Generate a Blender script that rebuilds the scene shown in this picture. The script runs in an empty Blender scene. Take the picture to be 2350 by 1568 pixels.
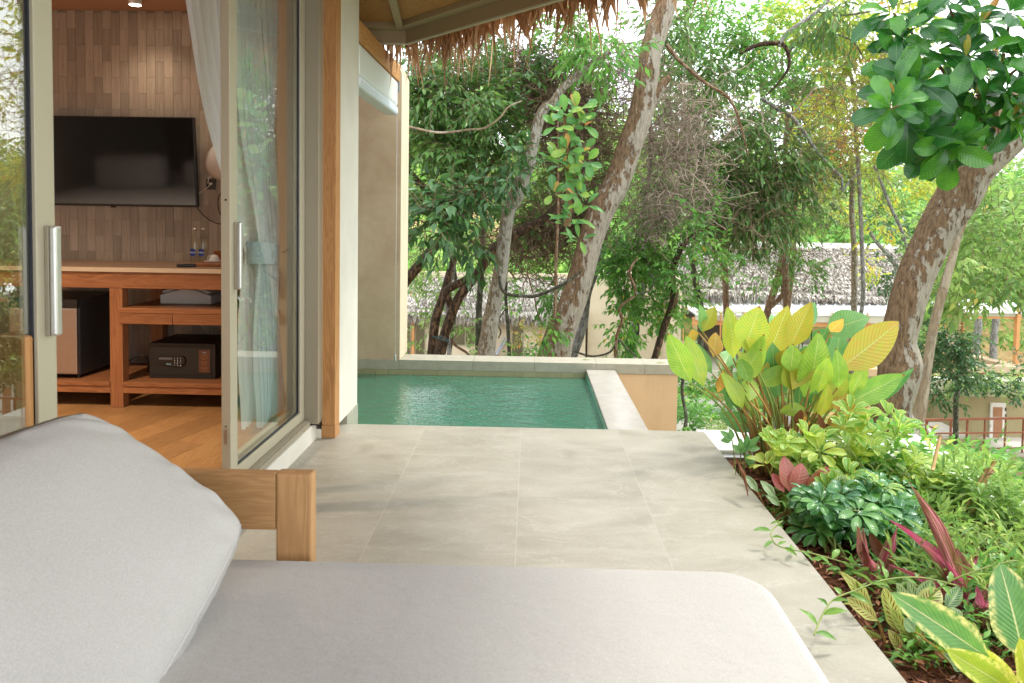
import bpy, math, random
import numpy as np
from mathutils import Vector, Matrix

# ---------------------------------------------------------------- camera
S = bpy.context.scene
COL = S.collection
CAM_LOC = np.array([0.0, 0.0, 1.33])
YAW, PITCH, ROLL = 0.0230531, 0.0481696, 0.0149274
LENS, SHIFT_Y = 26.8311, 0.0865857
FV = LENS / 36 * 2350.0

def cam_axes():
    cy, sy, cp, sp = math.cos(YAW), math.sin(YAW), math.cos(PITCH), math.sin(PITCH)
    f = np.array([-sy * cp, cy * cp, -sp]); r = np.array([cy, sy, 0.0]); u = np.cross(r, f)
    c, s = math.cos(ROLL), math.sin(ROLL)
    return f, c * r + s * u, -s * r + c * u
F_, R_, U_ = cam_axes()
cam = bpy.data.cameras.new('camera'); camo = bpy.data.objects.new('camera', cam); COL.objects.link(camo)
cam.sensor_width = 36; cam.lens = LENS; cam.shift_y = -SHIFT_Y; cam.clip_start = 0.05; cam.clip_end = 1500
camo.matrix_world = Matrix(((R_[0], U_[0], -F_[0], 0), (R_[1], U_[1], -F_[1], 0), (R_[2], U_[2], -F_[2], 1.33), (0, 0, 0, 1)))
cam.dof.use_dof = True; cam.dof.focus_distance = 5.5; cam.dof.aperture_fstop = 7.1
S.camera = camo

# ---------------------------------------------------------------- sky, sun, exposure
SUN_DIR = Vector((0.42, 0.30, 0.86)).normalized()          # towards the sun
world = bpy.data.worlds.new('World'); S.world = world; world.use_nodes = True
nt = world.node_tree; nt.nodes.clear()
wo = nt.nodes.new('ShaderNodeOutputWorld'); bg = nt.nodes.new('ShaderNodeBackground'); bg.inputs[1].default_value = 0.12
sky = nt.nodes.new('ShaderNodeTexSky'); sky.sky_type = 'NISHITA'; sky.sun_disc = False
sky.sun_elevation = math.asin(SUN_DIR.z); sky.sun_rotation = math.atan2(SUN_DIR.x, SUN_DIR.y)
sky.air_density = 1.0; sky.dust_density = 2.0
tc = nt.nodes.new('ShaderNodeTexCoord'); cn = nt.nodes.new('ShaderNodeTexNoise'); cn.inputs['Scale'].default_value = 1.6; cn.inputs['Detail'].default_value = 6
cr = nt.nodes.new('ShaderNodeValToRGB'); cr.color_ramp.elements[0].position = 0.30; cr.color_ramp.elements[0].color = (0.72, 0.72, 0.72, 1)
cr.color_ramp.elements[1].position = 0.62; cr.color_ramp.elements[1].color = (1, 1, 1, 1)
mx = nt.nodes.new('ShaderNodeMix'); mx.data_type = 'RGBA'
nt.links.new(tc.outputs['Generated'], cn.inputs['Vector']); nt.links.new(cn.outputs['Fac'], cr.inputs[0])
nt.links.new(cr.outputs[0], mx.inputs['Factor']); nt.links.new(sky.outputs[0], mx.inputs['A']); mx.inputs['B'].default_value = (13.5, 13.8, 14.2, 1)
nt.links.new(mx.outputs['Result'], bg.inputs[0]); nt.links.new(bg.outputs[0], wo.inputs[0])
sl = bpy.data.lights.new('sun', 'SUN'); so = bpy.data.objects.new('sun', sl); COL.objects.link(so)
sl.energy = 1.45; sl.angle = math.radians(11.0); sl.color = (1.0, 0.95, 0.86)
so.rotation_euler = SUN_DIR.to_track_quat('Z', 'Y').to_euler(); so.location = (30, 15, 40)
S.view_settings.view_transform = 'Standard'; S.view_settings.look = 'None'; S.view_settings.exposure = 1.05; S.view_settings.gamma = 1.0
S.view_settings.use_curve_mapping = False
try:
    S.cycles.use_denoising = True
    S.cycles.max_bounces = 10; S.cycles.diffuse_bounces = 4; S.cycles.glossy_bounces = 4; S.cycles.transmission_bounces = 6
    S.cycles.transparent_max_bounces = 16; S.cycles.sample_clamp_indirect = 6.0; S.cycles.caustics_reflective = False
except Exception: pass

def at(px, py, Y):
    a = (px - 1175.0) / FV; b = -(py - 783.93 + SHIFT_Y * 2350) / FV
    d = F_ + a * R_ + b * U_
    return CAM_LOC + d * (Y / d[1])
def atX(px, py, X):
    a = (px - 1175.0) / FV; b = -(py - 783.93 + SHIFT_Y * 2350) / FV
    d = F_ + a * R_ + b * U_
    return CAM_LOC + d * (X / d[0])
def atZ(px, py, Z):
    a = (px - 1175.0) / FV; b = -(py - 783.93 + SHIFT_Y * 2350) / FV
    d = F_ + a * R_ + b * U_
    return CAM_LOC + d * ((Z - 1.33) / d[2])

# ---------------------------------------------------------------- node material helpers
MATS = {}
class NM:
    def __init__(s, name):
        s.m = bpy.data.materials.new(name); s.m.use_nodes = True; s.t = s.m.node_tree; s.t.nodes.clear()
        s.out = s.t.nodes.new('ShaderNodeOutputMaterial'); MATS[name] = s.m
    def n(s, typ, **kw):
        nd = s.t.nodes.new('ShaderNode' + typ)
        for k, v in kw.items():
            if k in nd.inputs: nd.inputs[k].default_value = v
            else: setattr(nd, k, v)
        return nd
    def l(s, a, b): s.t.links.new(a, b)
    def coord(s, scale=(1, 1, 1), kind='Object', rot=(0, 0, 0)):
        c = s.n('TexCoord'); mp = s.n('Mapping'); mp.inputs['Scale'].default_value = scale; mp.inputs['Rotation'].default_value = rot
        s.l(c.outputs[kind], mp.inputs[0]); return mp.outputs[0]
    def noise(s, vec, scale, detail=4, rough=0.55, dist=0):
        nd = s.n('TexNoise'); nd.inputs['Scale'].default_value = scale; nd.inputs['Detail'].default_value = detail
        nd.inputs['Roughness'].default_value = rough; nd.inputs['Distortion'].default_value = dist
        if vec is not None: s.l(vec, nd.inputs['Vector'])
        return nd.outputs['Fac']
    def ramp(s, fac, stops):
        r = s.n('ValToRGB'); e = r.color_ramp.elements
        e[0].position = stops[0][0]; e[0].color = (*stops[0][1], 1); e[1].position = stops[-1][0]; e[1].color = (*stops[-1][1], 1)
        for p, c in stops[1:-1]:
            x = e.new(p); x.color = (*c, 1)
        s.l(fac, r.inputs[0]); return r.outputs[0]
    def mix(s, fac, a, b, mode='MIX'):
        m = s.n('Mix', data_type='RGBA', blend_type=mode)
        for key, v in (('Factor', fac), ('A', a), ('B', b)):
            if hasattr(v, 'is_linked') or hasattr(v, 'links'): s.l(v, m.inputs[key])
            else: m.inputs[key].default_value = v if key == 'Factor' else (*v, 1)
        return m.outputs['Result']
    def math(s, op, a, b=0.0):
        m = s.n('Math', operation=op)
        for i, v in enumerate((a, b)):
            if hasattr(v, 'links'): s.l(v, m.inputs[i])
            else: m.inputs[i].default_value = v
        return m.outputs[0]
    def bump(s, h, strength=0.3, dist=0.01):
        b = s.n('Bump'); b.inputs['Strength'].default_value = strength; b.inputs['Distance'].default_value = dist; s.l(h, b.inputs['Height']); return b.outputs[0]
    def principled(s, col, rough=0.6, bump=None, metal=0.0, spec=0.5, **kw):
        p = s.n('BsdfPrincipled')
        if hasattr(col, 'links'): s.l(col, p.inputs['Base Color'])
        else: p.inputs['Base Color'].default_value = (*col, 1)
        if hasattr(rough, 'links'): s.l(rough, p.inputs['Roughness'])
        else: p.inputs['Roughness'].default_value = rough
        p.inputs['Metallic'].default_value = metal; p.inputs['Specular IOR Level'].default_value = spec
        for k, v in kw.items(): p.inputs[k].default_value = v
        if bump is not None: s.l(bump, p.inputs['Normal'])
        s.l(p.outputs[0], s.out.inputs[0]); return p

def simple(name, col, rough=0.6, var=0.12, scale=6, bump=0.1, bscale=60, metal=0.0, spec=0.5, bdist=0.002, obj_rand=0.0):
    M = NM(name); v = M.coord()
    a = tuple(c * (1 - var) for c in col); b = tuple(min(1, c * (1 + var)) for c in col)
    c = M.ramp(M.noise(v, scale, 5), [(0.3, a), (0.7, b)])
    if obj_rand:
        oi = M.n('ObjectInfo'); k = M.math('MULTIPLY_ADD', oi.outputs['Random'], 2 * obj_rand); M.t.nodes[-1].inputs[2].default_value = 1 - obj_rand
        hs = M.n('HueSaturation'); M.l(k, hs.inputs['Value']); M.l(c, hs.inputs['Color']); c = hs.outputs[0]
    M.principled(c, rough, M.bump(M.noise(v, bscale, 3), bump, bdist) if bump else None, metal, spec)
    return M.m

def wood(name, dark, light, axis, rough=0.45, knots=0.0, obj_rand=0.1, fine=1.0):
    """long grain along the given axis (0,1,2) in object coordinates"""
    M = NM(name)
    sc = [7.0, 7.0, 7.0]; sc[axis] = 0.55
    v = M.coord(tuple(sc)); oi = M.n('ObjectInfo')
    add = M.n('VectorMath', operation='ADD'); M.l(v, add.inputs[0])
    cmb = M.n('CombineXYZ'); r10 = M.math('MULTIPLY', oi.outputs['Random'], 40.0)
    for i in range(3): M.l(r10, cmb.inputs[i])
    M.l(cmb.outputs[0], add.inputs[1]); v = add.outputs[0]
    n1 = M.noise(v, 2.2 * fine, 3, 0.5, 1.2)
    wv = M.math('FRACT', M.math('MULTIPLY', n1, 9.0))
    g = M.math('ABSOLUTE', M.math('SUBTRACT', wv, 0.5))
    n2 = M.noise(v, 14 * fine, 4, 0.7)
    f = M.math('ADD', M.math('MULTIPLY', g, 0.9), M.math('MULTIPLY', n2, 0.55))
    c = M.ramp(f, [(0.2, dark), (0.75, light)])
    if knots:
        sk = [9.0, 9.0, 9.0]; sk[axis] = 2.3
        v2 = M.coord(tuple(sk)); vo = M.n('TexVoronoi'); vo.inputs['Scale'].default_value = 1.0; M.l(v2, vo.inputs['Vector'])
        kf = M.ramp(vo.outputs['Distance'], [(0.06, (1, 1, 1)), (0.22, (0, 0, 0))])
        c = M.mix(M.math('MULTIPLY', kf, knots), c, tuple(d * 0.55 for d in dark))
    hs = M.n('HueSaturation'); k = M.math('ADD', M.math('MULTIPLY', oi.outputs['Random'], 2 * obj_rand), 1 - obj_rand)
    M.l(k, hs.inputs['Value']); M.l(c, hs.inputs['Color'])
    M.principled(hs.outputs[0], rough, M.bump(f, 0.12, 0.002), spec=0.4)
    return M.m

# ---- building and furniture
m_teak_z = wood('teak_upright', (0.36, 0.165, 0.055), (0.50, 0.255, 0.095), 2, 0.5, 0.5, 0.06)
m_bed_z = wood('daybed_teak_upright', (0.40, 0.215, 0.085), (0.52, 0.30, 0.13), 2, 0.5, 0.0, 0.03)
m_bed_x = wood('daybed_teak_across', (0.40, 0.215, 0.085), (0.52, 0.30, 0.13), 0, 0.5, 0.1, 0.03)
m_teak_x = wood('teak_across', (0.38, 0.165, 0.05), (0.62, 0.33, 0.12), 0, 0.5, 0.25)
m_teak_y = wood('teak_deep', (0.38, 0.165, 0.05), (0.62, 0.33, 0.12), 1, 0.5, 0.35)
m_dteak_x = wood('cabinet_teak_across', (0.24, 0.090, 0.036), (0.38, 0.160, 0.065), 0, 0.4, 0.2)
m_dteak_z = wood('cabinet_teak_upright', (0.24, 0.090, 0.036), (0.38, 0.160, 0.065), 2, 0.4, 0.2)
m_floor = wood('oak_floor', (0.27, 0.135, 0.05), (0.40, 0.215, 0.085), 1, 0.42, 0.0, 0.14, 1.4)
m_frame = simple('champagne_aluminium', (0.46, 0.42, 0.31), 0.42, 0.02, 3, 0, metal=0.15)
m_frame_d = simple('champagne_reveal', (0.33, 0.29, 0.21), 0.45, 0.03, 3, 0, metal=0.15)
m_gasket = simple('black_gasket', (0.012, 0.016, 0.028), 0.45, 0.1, 5, 0)
m_alu = simple('brushed_aluminium', (0.62, 0.62, 0.60), 0.32, 0.03, 20, 0, metal=0.75)
m_steel = simple('brushed_steel', (0.45, 0.40, 0.37), 0.38, 0.04, 20, 0, metal=0.9)
m_white_plaster = simple('white_plaster', (0.66, 0.63, 0.55), 0.85, 0.05, 4, 0.25, 40)
m_offwhite = simple('white_paint', (0.82, 0.82, 0.78), 0.5, 0.02, 4, 0.05, 60)
m_blind = simple('blind_cassette_white', (0.74, 0.78, 0.76), 0.35, 0.02, 4, 0)
m_blind_lip = simple('blind_rail_white', (0.70, 0.78, 0.86), 0.3, 0.02, 4, 0)
m_pool_trim = simple('taupe_stone', (0.36, 0.34, 0.265), 0.6, 0.10, 14, 0.25, 90, obj_rand=0.04)
m_soffit_frame = simple('taupe_eave_paint', (0.29, 0.215, 0.115), 0.55, 0.03, 3, 0.08, 60)
m_black = simple('black_plastic', (0.012, 0.012, 0.012), 0.35, 0.1, 5, 0)
m_safe = simple('black_powder_coat', (0.018, 0.017, 0.015), 0.5, 0.1, 40, 0.1, 300)
m_whiteplastic = simple('white_plastic', (0.62, 0.60, 0.58), 0.35, 0.02, 5, 0)
m_fridge = simple('dark_fridge_side', (0.05, 0.055, 0.058), 0.35, 0.05, 5, 0, metal=0.4)
m_pipe = simple('grey_zinc', (0.30, 0.31, 0.32), 0.5, 0.1, 20, 0.1, metal=0.5)
m_wire = simple('steel_wire', (0.5, 0.5, 0.48), 0.4, 0.05, 5, 0, metal=0.7)
m_plug_grey = simple('dark_socket_plate', (0.05, 0.05, 0.045), 0.5, 0.05, 5, 0)
m_ceil = simple('room_ceiling_paint', (0.46, 0.27, 0.18), 0.8, 0.04, 3, 0)
m_roomwall = simple('room_wall_paint', (0.55, 0.50, 0.42), 0.85, 0.03, 3, 0)
m_bed = simple('bed_linen', (0.78, 0.78, 0.80), 0.9, 0.02, 5, 0.1, 20)
m_countertop = simple('counter_veneer', (0.30, 0.19, 0.12), 0.4, 0.08, 9, 0)
m_counteredge = simple('counter_edging', (0.60, 0.47, 0.33), 0.5, 0.05, 9, 0)

M = NM('tv_screen'); M.principled((0.006, 0.006, 0.007), 0.06, None, 0.0, 0.55); m_screen = M.m

def plaster(name, a, b, c3, scale=1.5):
    M = NM(name); v = M.coord(); n1 = M.noise(v, scale, 6, 0.6, 0.6); n2 = M.noise(v, scale * 7, 5, 0.65)
    f = M.math('ADD', M.math('MULTIPLY', n1, 0.75), M.math('MULTIPLY', n2, 0.25))
    c = M.ramp(f, [(0.33, a), (0.5, b), (0.68, c3)])
    sn = M.ramp(M.noise(M.coord((5.5, 5.5, 0.35)), 1.0, 5, 0.6, 0.3), [(0.56, (0, 0, 0)), (0.74, (1, 1, 1))]); c = M.mix(M.math('MULTIPLY', sn, 0.28), c, tuple(x * 0.62 for x in a))
    M.principled(c, 0.85, M.bump(M.noise(v, 45, 4), 0.2, 0.002), spec=0.25); return M.m
m_taupe = plaster('tan_cement_render', (0.44, 0.32, 0.21), (0.52, 0.40, 0.27), (0.60, 0.49, 0.35), 1.6)
m_peach = plaster('peach_render', (0.58, 0.405, 0.235), (0.63, 0.45, 0.27), (0.65, 0.48, 0.30), 1.2)
m_beige = plaster('beige_villa_render', (0.60, 0.51, 0.36), (0.66, 0.57, 0.42), (0.70, 0.62, 0.47), 0.5)
m_olive = plaster('olive_render', (0.34, 0.29, 0.16), (0.37, 0.32, 0.18), (0.40, 0.35, 0.20), 0.3)
m_olive_l = plaster('pale_grey_render', (0.50, 0.49, 0.38), (0.54, 0.53, 0.42), (0.58, 0.57, 0.46), 0.3)

# terrace stone
M = NM('terrace_porcelain'); v = M.coord((1, 1.9, 1)); oi = M.n('ObjectInfo')
add = M.n('VectorMath', operation='ADD'); cmb = M.n('CombineXYZ'); r10 = M.math('MULTIPLY', oi.outputs['Random'], 30.0)
M.l(r10, cmb.inputs[0]); M.l(r10, cmb.inputs[1]); M.l(v, add.inputs[0]); M.l(cmb.outputs[0], add.inputs[1]); v = add.outputs[0]
n1 = M.noise(v, 2.6, 8, 0.66, 0.9); n2 = M.noise(v, 60, 5, 0.7); n3 = M.noise(v, 1.1, 4, 0.6, 2.5)
vein = M.math('ABSOLUTE', M.math('SUBTRACT', n3, 0.5))
n5 = M.noise(v, 0.9, 3, 0.6, 1.5); f = M.math('ADD', M.math('ADD', M.math('MULTIPLY', n1, 0.5), M.math('MULTIPLY', n2, 0.28)), M.math('MULTIPLY', n5, 0.22))
c = M.ramp(f, [(0.32, (0.235, 0.215, 0.165)), (0.5, (0.335, 0.312, 0.255)), (0.68, (0.42, 0.398, 0.335))])
vf = M.ramp(vein, [(0.0, (1, 1, 1)), (0.014, (0, 0, 0))])
c = M.mix(M.math('MULTIPLY', vf, 0.25), c, (0.52, 0.49, 0.43))
M.principled(c, M.math('ADD', M.math('MULTIPLY', n1, 0.25), 0.33), M.bump(f, 0.12, 0.003), spec=0.45); m_terrace = M.m
m_grout = simple('grout', (0.45, 0.43, 0.37), 0.8, 0.05, 30, 0)
m_strip = simple('wet_pale_stone', (0.42, 0.395, 0.355), 0.16, 0.08, 9, 0.12, 25, spec=0.6)

# room wall tiles: wood look porcelain
M = NM('wood_look_tile'); v = M.coord((60, 60, 3.0)); oi = M.n('ObjectInfo')
add = M.n('VectorMath', operation='ADD'); cmb = M.n('CombineXYZ'); r10 = M.math('MULTIPLY', oi.outputs['Random'], 50.0)
for i in range(3): M.l(r10, cmb.inputs[i])
M.l(v, add.inputs[0]); M.l(cmb.outputs[0], add.inputs[1])
g = M.noise(add.outputs[0], 1.3, 5, 0.65, 0.4); g2 = M.noise(add.outputs[0], 5, 3, 0.6)
f = M.math('ADD', M.math('MULTIPLY', g, 0.65), M.math('MULTIPLY', g2, 0.35))
c = M.ramp(f, [(0.3, (0.30, 0.24, 0.185)), (0.55, (0.41, 0.34, 0.27)), (0.75, (0.50, 0.43, 0.35))])
hs = M.n('HueSaturation'); M.l(M.math('ADD', M.math('MULTIPLY', oi.outputs['Random'], 0.36), 0.80), hs.inputs['Value']); M.l(c, hs.inputs['Color'])
M.principled(hs.outputs[0], 0.45, M.bump(f, 0.15, 0.001), spec=0.4); m_tile = M.m
m_tilegrout = simple('tile_grout', (0.27, 0.22, 0.17), 0.8, 0.05, 30, 0)

# cushion fabric
M = NM('grey_outdoor_fabric'); v = M.coord(); w1 = M.n('TexWave'); w1.inputs['Scale'].default_value = 260; w1.bands_direction = 'X'; M.l(v, w1.inputs[0])
w2 = M.n('TexWave'); w2.inputs['Scale'].default_value = 260; w2.bands_direction = 'Y'; M.l(v, w2.inputs[0])
n1 = M.noise(v, 320, 2, 0.6); n2 = M.noise(v, 3, 4); n4 = M.noise(v, 9, 4, 0.6)
f = M.math('ADD', M.math('MULTIPLY', n1, 0.8), M.math('MULTIPLY', n2, 0.2))
c = M.ramp(f, [(0.3, (0.41, 0.398, 0.372)), (0.7, (0.53, 0.517, 0.487))])
wb = M.math('ADD', M.math('MULTIPLY', w1.outputs['Fac'], 0.5), M.math('MULTIPLY', w2.outputs['Fac'], 0.5))
hb = M.math('ADD', M.math('MULTIPLY', wb, 0.05), n4)
M.principled(c, 0.95, M.bump(hb, 0.35, 0.02), spec=0.15, **{'Sheen Weight': 0.15}); m_fabric = M.m

# woven rattan soffit
M = NM('woven_rattan'); v = M.coord()
ck = M.n('TexBrick'); ck.inputs['Scale'].default_value = 1.0; ck.offset = 0.5; ck.inputs['Brick Width'].default_value = 0.034; ck.inputs['Row Height'].default_value = 0.014
ck.inputs['Mortar Size'].default_value = 0.004; ck.inputs['Mortar Smooth'].default_value = 0.6; ck.inputs['Color1'].default_value = (0.60, 0.29, 0.085, 1); ck.inputs['Color2'].default_value = (0.44, 0.19, 0.05, 1)
ck.inputs['Mortar'].default_value = (0.09, 0.035, 0.01, 1); M.l(v, ck.inputs[0])
c = M.mix(M.math('MULTIPLY', M.noise(v, 40, 3), 0.5), ck.outputs['Color'], (0.62, 0.32, 0.10))
inv = M.math('SUBTRACT', 1.0, ck.outputs['Fac'])
M.principled(c, 0.6, M.bump(inv, 0.7, 0.006), spec=0.3); m_rattan = M.m

# glass (thin, reflective coating) and water
def glass(name, tint, refl):
    M = NM(name); tr = M.n('BsdfTransparent'); tr.inputs[0].default_value = (*tint, 1)
    gl = M.n('BsdfGlossy'); gl.inputs['Roughness'].default_value = 0.0; gl.inputs[0].default_value = (0.95, 0.97, 0.94, 1)
    lw = M.n('LayerWeight'); lw.inputs[0].default_value = 0.5
    k = M.math('ADD', M.math('MULTIPLY', M.math('POWER', lw.outputs['Facing'], 5.0), 0.9), refl)
    mxx = M.n('MixShader'); M.l(k, mxx.inputs[0]); M.l(tr.outputs[0], mxx.inputs[1]); M.l(gl.outputs[0], mxx.inputs[2]); M.l(mxx.outputs[0], M.out.inputs[0]); return M.m
m_glass = glass('coated_glass', (0.96, 0.98, 0.94), 0.055)
m_glass2 = glass('reflective_glass', (0.90, 0.93, 0.88), 0.16)
m_glass_far = glass('window_glass', (0.55, 0.6, 0.58), 0.25)
m_bottle = glass('bottle_glass', (0.93, 0.95, 0.92), 0.05)
m_amber = glass('amber_glass', (0.85, 0.42, 0.06), 0.06)
M = NM('pool_water'); v = M.coord((1.0, 2.6, 1)); n1 = M.noise(v, 4.5, 3, 0.55, 0.5); n2 = M.noise(v, 15.0, 3, 0.6, 0.4)
h = M.math('ADD', M.math('MULTIPLY', n1, 0.65), M.math('MULTIPLY', n2, 0.35)); nb = M.bump(h, 1.0, 0.014)
tr = M.n('BsdfTransparent'); tr.inputs[0].default_value = (0.45, 0.80, 0.62, 1)
gl = M.n('BsdfGlossy'); gl.inputs['Roughness'].default_value = 0.02; M.l(nb, gl.inputs['Normal'])
fr = M.n('Fresnel'); fr.inputs[0].default_value = 1.333; M.l(nb, fr.inputs['Normal'])
bd = M.n('BsdfDiffuse'); bd.inputs[0].default_value = (0.08, 0.42, 0.28, 1); m0 = M.n('MixShader'); m0.inputs[0].default_value = 0.42; M.l(tr.outputs[0], m0.inputs[1]); M.l(bd.outputs[0], m0.inputs[2])
mxx = M.n('MixShader'); M.l(M.math('MULTIPLY', fr.outputs[0], 2.0), mxx.inputs[0]); M.l(m0.outputs[0], mxx.inputs[1]); M.l(gl.outputs[0], mxx.inputs[2]); M.l(mxx.outputs[0], M.out.inputs[0]); m_water = M.m
m_pooltile = simple('green_pool_tile', (0.16, 0.50, 0.35), 0.4, 0.12, 8, 0, obj_rand=0.07)
m_poolgrout = simple('pool_grout', (0.07, 0.20, 0.14), 0.7, 0.05, 8, 0)
m_bandtile = simple('olive_band_tile', (0.30, 0.29, 0.16), 0.4, 0.1, 8, 0, obj_rand=0.08)

# curtain
M = NM('sheer_curtain'); d = M.n('BsdfDiffuse'); d.inputs[0].default_value = (0.80, 0.86, 0.92, 1); tl = M.n('BsdfTranslucent'); tl.inputs[0].default_value = (0.80, 0.86, 0.92, 1)
tp = M.n('BsdfTransparent'); a1 = M.n('MixShader'); a1.inputs[0].default_value = 0.5; a2 = M.n('MixShader'); a2.inputs[0].default_value = 0.88
M.l(d.outputs[0], a1.inputs[1]); M.l(tl.outputs[0], a1.inputs[2]); M.l(tp.outputs[0], a2.inputs[1]); M.l(a1.outputs[0], a2.inputs[2]); M.l(a2.outputs[0], M.out.inputs[0]); m_sheer = M.m
m_tieback = simple('grey_blue_fabric', (0.34, 0.40, 0.47), 0.9, 0.1, 200, 0.2, 300)

# ---------------------------------------------------------------- leaves
def leafmat(name, stops, trans=0.35, gloss=0.06, rough=0.35, veins=False, edge=None, under=None):
    """colour picked per leaf by the face attribute rnd; light passes through"""
    M = NM(name); a = M.n('Attribute'); a.attribute_name = 'rnd'
    c = M.ramp(a.outputs['Fac'], stops)
    M.m['leaf'] = 1
    d = M.n('BsdfDiffuse'); t = M.n('BsdfTranslucent'); g = M.n('BsdfGlossy'); g.inputs['Roughness'].default_value = rough
    g.inputs[0].default_value = (0.9, 0.95, 0.95, 1)
    M.l(c, d.inputs[0])
    hs = M.n('HueSaturation'); hs.inputs['Hue'].default_value = 0.492; hs.inputs['Saturation'].default_value = 1.0; hs.inputs['Value'].default_value = 1.65; M.l(c, hs.inputs['Color']); M.l(hs.outputs[0], t.inputs[0])
    m1 = M.n('MixShader'); m1.inputs[0].default_value = trans; M.l(d.outputs[0], m1.inputs[1]); M.l(t.outputs[0], m1.inputs[2])
    lw = M.n('LayerWeight'); lw.inputs[0].default_value = 0.5; gk = M.math('ADD', M.math('MULTIPLY', M.math('POWER', lw.outputs['Facing'], 4.0), gloss * 3.0), gloss * 0.35)
    m2 = M.n('MixShader'); M.l(gk, m2.inputs[0]); M.l(m1.outputs[0], m2.inputs[1]); M.l(g.outputs[0], m2.inputs[2]); M.l(m2.outputs[0], M.out.inputs[0])
    return M.m
m_lf_dark = leafmat('leaf_deep_green', [(0, (0.038, 0.105, 0.020)), (0.6, (0.085, 0.195, 0.040)), (1, (0.180, 0.320, 0.070))], 0.30, 0.09)
m_lf_blue = leafmat('leaf_bluish_green', [(0, (0.028, 0.088, 0.026)), (0.7, (0.062, 0.165, 0.046)), (1, (0.11, 0.24, 0.07))], 0.25, 0.10)
m_lf_mid = leafmat('leaf_mid_green', [(0, (0.056, 0.168, 0.035)), (0.5, (0.120, 0.304, 0.056)), (0.93, (0.224, 0.480, 0.080)), (1, (0.672, 0.480, 0.080))], 0.38, 0.06)
m_lf_light = leafmat('leaf_light_green', [(0, (0.09, 0.19, 0.045)), (0.5, (0.18, 0.32, 0.08)), (0.95, (0.32, 0.46, 0.13)), (1, (0.55, 0.46, 0.12))], 0.42, 0.05)
m_lf_yell = leafmat('leaf_yellow_green', [(0, (0.189, 0.297, 0.041)), (0.5, (0.405, 0.513, 0.068)), (0.9, (0.648, 0.634, 0.095)), (1, (0.743, 0.338, 0.068))], 0.42, 0.05)
m_lf_lime = leafmat('leaf_lime_cover', [(0, (0.12, 0.25, 0.045)), (0.6, (0.26, 0.40, 0.09)), (1, (0.48, 0.55, 0.20))], 0.42, 0.05)
m_lf_far = leafmat('leaf_far_wood', [(0, (0.084, 0.210, 0.056)), (0.5, (0.196, 0.392, 0.098)), (1, (0.378, 0.588, 0.140))], 0.35, 0.02)
m_lf_rust = leafmat('leaf_orange_tips', [(0, (0.156, 0.286, 0.052)), (0.5, (0.338, 0.390, 0.065)), (0.75, (0.585, 0.286, 0.065)), (1, (0.585, 0.156, 0.052))], 0.4, 0.05)
m_lf_pale = leafmat('leaf_pale_variegated', [(0, (0.16, 0.28, 0.08)), (0.5, (0.36, 0.45, 0.16)), (1, (0.58, 0.60, 0.32))], 0.4, 0.05)

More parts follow.
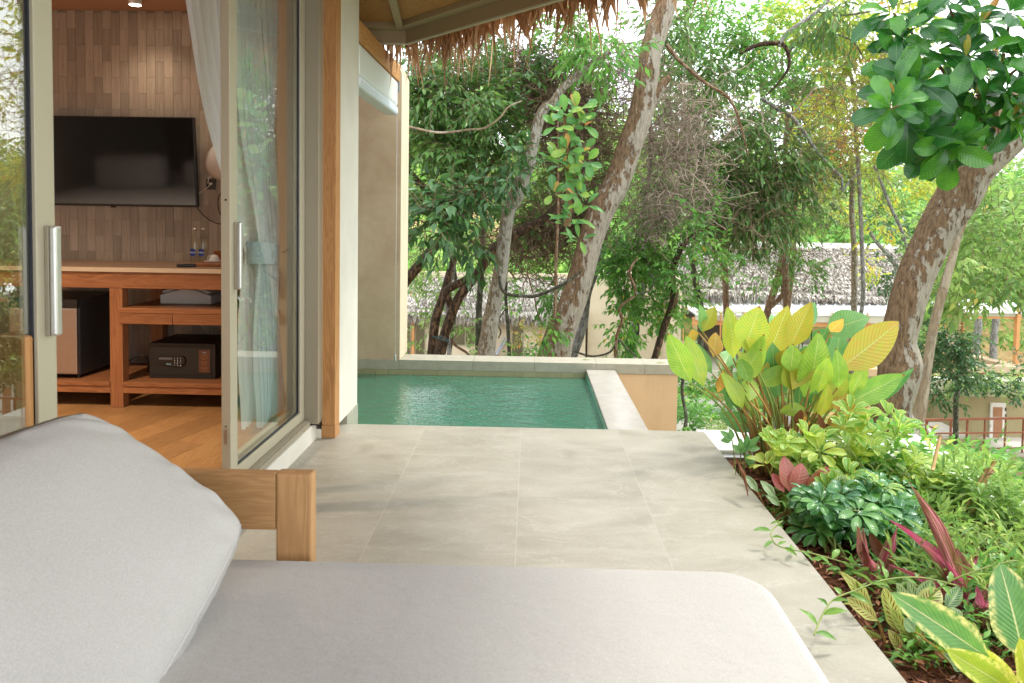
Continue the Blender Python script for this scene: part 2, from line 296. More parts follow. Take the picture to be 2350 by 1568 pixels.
def bigleaf(name, stops, vein_dark=0.75, vscale=26.0, trans=0.35, gloss=0.10, rough=0.28, edge=None, pattern=None, midcol=None, obj_var=0.25, slant=0.9, hue=0.487, tval=1.8):
    """leaf with side veins from UV (u along, v across), colour picked per object"""
    M = NM(name); oi = M.n('ObjectInfo'); uv = M.n('UVMap'); sep = M.n('SeparateXYZ'); M.l(uv.outputs[0], sep.inputs[0])
    u, vv = sep.outputs[0], sep.outputs[1]; av = M.math('ABSOLUTE', M.math('SUBTRACT', vv, 0.5))
    nz = M.noise(M.coord((1, 1, 1)), 6, 4)
    cf = M.math('ADD', M.math('MULTIPLY', oi.outputs['Random'], 0.75), M.math('MULTIPLY', M.math('SUBTRACT', nz, 0.4), 1.0))
    c = M.ramp(cf, stops)
    ph = M.math('MULTIPLY', M.math('SUBTRACT', u, M.math('MULTIPLY', av, slant * 0.42)), vscale)
    fr_ = M.math('ABSOLUTE', M.math('SUBTRACT', M.math('FRACT', ph), 0.5))
    vf = M.ramp(fr_, [(0.0, (1, 1, 1)), (0.28, (0, 0, 0))])
    dk = M.mix(1.0, c, (vein_dark, vein_dark, vein_dark), 'MULTIPLY')
    c = M.mix(vf, c, dk)
    if pattern == 'blotch':       # paired dark ovals beside the midrib on a pale ground
        ph2 = M.math('MULTIPLY', M.math('SUBTRACT', u, M.math('MULTIPLY', av, 0.55)), 9.0)
        o1 = M.math('ABSOLUTE', M.math('SUBTRACT', M.math('FRACT', ph2), 0.5))
        o2 = M.math('ABSOLUTE', M.math('SUBTRACT', av, 0.22))
        oo = M.math('ADD', M.math('MULTIPLY', o1, 1.4), M.math('MULTIPLY', o2, 2.0))
        of = M.ramp(oo, [(0.34, (1, 1, 1)), (0.42, (0, 0, 0))])
        c = M.mix(of, c, (0.20, 0.10, 0.025)) if edge is None else M.mix(of, c, edge)
    if pattern == 'stripe':       # streaks along the leaf
        st = M.noise(M.coord((1, 1, 1), 'UV'), 3, 2)
        mp = M.n('Mapping'); mp.inputs['Scale'].default_value = (1.2, 16, 1); M.l(uv.outputs[0], mp.inputs[0])
        sf = M.ramp(M.noise(mp.outputs[0], 1.4, 3, 0.6), [(0.50, (0, 0, 0)), (0.60, (1, 1, 1))])
        c = M.mix(M.math('MULTIPLY', sf, 0.8), c, edge)
    if pattern == 'edge':
        ef = M.ramp(av, [(0.30, (0, 0, 0)), (0.40, (1, 1, 1))]); mp = M.n('Mapping'); mp.inputs['Scale'].default_value = (9, 3, 1); M.l(uv.outputs[0], mp.inputs[0])
        en = M.ramp(M.noise(mp.outputs[0], 1.5, 3), [(0.38, (0, 0, 0)), (0.6, (1, 1, 1))])
        c = M.mix(M.math('MULTIPLY', ef, en), c, edge)
    if pattern == 'tip':
        tf = M.ramp(M.math('ADD', u, M.math('MULTIPLY', M.noise(M.coord((1, 1, 1)), 30, 2), 0.05)), [(0.975, (0, 0, 0)), (1.0, (1, 1, 1))])
        c = M.mix(tf, c, edge)
    mf = M.ramp(av, [(0.006, (1, 1, 1)), (0.022, (0, 0, 0))])
    c = M.mix(M.math('MULTIPLY', mf, 0.8), c, midcol or (0.45, 0.52, 0.18))
    bh = M.bump(fr_, 0.35, 0.006)
    d = M.n('BsdfDiffuse'); t = M.n('BsdfTranslucent'); g = M.n('BsdfGlossy'); g.inputs['Roughness'].default_value = rough; g.inputs[0].default_value = (0.9, 0.95, 0.95, 1)
    for x in (d, g): M.l(bh, x.inputs['Normal'])
    M.l(c, d.inputs[0]); hs = M.n('HueSaturation'); hs.inputs['Hue'].default_value = hue; hs.inputs['Value'].default_value = tval; M.l(c, hs.inputs['Color']); M.l(hs.outputs[0], t.inputs[0])
    m1 = M.n('MixShader'); m1.inputs[0].default_value = trans; M.l(d.outputs[0], m1.inputs[1]); M.l(t.outputs[0], m1.inputs[2])
    lw = M.n('LayerWeight'); lw.inputs[0].default_value = 0.5; gk = M.math('ADD', M.math('MULTIPLY', M.math('POWER', lw.outputs['Facing'], 4.0), gloss * 3.0), gloss * 0.35)
    m2 = M.n('MixShader'); M.l(gk, m2.inputs[0]); M.l(m1.outputs[0], m2.inputs[1]); M.l(g.outputs[0], m2.inputs[2]); M.l(m2.outputs[0], M.out.inputs[0])
    return M.m
b_cal = bigleaf('calathea_leaf', [(0.0, (0.17, 0.36, 0.05)), (0.35, (0.26, 0.44, 0.06)), (0.7, (0.38, 0.48, 0.06)), (0.95, (0.50, 0.46, 0.06))], 0.78, 17, 0.45, 0.06, 0.35, (0.24, 0.07, 0.02), 'tip')
b_cal_g = bigleaf('calathea_leaf_green', [(0.0, (0.08, 0.27, 0.07)), (0.9, (0.20, 0.42, 0.13))], 0.74, 17, 0.3, 0.10, 0.3)
b_cal_o = bigleaf('calathea_leaf_amber', [(0.0, (0.30, 0.40, 0.05)), (0.5, (0.44, 0.40, 0.05)), (0.9, (0.52, 0.30, 0.06))], 0.78, 17, 0.45, 0.05, 0.35)
b_dry = bigleaf('dry_leaf', [(0.0, (0.16, 0.055, 0.025)), (0.9, (0.32, 0.13, 0.05))], 0.7, 20, 0.15, 0.05, 0.5, midcol=(0.25, 0.1, 0.04))
b_ter = bigleaf('almond_leaf', [(0.0, (0.014, 0.090, 0.018)), (0.45, (0.028, 0.15, 0.022)), (0.85, (0.09, 0.29, 0.03))], 0.70, 15, 0.38, 0.10, 0.25, slant=0.7, midcol=(0.10, 0.26, 0.05))
b_ter_y = bigleaf('almond_leaf_young', [(0.0, (0.20, 0.30, 0.05)), (0.6, (0.42, 0.34, 0.06)), (0.9, (0.42, 0.15, 0.04))], 0.85, 14, 0.42, 0.08, 0.35, slant=0.7)
b_epi = bigleaf('rosette_leaf', [(0.0, (0.05, 0.19, 0.05)), (0.5, (0.11, 0.30, 0.05)), (0.9, (0.28, 0.42, 0.06))], 0.85, 14, 0.35, 0.09, 0.3, slant=0.7, midcol=(0.3, 0.42, 0.12))
b_epi_o = bigleaf('rosette_leaf_young', [(0.0, (0.35, 0.38, 0.08)), (0.9, (0.52, 0.20, 0.07))], 0.9, 14, 0.4, 0.06, 0.35, slant=0.7)
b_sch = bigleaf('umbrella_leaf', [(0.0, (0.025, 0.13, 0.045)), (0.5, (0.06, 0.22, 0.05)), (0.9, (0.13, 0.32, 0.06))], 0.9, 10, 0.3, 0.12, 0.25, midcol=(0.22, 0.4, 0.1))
b_sch_y = bigleaf('umbrella_leaf_variegated', [(0.0, (0.12, 0.30, 0.04)), (0.5, (0.24, 0.42, 0.06)), (0.9, (0.42, 0.52, 0.08))], 0.9, 10, 0.42, 0.08, 0.3, (0.62, 0.62, 0.16), 'edge')  # yellow-green variegated leaf with paler yellow edges
b_ti = bigleaf('pink_leaf', [(0.0, (0.16, 0.05, 0.04)), (0.3, (0.20, 0.13, 0.05)), (0.5, (0.46, 0.06, 0.16)), (0.75, (0.34, 0.06, 0.10)), (0.95, (0.30, 0.09, 0.05))], 0.85, 8, 0.35, 0.09, 0.3, (0.78, 0.30, 0.38), 'stripe', midcol=(0.7, 0.2, 0.3), slant=2.5, hue=0.5)
b_blot = bigleaf('patterned_leaf', [(0.0, (0.30, 0.42, 0.10)), (0.5, (0.42, 0.50, 0.14)), (0.9, (0.55, 0.50, 0.18))], 0.85, 26, 0.3, 0.08, 0.35, (0.18, 0.085, 0.02), 'blotch')
b_blot_g = bigleaf('patterned_leaf_green', [(0.0, (0.22, 0.36, 0.16)), (0.9, (0.42, 0.52, 0.26))], 0.8, 26, 0.3, 0.10, 0.3, (0.035, 0.14, 0.05), 'blotch')
b_canna = bigleaf('variegated_leaf', [(0.0, (0.08, 0.24, 0.06)), (0.5, (0.13, 0.32, 0.08)), (0.9, (0.22, 0.42, 0.09))], 0.86, 16, 0.38, 0.10, 0.25, (0.70, 0.66, 0.24), 'edge', midcol=(0.75, 0.72, 0.35), slant=1.4)
b_canna_y = bigleaf('yellow_edged_leaf', [(0.0, (0.30, 0.46, 0.05)), (0.9, (0.52, 0.58, 0.06))], 0.9, 16, 0.42, 0.08, 0.3, (0.80, 0.76, 0.22), 'edge', midcol=(0.7, 0.7, 0.3), slant=1.4)
b_pink = bigleaf('speckled_pink_leaf', [(0.0, (0.50, 0.16, 0.14)), (0.9, (0.62, 0.10, 0.16))], 0.88, 9, 0.35, 0.08, 0.3, (0.42, 0.26, 0.12), 'stripe', midcol=(0.75, 0.25, 0.3), hue=0.5)
b_plain = bigleaf('plain_leaf', [(0.0, (0.10, 0.26, 0.045)), (0.9, (0.22, 0.42, 0.07))], 0.88, 14, 0.4, 0.08, 0.3)

# bark
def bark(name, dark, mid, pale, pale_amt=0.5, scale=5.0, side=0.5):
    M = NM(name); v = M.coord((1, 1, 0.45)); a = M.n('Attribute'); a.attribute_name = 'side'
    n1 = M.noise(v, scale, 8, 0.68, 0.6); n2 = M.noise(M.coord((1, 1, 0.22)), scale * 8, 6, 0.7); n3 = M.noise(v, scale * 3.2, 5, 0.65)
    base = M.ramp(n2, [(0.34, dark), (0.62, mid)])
    k = M.math('ADD', n1, M.math('MULTIPLY', M.math('SUBTRACT', a.outputs['Fac'], 0.5), side))  # pale patches gather towards the +X side of the trunk
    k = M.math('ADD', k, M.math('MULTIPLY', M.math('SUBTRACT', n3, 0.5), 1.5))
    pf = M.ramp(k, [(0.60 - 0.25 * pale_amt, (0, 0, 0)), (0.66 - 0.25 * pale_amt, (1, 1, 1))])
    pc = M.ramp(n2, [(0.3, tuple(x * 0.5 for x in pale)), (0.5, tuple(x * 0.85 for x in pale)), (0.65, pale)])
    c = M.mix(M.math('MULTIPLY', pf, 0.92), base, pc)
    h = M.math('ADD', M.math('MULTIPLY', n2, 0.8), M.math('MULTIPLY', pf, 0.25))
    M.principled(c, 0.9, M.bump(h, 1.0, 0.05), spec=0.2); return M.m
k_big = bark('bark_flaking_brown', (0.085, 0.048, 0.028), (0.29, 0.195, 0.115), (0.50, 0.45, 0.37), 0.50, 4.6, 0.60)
k_pale = bark('bark_pale_mottled', (0.11, 0.08, 0.05), (0.32, 0.26, 0.17), (0.52, 0.50, 0.43), 0.62, 9, 0.45)
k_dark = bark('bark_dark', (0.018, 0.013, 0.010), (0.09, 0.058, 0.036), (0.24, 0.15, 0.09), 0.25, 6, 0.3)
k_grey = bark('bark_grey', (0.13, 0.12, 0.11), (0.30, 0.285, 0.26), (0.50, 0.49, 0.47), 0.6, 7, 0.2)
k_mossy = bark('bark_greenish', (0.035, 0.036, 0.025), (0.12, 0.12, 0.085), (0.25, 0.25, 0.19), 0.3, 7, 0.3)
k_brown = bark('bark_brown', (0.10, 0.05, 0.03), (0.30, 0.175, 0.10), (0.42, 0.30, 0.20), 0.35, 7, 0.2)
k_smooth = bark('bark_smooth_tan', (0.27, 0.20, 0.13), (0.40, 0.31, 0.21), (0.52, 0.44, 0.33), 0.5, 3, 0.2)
m_twig = simple('dry_twigs', (0.20, 0.135, 0.085), 0.9, 0.4, 3, 0)
m_twig_g = simple('grey_twigs', (0.34, 0.27, 0.21), 0.9, 0.35, 3, 0)
m_stem = simple('green_stem', (0.22, 0.28, 0.06), 0.6, 0.2, 8, 0)
m_stem_o = simple('amber_stem', (0.38, 0.22, 0.06), 0.5, 0.35, 5, 0)
m_stem_b = simple('brown_stem', (0.20, 0.11, 0.05), 0.8, 0.2, 8, 0)
m_bamboo = simple('bamboo_stake', (0.40, 0.25, 0.09), 0.5, 0.2, 12, 0)

M = NM('red_mulch'); v = M.coord(); n1 = M.noise(M.coord((1, 2.5, 1)), 38, 6, 0.7, 1.0)
M.principled(M.ramp(n1, [(0.3, (0.035, 0.014, 0.008)), (0.5, (0.17, 0.065, 0.032)), (0.72, (0.36, 0.16, 0.08))]), 0.95, M.bump(n1, 1.0, 0.04), spec=0.15); m_mulch = M.m
m_chip = leafmat('bark_chips', [(0, (0.06, 0.022, 0.012)), (0.6, (0.22, 0.085, 0.042)), (1, (0.42, 0.20, 0.11))], 0.0, 0.03)
M = NM('hillside_soil'); v = M.coord(); n1 = M.noise(v, 0.22, 6, 0.65); n2 = M.noise(v, 6, 5, 0.7); n3 = M.noise(v, 1.6, 5, 0.65)
grass = M.ramp(n2, [(0.3, (0.09, 0.18, 0.035)), (0.7, (0.24, 0.36, 0.09))]); earth = M.ramp(n3, [(0.3, (0.44, 0.25, 0.11)), (0.7, (0.66, 0.46, 0.27))])
M.principled(M.mix(M.ramp(M.math('ADD', n1, M.math('MULTIPLY', M.math('SUBTRACT', n3, 0.5), 0.5)), [(0.47, (0, 0, 0)), (0.55, (1, 1, 1))]), earth, grass), 0.95, M.bump(n2, 0.6, 0.1), spec=0.1); m_hill = M.m
M = NM('forest_floor'); v = M.coord(); n1 = M.noise(v, 7, 7, 0.7)
M.principled(M.ramp(n1, [(0.3, (0.07, 0.05, 0.025)), (0.5, (0.17, 0.12, 0.065)), (0.7, (0.13, 0.19, 0.05))]), 0.95, M.bump(n1, 0.7, 0.05), spec=0.1); m_soil = M.m
m_path = simple('concrete_path', (0.50, 0.47, 0.42), 0.85, 0.08, 3, 0.15, 60)
m_stone = leafmat('garden_stones', [(0, (0.25, 0.15, 0.09)), (0.4, (0.48, 0.33, 0.2)), (1, (0.66, 0.58, 0.48))], 0.0, 0.04)
m_thatch = leafmat('dry_palm_thatch', [(0, (0.24, 0.125, 0.06)), (0.5, (0.48, 0.28, 0.15)), (1, (0.70, 0.50, 0.30))], 0.2, 0.05)
m_thatch_far = leafmat('weathered_thatch', [(0, (0.17, 0.14, 0.11)), (0.45, (0.46, 0.42, 0.375)), (1, (0.72, 0.68, 0.63))], 0.05, 0.02)
m_metal_roof = simple('white_metal_roof', (0.80, 0.81, 0.82), 0.35, 0.03, 2, 0)
m_rail = simple('red_brown_rail', (0.28, 0.10, 0.055), 0.5, 0.15, 5, 0)
m_orange_wood = simple('orange_timber', (0.62, 0.30, 0.11), 0.55, 0.12, 2, 0)
m_ply = simple('plywood', (0.38, 0.19, 0.10), 0.5, 0.15, 5, 0)
m_skin = simple('skin', (0.35, 0.2, 0.13), 0.6, 0.05, 5, 0)
m_cloth_dark = simple('dark_cloth', (0.03, 0.035, 0.05), 0.9, 0.05, 5, 0)
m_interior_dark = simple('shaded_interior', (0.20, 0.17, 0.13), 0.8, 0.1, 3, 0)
def emis(name, col, st):
    M = NM(name); e = M.n('Emission'); e.inputs[0].default_value = (*col, 1); e.inputs[1].default_value = st; M.l(e.outputs[0], M.out.inputs[0]); return M.m
m_lamp = emis('lamp_light', (1.0, 0.80, 0.58), 14.0)
m_blue_label = simple('blue_label', (0.012, 0.05, 0.30), 0.4, 0.02, 5, 0)
m_print_white = simple('white_print', (0.72, 0.74, 0.78), 0.5, 0.02, 5, 0)
m_print_blue = simple('blue_print', (0.30, 0.55, 0.70), 0.5, 0.02, 5, 0)
m_print_orange = simple('orange_print', (0.36, 0.14, 0.03), 0.5, 0.02, 5, 0)
m_sticker = simple('brown_sticker', (0.11, 0.045, 0.025), 0.5, 0.02, 5, 0)
m_display = simple('grey_display', (0.13, 0.14, 0.15), 0.25, 0.02, 5, 0)
m_rope = simple('teal_rope', (0.03, 0.10, 0.11), 0.8, 0.1, 40, 0)
m_purple = simple('purple_cloth', (0.16, 0.07, 0.3), 0.8, 0.1, 10, 0)
# ---------------------------------------------------------------- mesh helpers
class MB:
    """collects shapes into one mesh"""
    def __init__(s): s.v = []; s.f = []; s.uv = None
    def box(s, x0, x1, y0, y1, z0, z1, rot=None, piv=None):
        b = len(s.v); P = [(x0, y0, z0), (x1, y0, z0), (x1, y1, z0), (x0, y1, z0), (x0, y0, z1), (x1, y0, z1), (x1, y1, z1), (x0, y1, z1)]
        if rot is not None:
            pv = Vector(piv); P = [tuple(pv + rot @ (Vector(p) - pv)) for p in P]
        s.v += P; s.f += [tuple(b + i for i in q) for q in ((0, 3, 2, 1), (4, 5, 6, 7), (0, 1, 5, 4), (1, 2, 6, 5), (2, 3, 7, 6), (3, 0, 4, 7))]
        return s
    def bar(s, a, b, w, h, up=(0, 0, 1)):
        a, b = Vector(a), Vector(b); d = (b - a).normalized(); u = Vector(up)
        if abs(d.dot(u)) > 0.98: u = Vector((0, 1, 0))
        r = d.cross(u).normalized(); u = r.cross(d)
        k = len(s.v)
        for p in (a, b):
            for i, j in ((-1, -1), (1, -1), (1, 1), (-1, 1)): s.v.append(tuple(p + r * (i * w / 2) + u * (j * h / 2)))
        s.f += [tuple(k + i for i in q) for q in ((0, 1, 2, 3), (7, 6, 5, 4), (0, 4, 5, 1), (1, 5, 6, 2), (2, 6, 7, 3), (3, 7, 4, 0))]
        return s
    def quad(s, *P):
        k = len(s.v); s.v += [tuple(p) for p in P]; s.f.append(tuple(range(k, k + len(P)))); return s
    def prism(s, poly, z0, z1):
        k = len(s.v); n = len(poly)
        s.v += [(x, y, z0) for x, y in poly] + [(x, y, z1) for x, y in poly]
        s.f.append(tuple(k + i for i in reversed(range(n)))); s.f.append(tuple(k + n + i for i in range(n)))
        for i in range(n): j = (i + 1) % n; s.f.append((k + i, k + j, k + n + j, k + n + i))
        return s
    def lathe(s, prof, c, n=24, axis=2):
        k = len(s.v)
        for r, z in prof:
            for i in range(n):
                a = 2 * math.pi * i / n; p = [r * math.cos(a), r * math.sin(a)]; p.insert(axis, z)
                s.v.append((c[0] + p[0], c[1] + p[1], c[2] + p[2]))
        m = len(prof)
        for j in range(m - 1):
            for i in range(n):
                q = (i + 1) % n; s.f.append((k + j * n + i, k + j * n + q, k + (j + 1) * n + q, k + (j + 1) * n + i))
        s.f.append(tuple(k + i for i in reversed(range(n)))); s.f.append(tuple(k + (m - 1) * n + i for i in range(n)))
        return s
    def tube(s, pts, rad, n=6):
        pts = [Vector(p) for p in pts]; k = len(s.v); m = len(pts)
        if not hasattr(rad, '__len__'): rad = [rad] * m
        up = Vector((0.13, 0.21, 1)).normalized()
        for i, p in enumerate(pts):
            d = (pts[min(i + 1, m - 1)] - pts[max(i - 1, 0)]).normalized()
            r = d.cross(up)
            if r.length < 1e-3: r = d.cross(Vector((1, 0, 0)))
            r.normalize(); u = r.cross(d)
            for j in range(n):
                a = 2 * math.pi * j / n; s.v.append(tuple(p + (r * math.cos(a) + u * math.sin(a)) * rad[i]))
        for i in range(m - 1):
            for j in range(n):
                q = (j + 1) % n; s.f.append((k + i * n + j, k + i * n + q, k + (i + 1) * n + q, k + (i + 1) * n + j))
        s.f.append(tuple(k + j for j in range(n))); s.f.append(tuple(k + (m - 1) * n + j for j in reversed(range(n))))
        return s
    def mesh(s, name, mat, smooth=False):
        m = bpy.data.meshes.new(name); m.from_pydata(s.v, [], s.f); m.materials.append(mat)
        if smooth: m.polygons.foreach_set('use_smooth', [True] * len(m.polygons))
        m.update(); return m

def link(name, mesh, parent=None, loc=None):
    o = bpy.data.objects.new(name, mesh); COL.objects.link(o)
    if parent is not None: o.parent = parent
    if loc is not None: o.location = loc
    return o
def ob(name, mb, mat, parent=None, smooth=False, bev=0, loc=None, label=None):
    o = link(name, mb.mesh(name, mat, smooth) if isinstance(mb, MB) else mb, parent, loc)
    if bev:
        b = o.modifiers.new('bevel', 'BEVEL'); b.width = bev; b.segments = 2; b.limit_method = 'ANGLE'; b.angle_limit = math.radians(40)
    if label: o['label'] = label
    return o
def tag(o, label, cat, group=None):
    o['label'] = label; o['category'] = cat
    if group: o['group'] = group
    return o
def thing(name, label, cat, loc=(0, 0, 0), group=None):
    o = bpy.data.objects.new(name, None); COL.objects.link(o); o.location = loc; o.empty_display_size = 0.1
    return tag(o, label, cat, group)
def st(o, kind='structure'): o['kind'] = kind; return o
def B(*a): return MB().box(*a)
def catmull(pts, rad, sub=5):
    P = [np.array(p, float) for p in pts]; n = len(P); out = []; ro = []
    for i in range(n - 1):
        p0 = P[max(i - 1, 0)]; p1 = P[i]; p2 = P[i + 1]; p3 = P[min(i + 2, n - 1)]
        for k in range(sub):
            t = k / sub
            out.append(0.5 * ((2 * p1) + (-p0 + p2) * t + (2 * p0 - 5 * p1 + 4 * p2 - p3) * t * t + (-p0 + 3 * p1 - 3 * p2 + p3) * t ** 3)); ro.append(rad[i] * (1 - t) + rad[i + 1] * t)
    out.append(P[-1]); ro.append(rad[-1]); return out, ro

# ================================================================ TERRACE
TX0, TX1, TY1 = -1.24, 1.11, 4.75
tr_ = st(ob('terrace_floor', B(TX0 - 0.02, TX1 - 0.004, -1.6, TY1 - 0.004, -0.16, -0.0004), m_grout))
xs = [TX0, -0.636, -0.036, 0.564, TX1]; ys = [TY1, 4.154, 3.554, 2.954, 2.354, 1.754, 1.154, 0.554, -0.046, -0.646, -1.5]
for i in range(4):
    for j in range(len(ys) - 1):
        x0, x1, y1, y0 = xs[i] + 0.0015, xs[i + 1] - 0.0015, ys[j] - 0.0015, ys[j + 1] + 0.0015
        if i == 3: x1 = TX1
        if j == 0: y1 = TY1
        m = MB().box(-(x1 - x0) / 2, (x1 - x0) / 2, -(y1 - y0) / 2, (y1 - y0) / 2, -0.012, 0)
        ob('floor_tile', m, m_terrace, tr_, loc=((x0 + x1) / 2, (y0 + y1) / 2, 0.0))
# the terrace slab's garden side below the overhang
ob('slab_edge', B(TX1 - 0.02, TX1 - 0.008, -1.6, TY1 - 0.01, -1.6, -0.165), m_taupe, tr_)

# ================================================================ POOL
PX0, PX1, PY1, WZ = -2.75, 0.515, 6.62, -0.075
pool = st(ob('pool_shell', MB().box(PX0 - 0.1, PX1 + 0.24, TY1 - 0.01, PY1 + 0.05, -1.9, -1.62)
          .box(PX1 + 0.004, PX1 + 0.245, TY1 + 0.004, PY1 - 0.004, -1.6, -0.034).box(PX0 - 0.1, PX0, TY1, PY1, -1.6, -0.02)
          .box(PX0, PX1 + 0.24, TY1 - 0.12, TY1 - 0.012, -1.6, -0.17).box(PX0 - 0.1, 1.31, PY1 + 0.012, PY1 + 0.24, -3.6, -0.034), m_peach))
# submerged floor: a deep half, a shallow half and the near step, all tiled
def tiles_h(x0, x1, y0, y1, z, step, name='pool_tile'):
    nx = max(1, round((x1 - x0) / step)); ny = max(1, round((y1 - y0) / step)); wx = (x1 - x0) / nx; wy = (y1 - y0) / ny
    me = MB().box(-wx / 2 + .003, wx / 2 - .003, -wy / 2 + .003, wy / 2 - .003, -0.008, 0).mesh(name, m_pooltile)
    for i in range(nx):
        for j in range(ny): link(name, me, pool, (x0 + wx * (i + .5), y0 + wy * (j + .5), z))
ob('pool_floor', B(PX0, PX1, 5.62, PY1 + 0.01, -1.62, -1.26), m_poolgrout, pool); tiles_h(PX0, PX1, 5.62, PY1, -1.252, 0.30)
ob('pool_bench', B(PX0, PX1, TY1, 5.615, -1.62, -0.66), m_poolgrout, pool); tiles_h(PX0, PX1, TY1, 5.615, -0.652, 0.30)
ob('pool_step', B(PX0, -0.545, TY1, 5.02, -0.655, -0.155), m_poolgrout, pool); tiles_h(-1.35, -0.545, TY1, 5.02, -0.147, 0.16)
ob('pool_lining', MB().box(PX1 - 0.004, PX1 + 0.003, TY1, PY1, -1.6, -0.036).box(PX0, PX1, PY1 + 0.002, PY1 + 0.010, -1.6, -0.078).box(PX0, PX1, TY1 - 0.009, TY1 - 0.002, -1.6, -0.02), m_pooltile, pool)
# olive tiles at the waterline
nb_ = 30; wb_ = (PX1 - PX0) / nb_
me = MB().box(-wb_ / 2 + .0015, wb_ / 2 - .0015, -0.008, 0, -0.052, -0.0005).mesh('band_tile', m_bandtile)
for i in range(nb_): link('band_tile', me, pool, (PX0 + wb_ * (i + .5), PY1 + 0.008, -0.031))
w = MB(); w.quad((PX0, TY1 - 0.001, WZ), (PX1 - 0.005, TY1 - 0.001, WZ), (PX1 - 0.005, PY1 + 0.009, WZ), (PX0, PY1 + 0.009, WZ)); st(ob('water', w, m_water))
# low wall coping behind the pool and the pale strip down its right side
cop = thing('coping_wall', 'pale stone coping running along the far side of the green pool, with a peach wall under it', 'coping', (0, PY1, -0.03))
cx = [-3.0, -1.13, -0.48, 0.06, 0.60, 1.02, 1.325]
for i in range(len(cx) - 1):
    ob('coping_stone', B(cx[i] + .0008, cx[i + 1] - .0008, 0, 0.275, 0, 0.086), m_pool_trim, cop, bev=0.0015)
stp = thing('overflow_edge', 'wet pale stone strip down the right side of the pool', 'pool edge', (PX1, TY1, -0.034))
for k in range(4):
    y0 = TY1 + k * (PY1 - TY1) / 4
    ob('edge_stone', B(-0.005, 0.25, y0 + .001 - TY1, y0 + (PY1 - TY1) / 4 - .001 - TY1, 0.0, 0.036), m_strip, stp, bev=0.006)
# lower wall faces of the pool below the strip (seen from other sides)
lf = thing('fallen_leaf', 'small green leaf lying on the pool coping', 'leaf', (*at(1334, 823, 6.78)[:2], 0.058))
lm = MB(); lm.v = [(0, 0, 0), (0.03, 0.012, 0.006), (0.09, 0.004, 0.001), (0.035, -0.014, 0.004), (0.04, 0.0, 0.010)]; lm.f = [(0, 1, 4), (1, 2, 4), (2, 3, 4), (3, 0, 4)]
ob('blade', lm, m_stem, lf)
lf = thing('fallen_leaf', 'tiny green leaf at the right end of the pool coping', 'leaf', (*at(1505, 836, 6.7)[:2], 0.058)); ob('blade', lm.mesh('blade', m_stem), None, lf)

# ================================================================ VILLA WALL, DOORS, COLUMN
# plastered kerb under the sliding doors and frame members
KX = -1.245
kerb = st(ob('door_kerb', B(-1.42, KX, -1.6, 4.43, -0.1, 0.098), m_white_plaster))
st(ob('kerb_end', B(-1.42, -1.2145, 4.431, 4.752, -0.1, 0.054), m_white_plaster)); trk = st(ob('door_track', MB().box(-1.40, -1.252, -1.6, 4.33, 0.1, 0.128).box(-1.40, -1.262, -1.6, 4.33, 0.1285, 0.134), m_frame_d))
# header above the doors
st(ob('door_header', B(-1.42, -1.25, -1.6, 4.43, 2.62, 2.95), m_frame))
def door(y0, y1, label, handle_y, sidey, gm, zt=2.615):
    d = thing('sliding_door', label, 'sliding door', (-1.29, y0, 0.136))
    L = y1 - y0; H = zt - 0.136; sw = 0.08; rw = 0.055
    for a in (0, L - sw): ob('stile', B(-0.04, 0, a, a + sw, 0, H), m_frame, d, bev=0.002)
    ob('bottom_rail', B(-0.04, -0.001, sw, L - sw, 0, rw), m_frame, d, bev=0.002); ob('top_rail', B(-0.04, -0.001, sw, L - sw, H - rw, H), m_frame, d)
    g = 0.006
    ob('gasket', MB().box(-0.022, -0.010, sw, sw + g, rw, H - rw).box(-0.022, -0.010, L - sw - g, L - sw, rw, H - rw).box(-0.022, -0.010, sw + g, L - sw - g, rw, rw + g).box(-0.022, -0.010, sw + g, L - sw - g, H - rw - g, H - rw), m_gasket, d)
    ob('glass_pane', B(-0.020, -0.014, sw + g, L - sw - g, rw + g, H - rw - g), gm, d)
    h = ob('handle', MB().box(0.0, 0.012, handle_y - 0.014, handle_y + 0.014, 0.855, 1.15), m_frame_d, d, bev=0.002)
    ob('grip', MB().box(0.0125, 0.032, handle_y - 0.014, handle_y + 0.014, 0.855, 1.15), m_alu, h, bev=0.006)
    return d
d1 = door(0.45, 2.045, 'sliding glass door panel at the photo\'s left edge, beside the grey cushion, reflecting trees', 1.56, 1, m_glass2)
d2 = door(3.255, 4.345, 'sliding glass door panel with a tied curtain behind it, beside the tall teak post', 0.055, 1, m_glass)
ob('lock_plate', B(-0.028, -0.016, -0.002, 0, 0.18, 0.245), m_steel, d2); ob('lock_hole', MB().lathe([(0.0035, -0.0025), (0.0035, 0.0)], (-0.02, 0, 0.26), 10, 1), m_black, d2)
ob('stop_hole', MB().lathe([(0.0045, -0.0025), (0.0045, 0.0)], (-0.018, 0, 1.245), 12, 1), m_black, d2)
# slim inner panel frame seen through the glass
ip = thing('inner_door_frame', 'slim second door frame seen through the curtained glass panel', 'door frame', (-1.36, 3.44, 0.136))
ob('stile', MB().box(-0.03, 0, 0, 0.012, 0, 2.47), m_frame, ip); ob('stile', MB().box(-0.03, 0, 0.03, 0.055, 0, 2.47), m_frame, ip)
ob('bottom_rail', B(-0.03, 0, 0.055, 0.86, 0, 0.05), m_frame, ip)
jm = thing('door_jamb', 'champagne aluminium jamb between the glass door and the teak post', 'door jamb', (-1.29, 4.35, 0.105))
ob('post', B(-0.05, 0.078, 0.0, 0.078, 0, 2.51), m_frame_d, jm, bev=0.002); ob('cover_strip', B(0.060, 0.0795, 0.0785, 0.095, 0.02, 2.51), m_frame, jm)
ob('end_cap', B(0.001, 0.080, -0.002, 0.08, -0.006, 0.0), m_black, jm)
post = thing('teak_post', 'tall square teak post with knots beside the glass door', 'post', (-1.213, 4.435, 0.0))
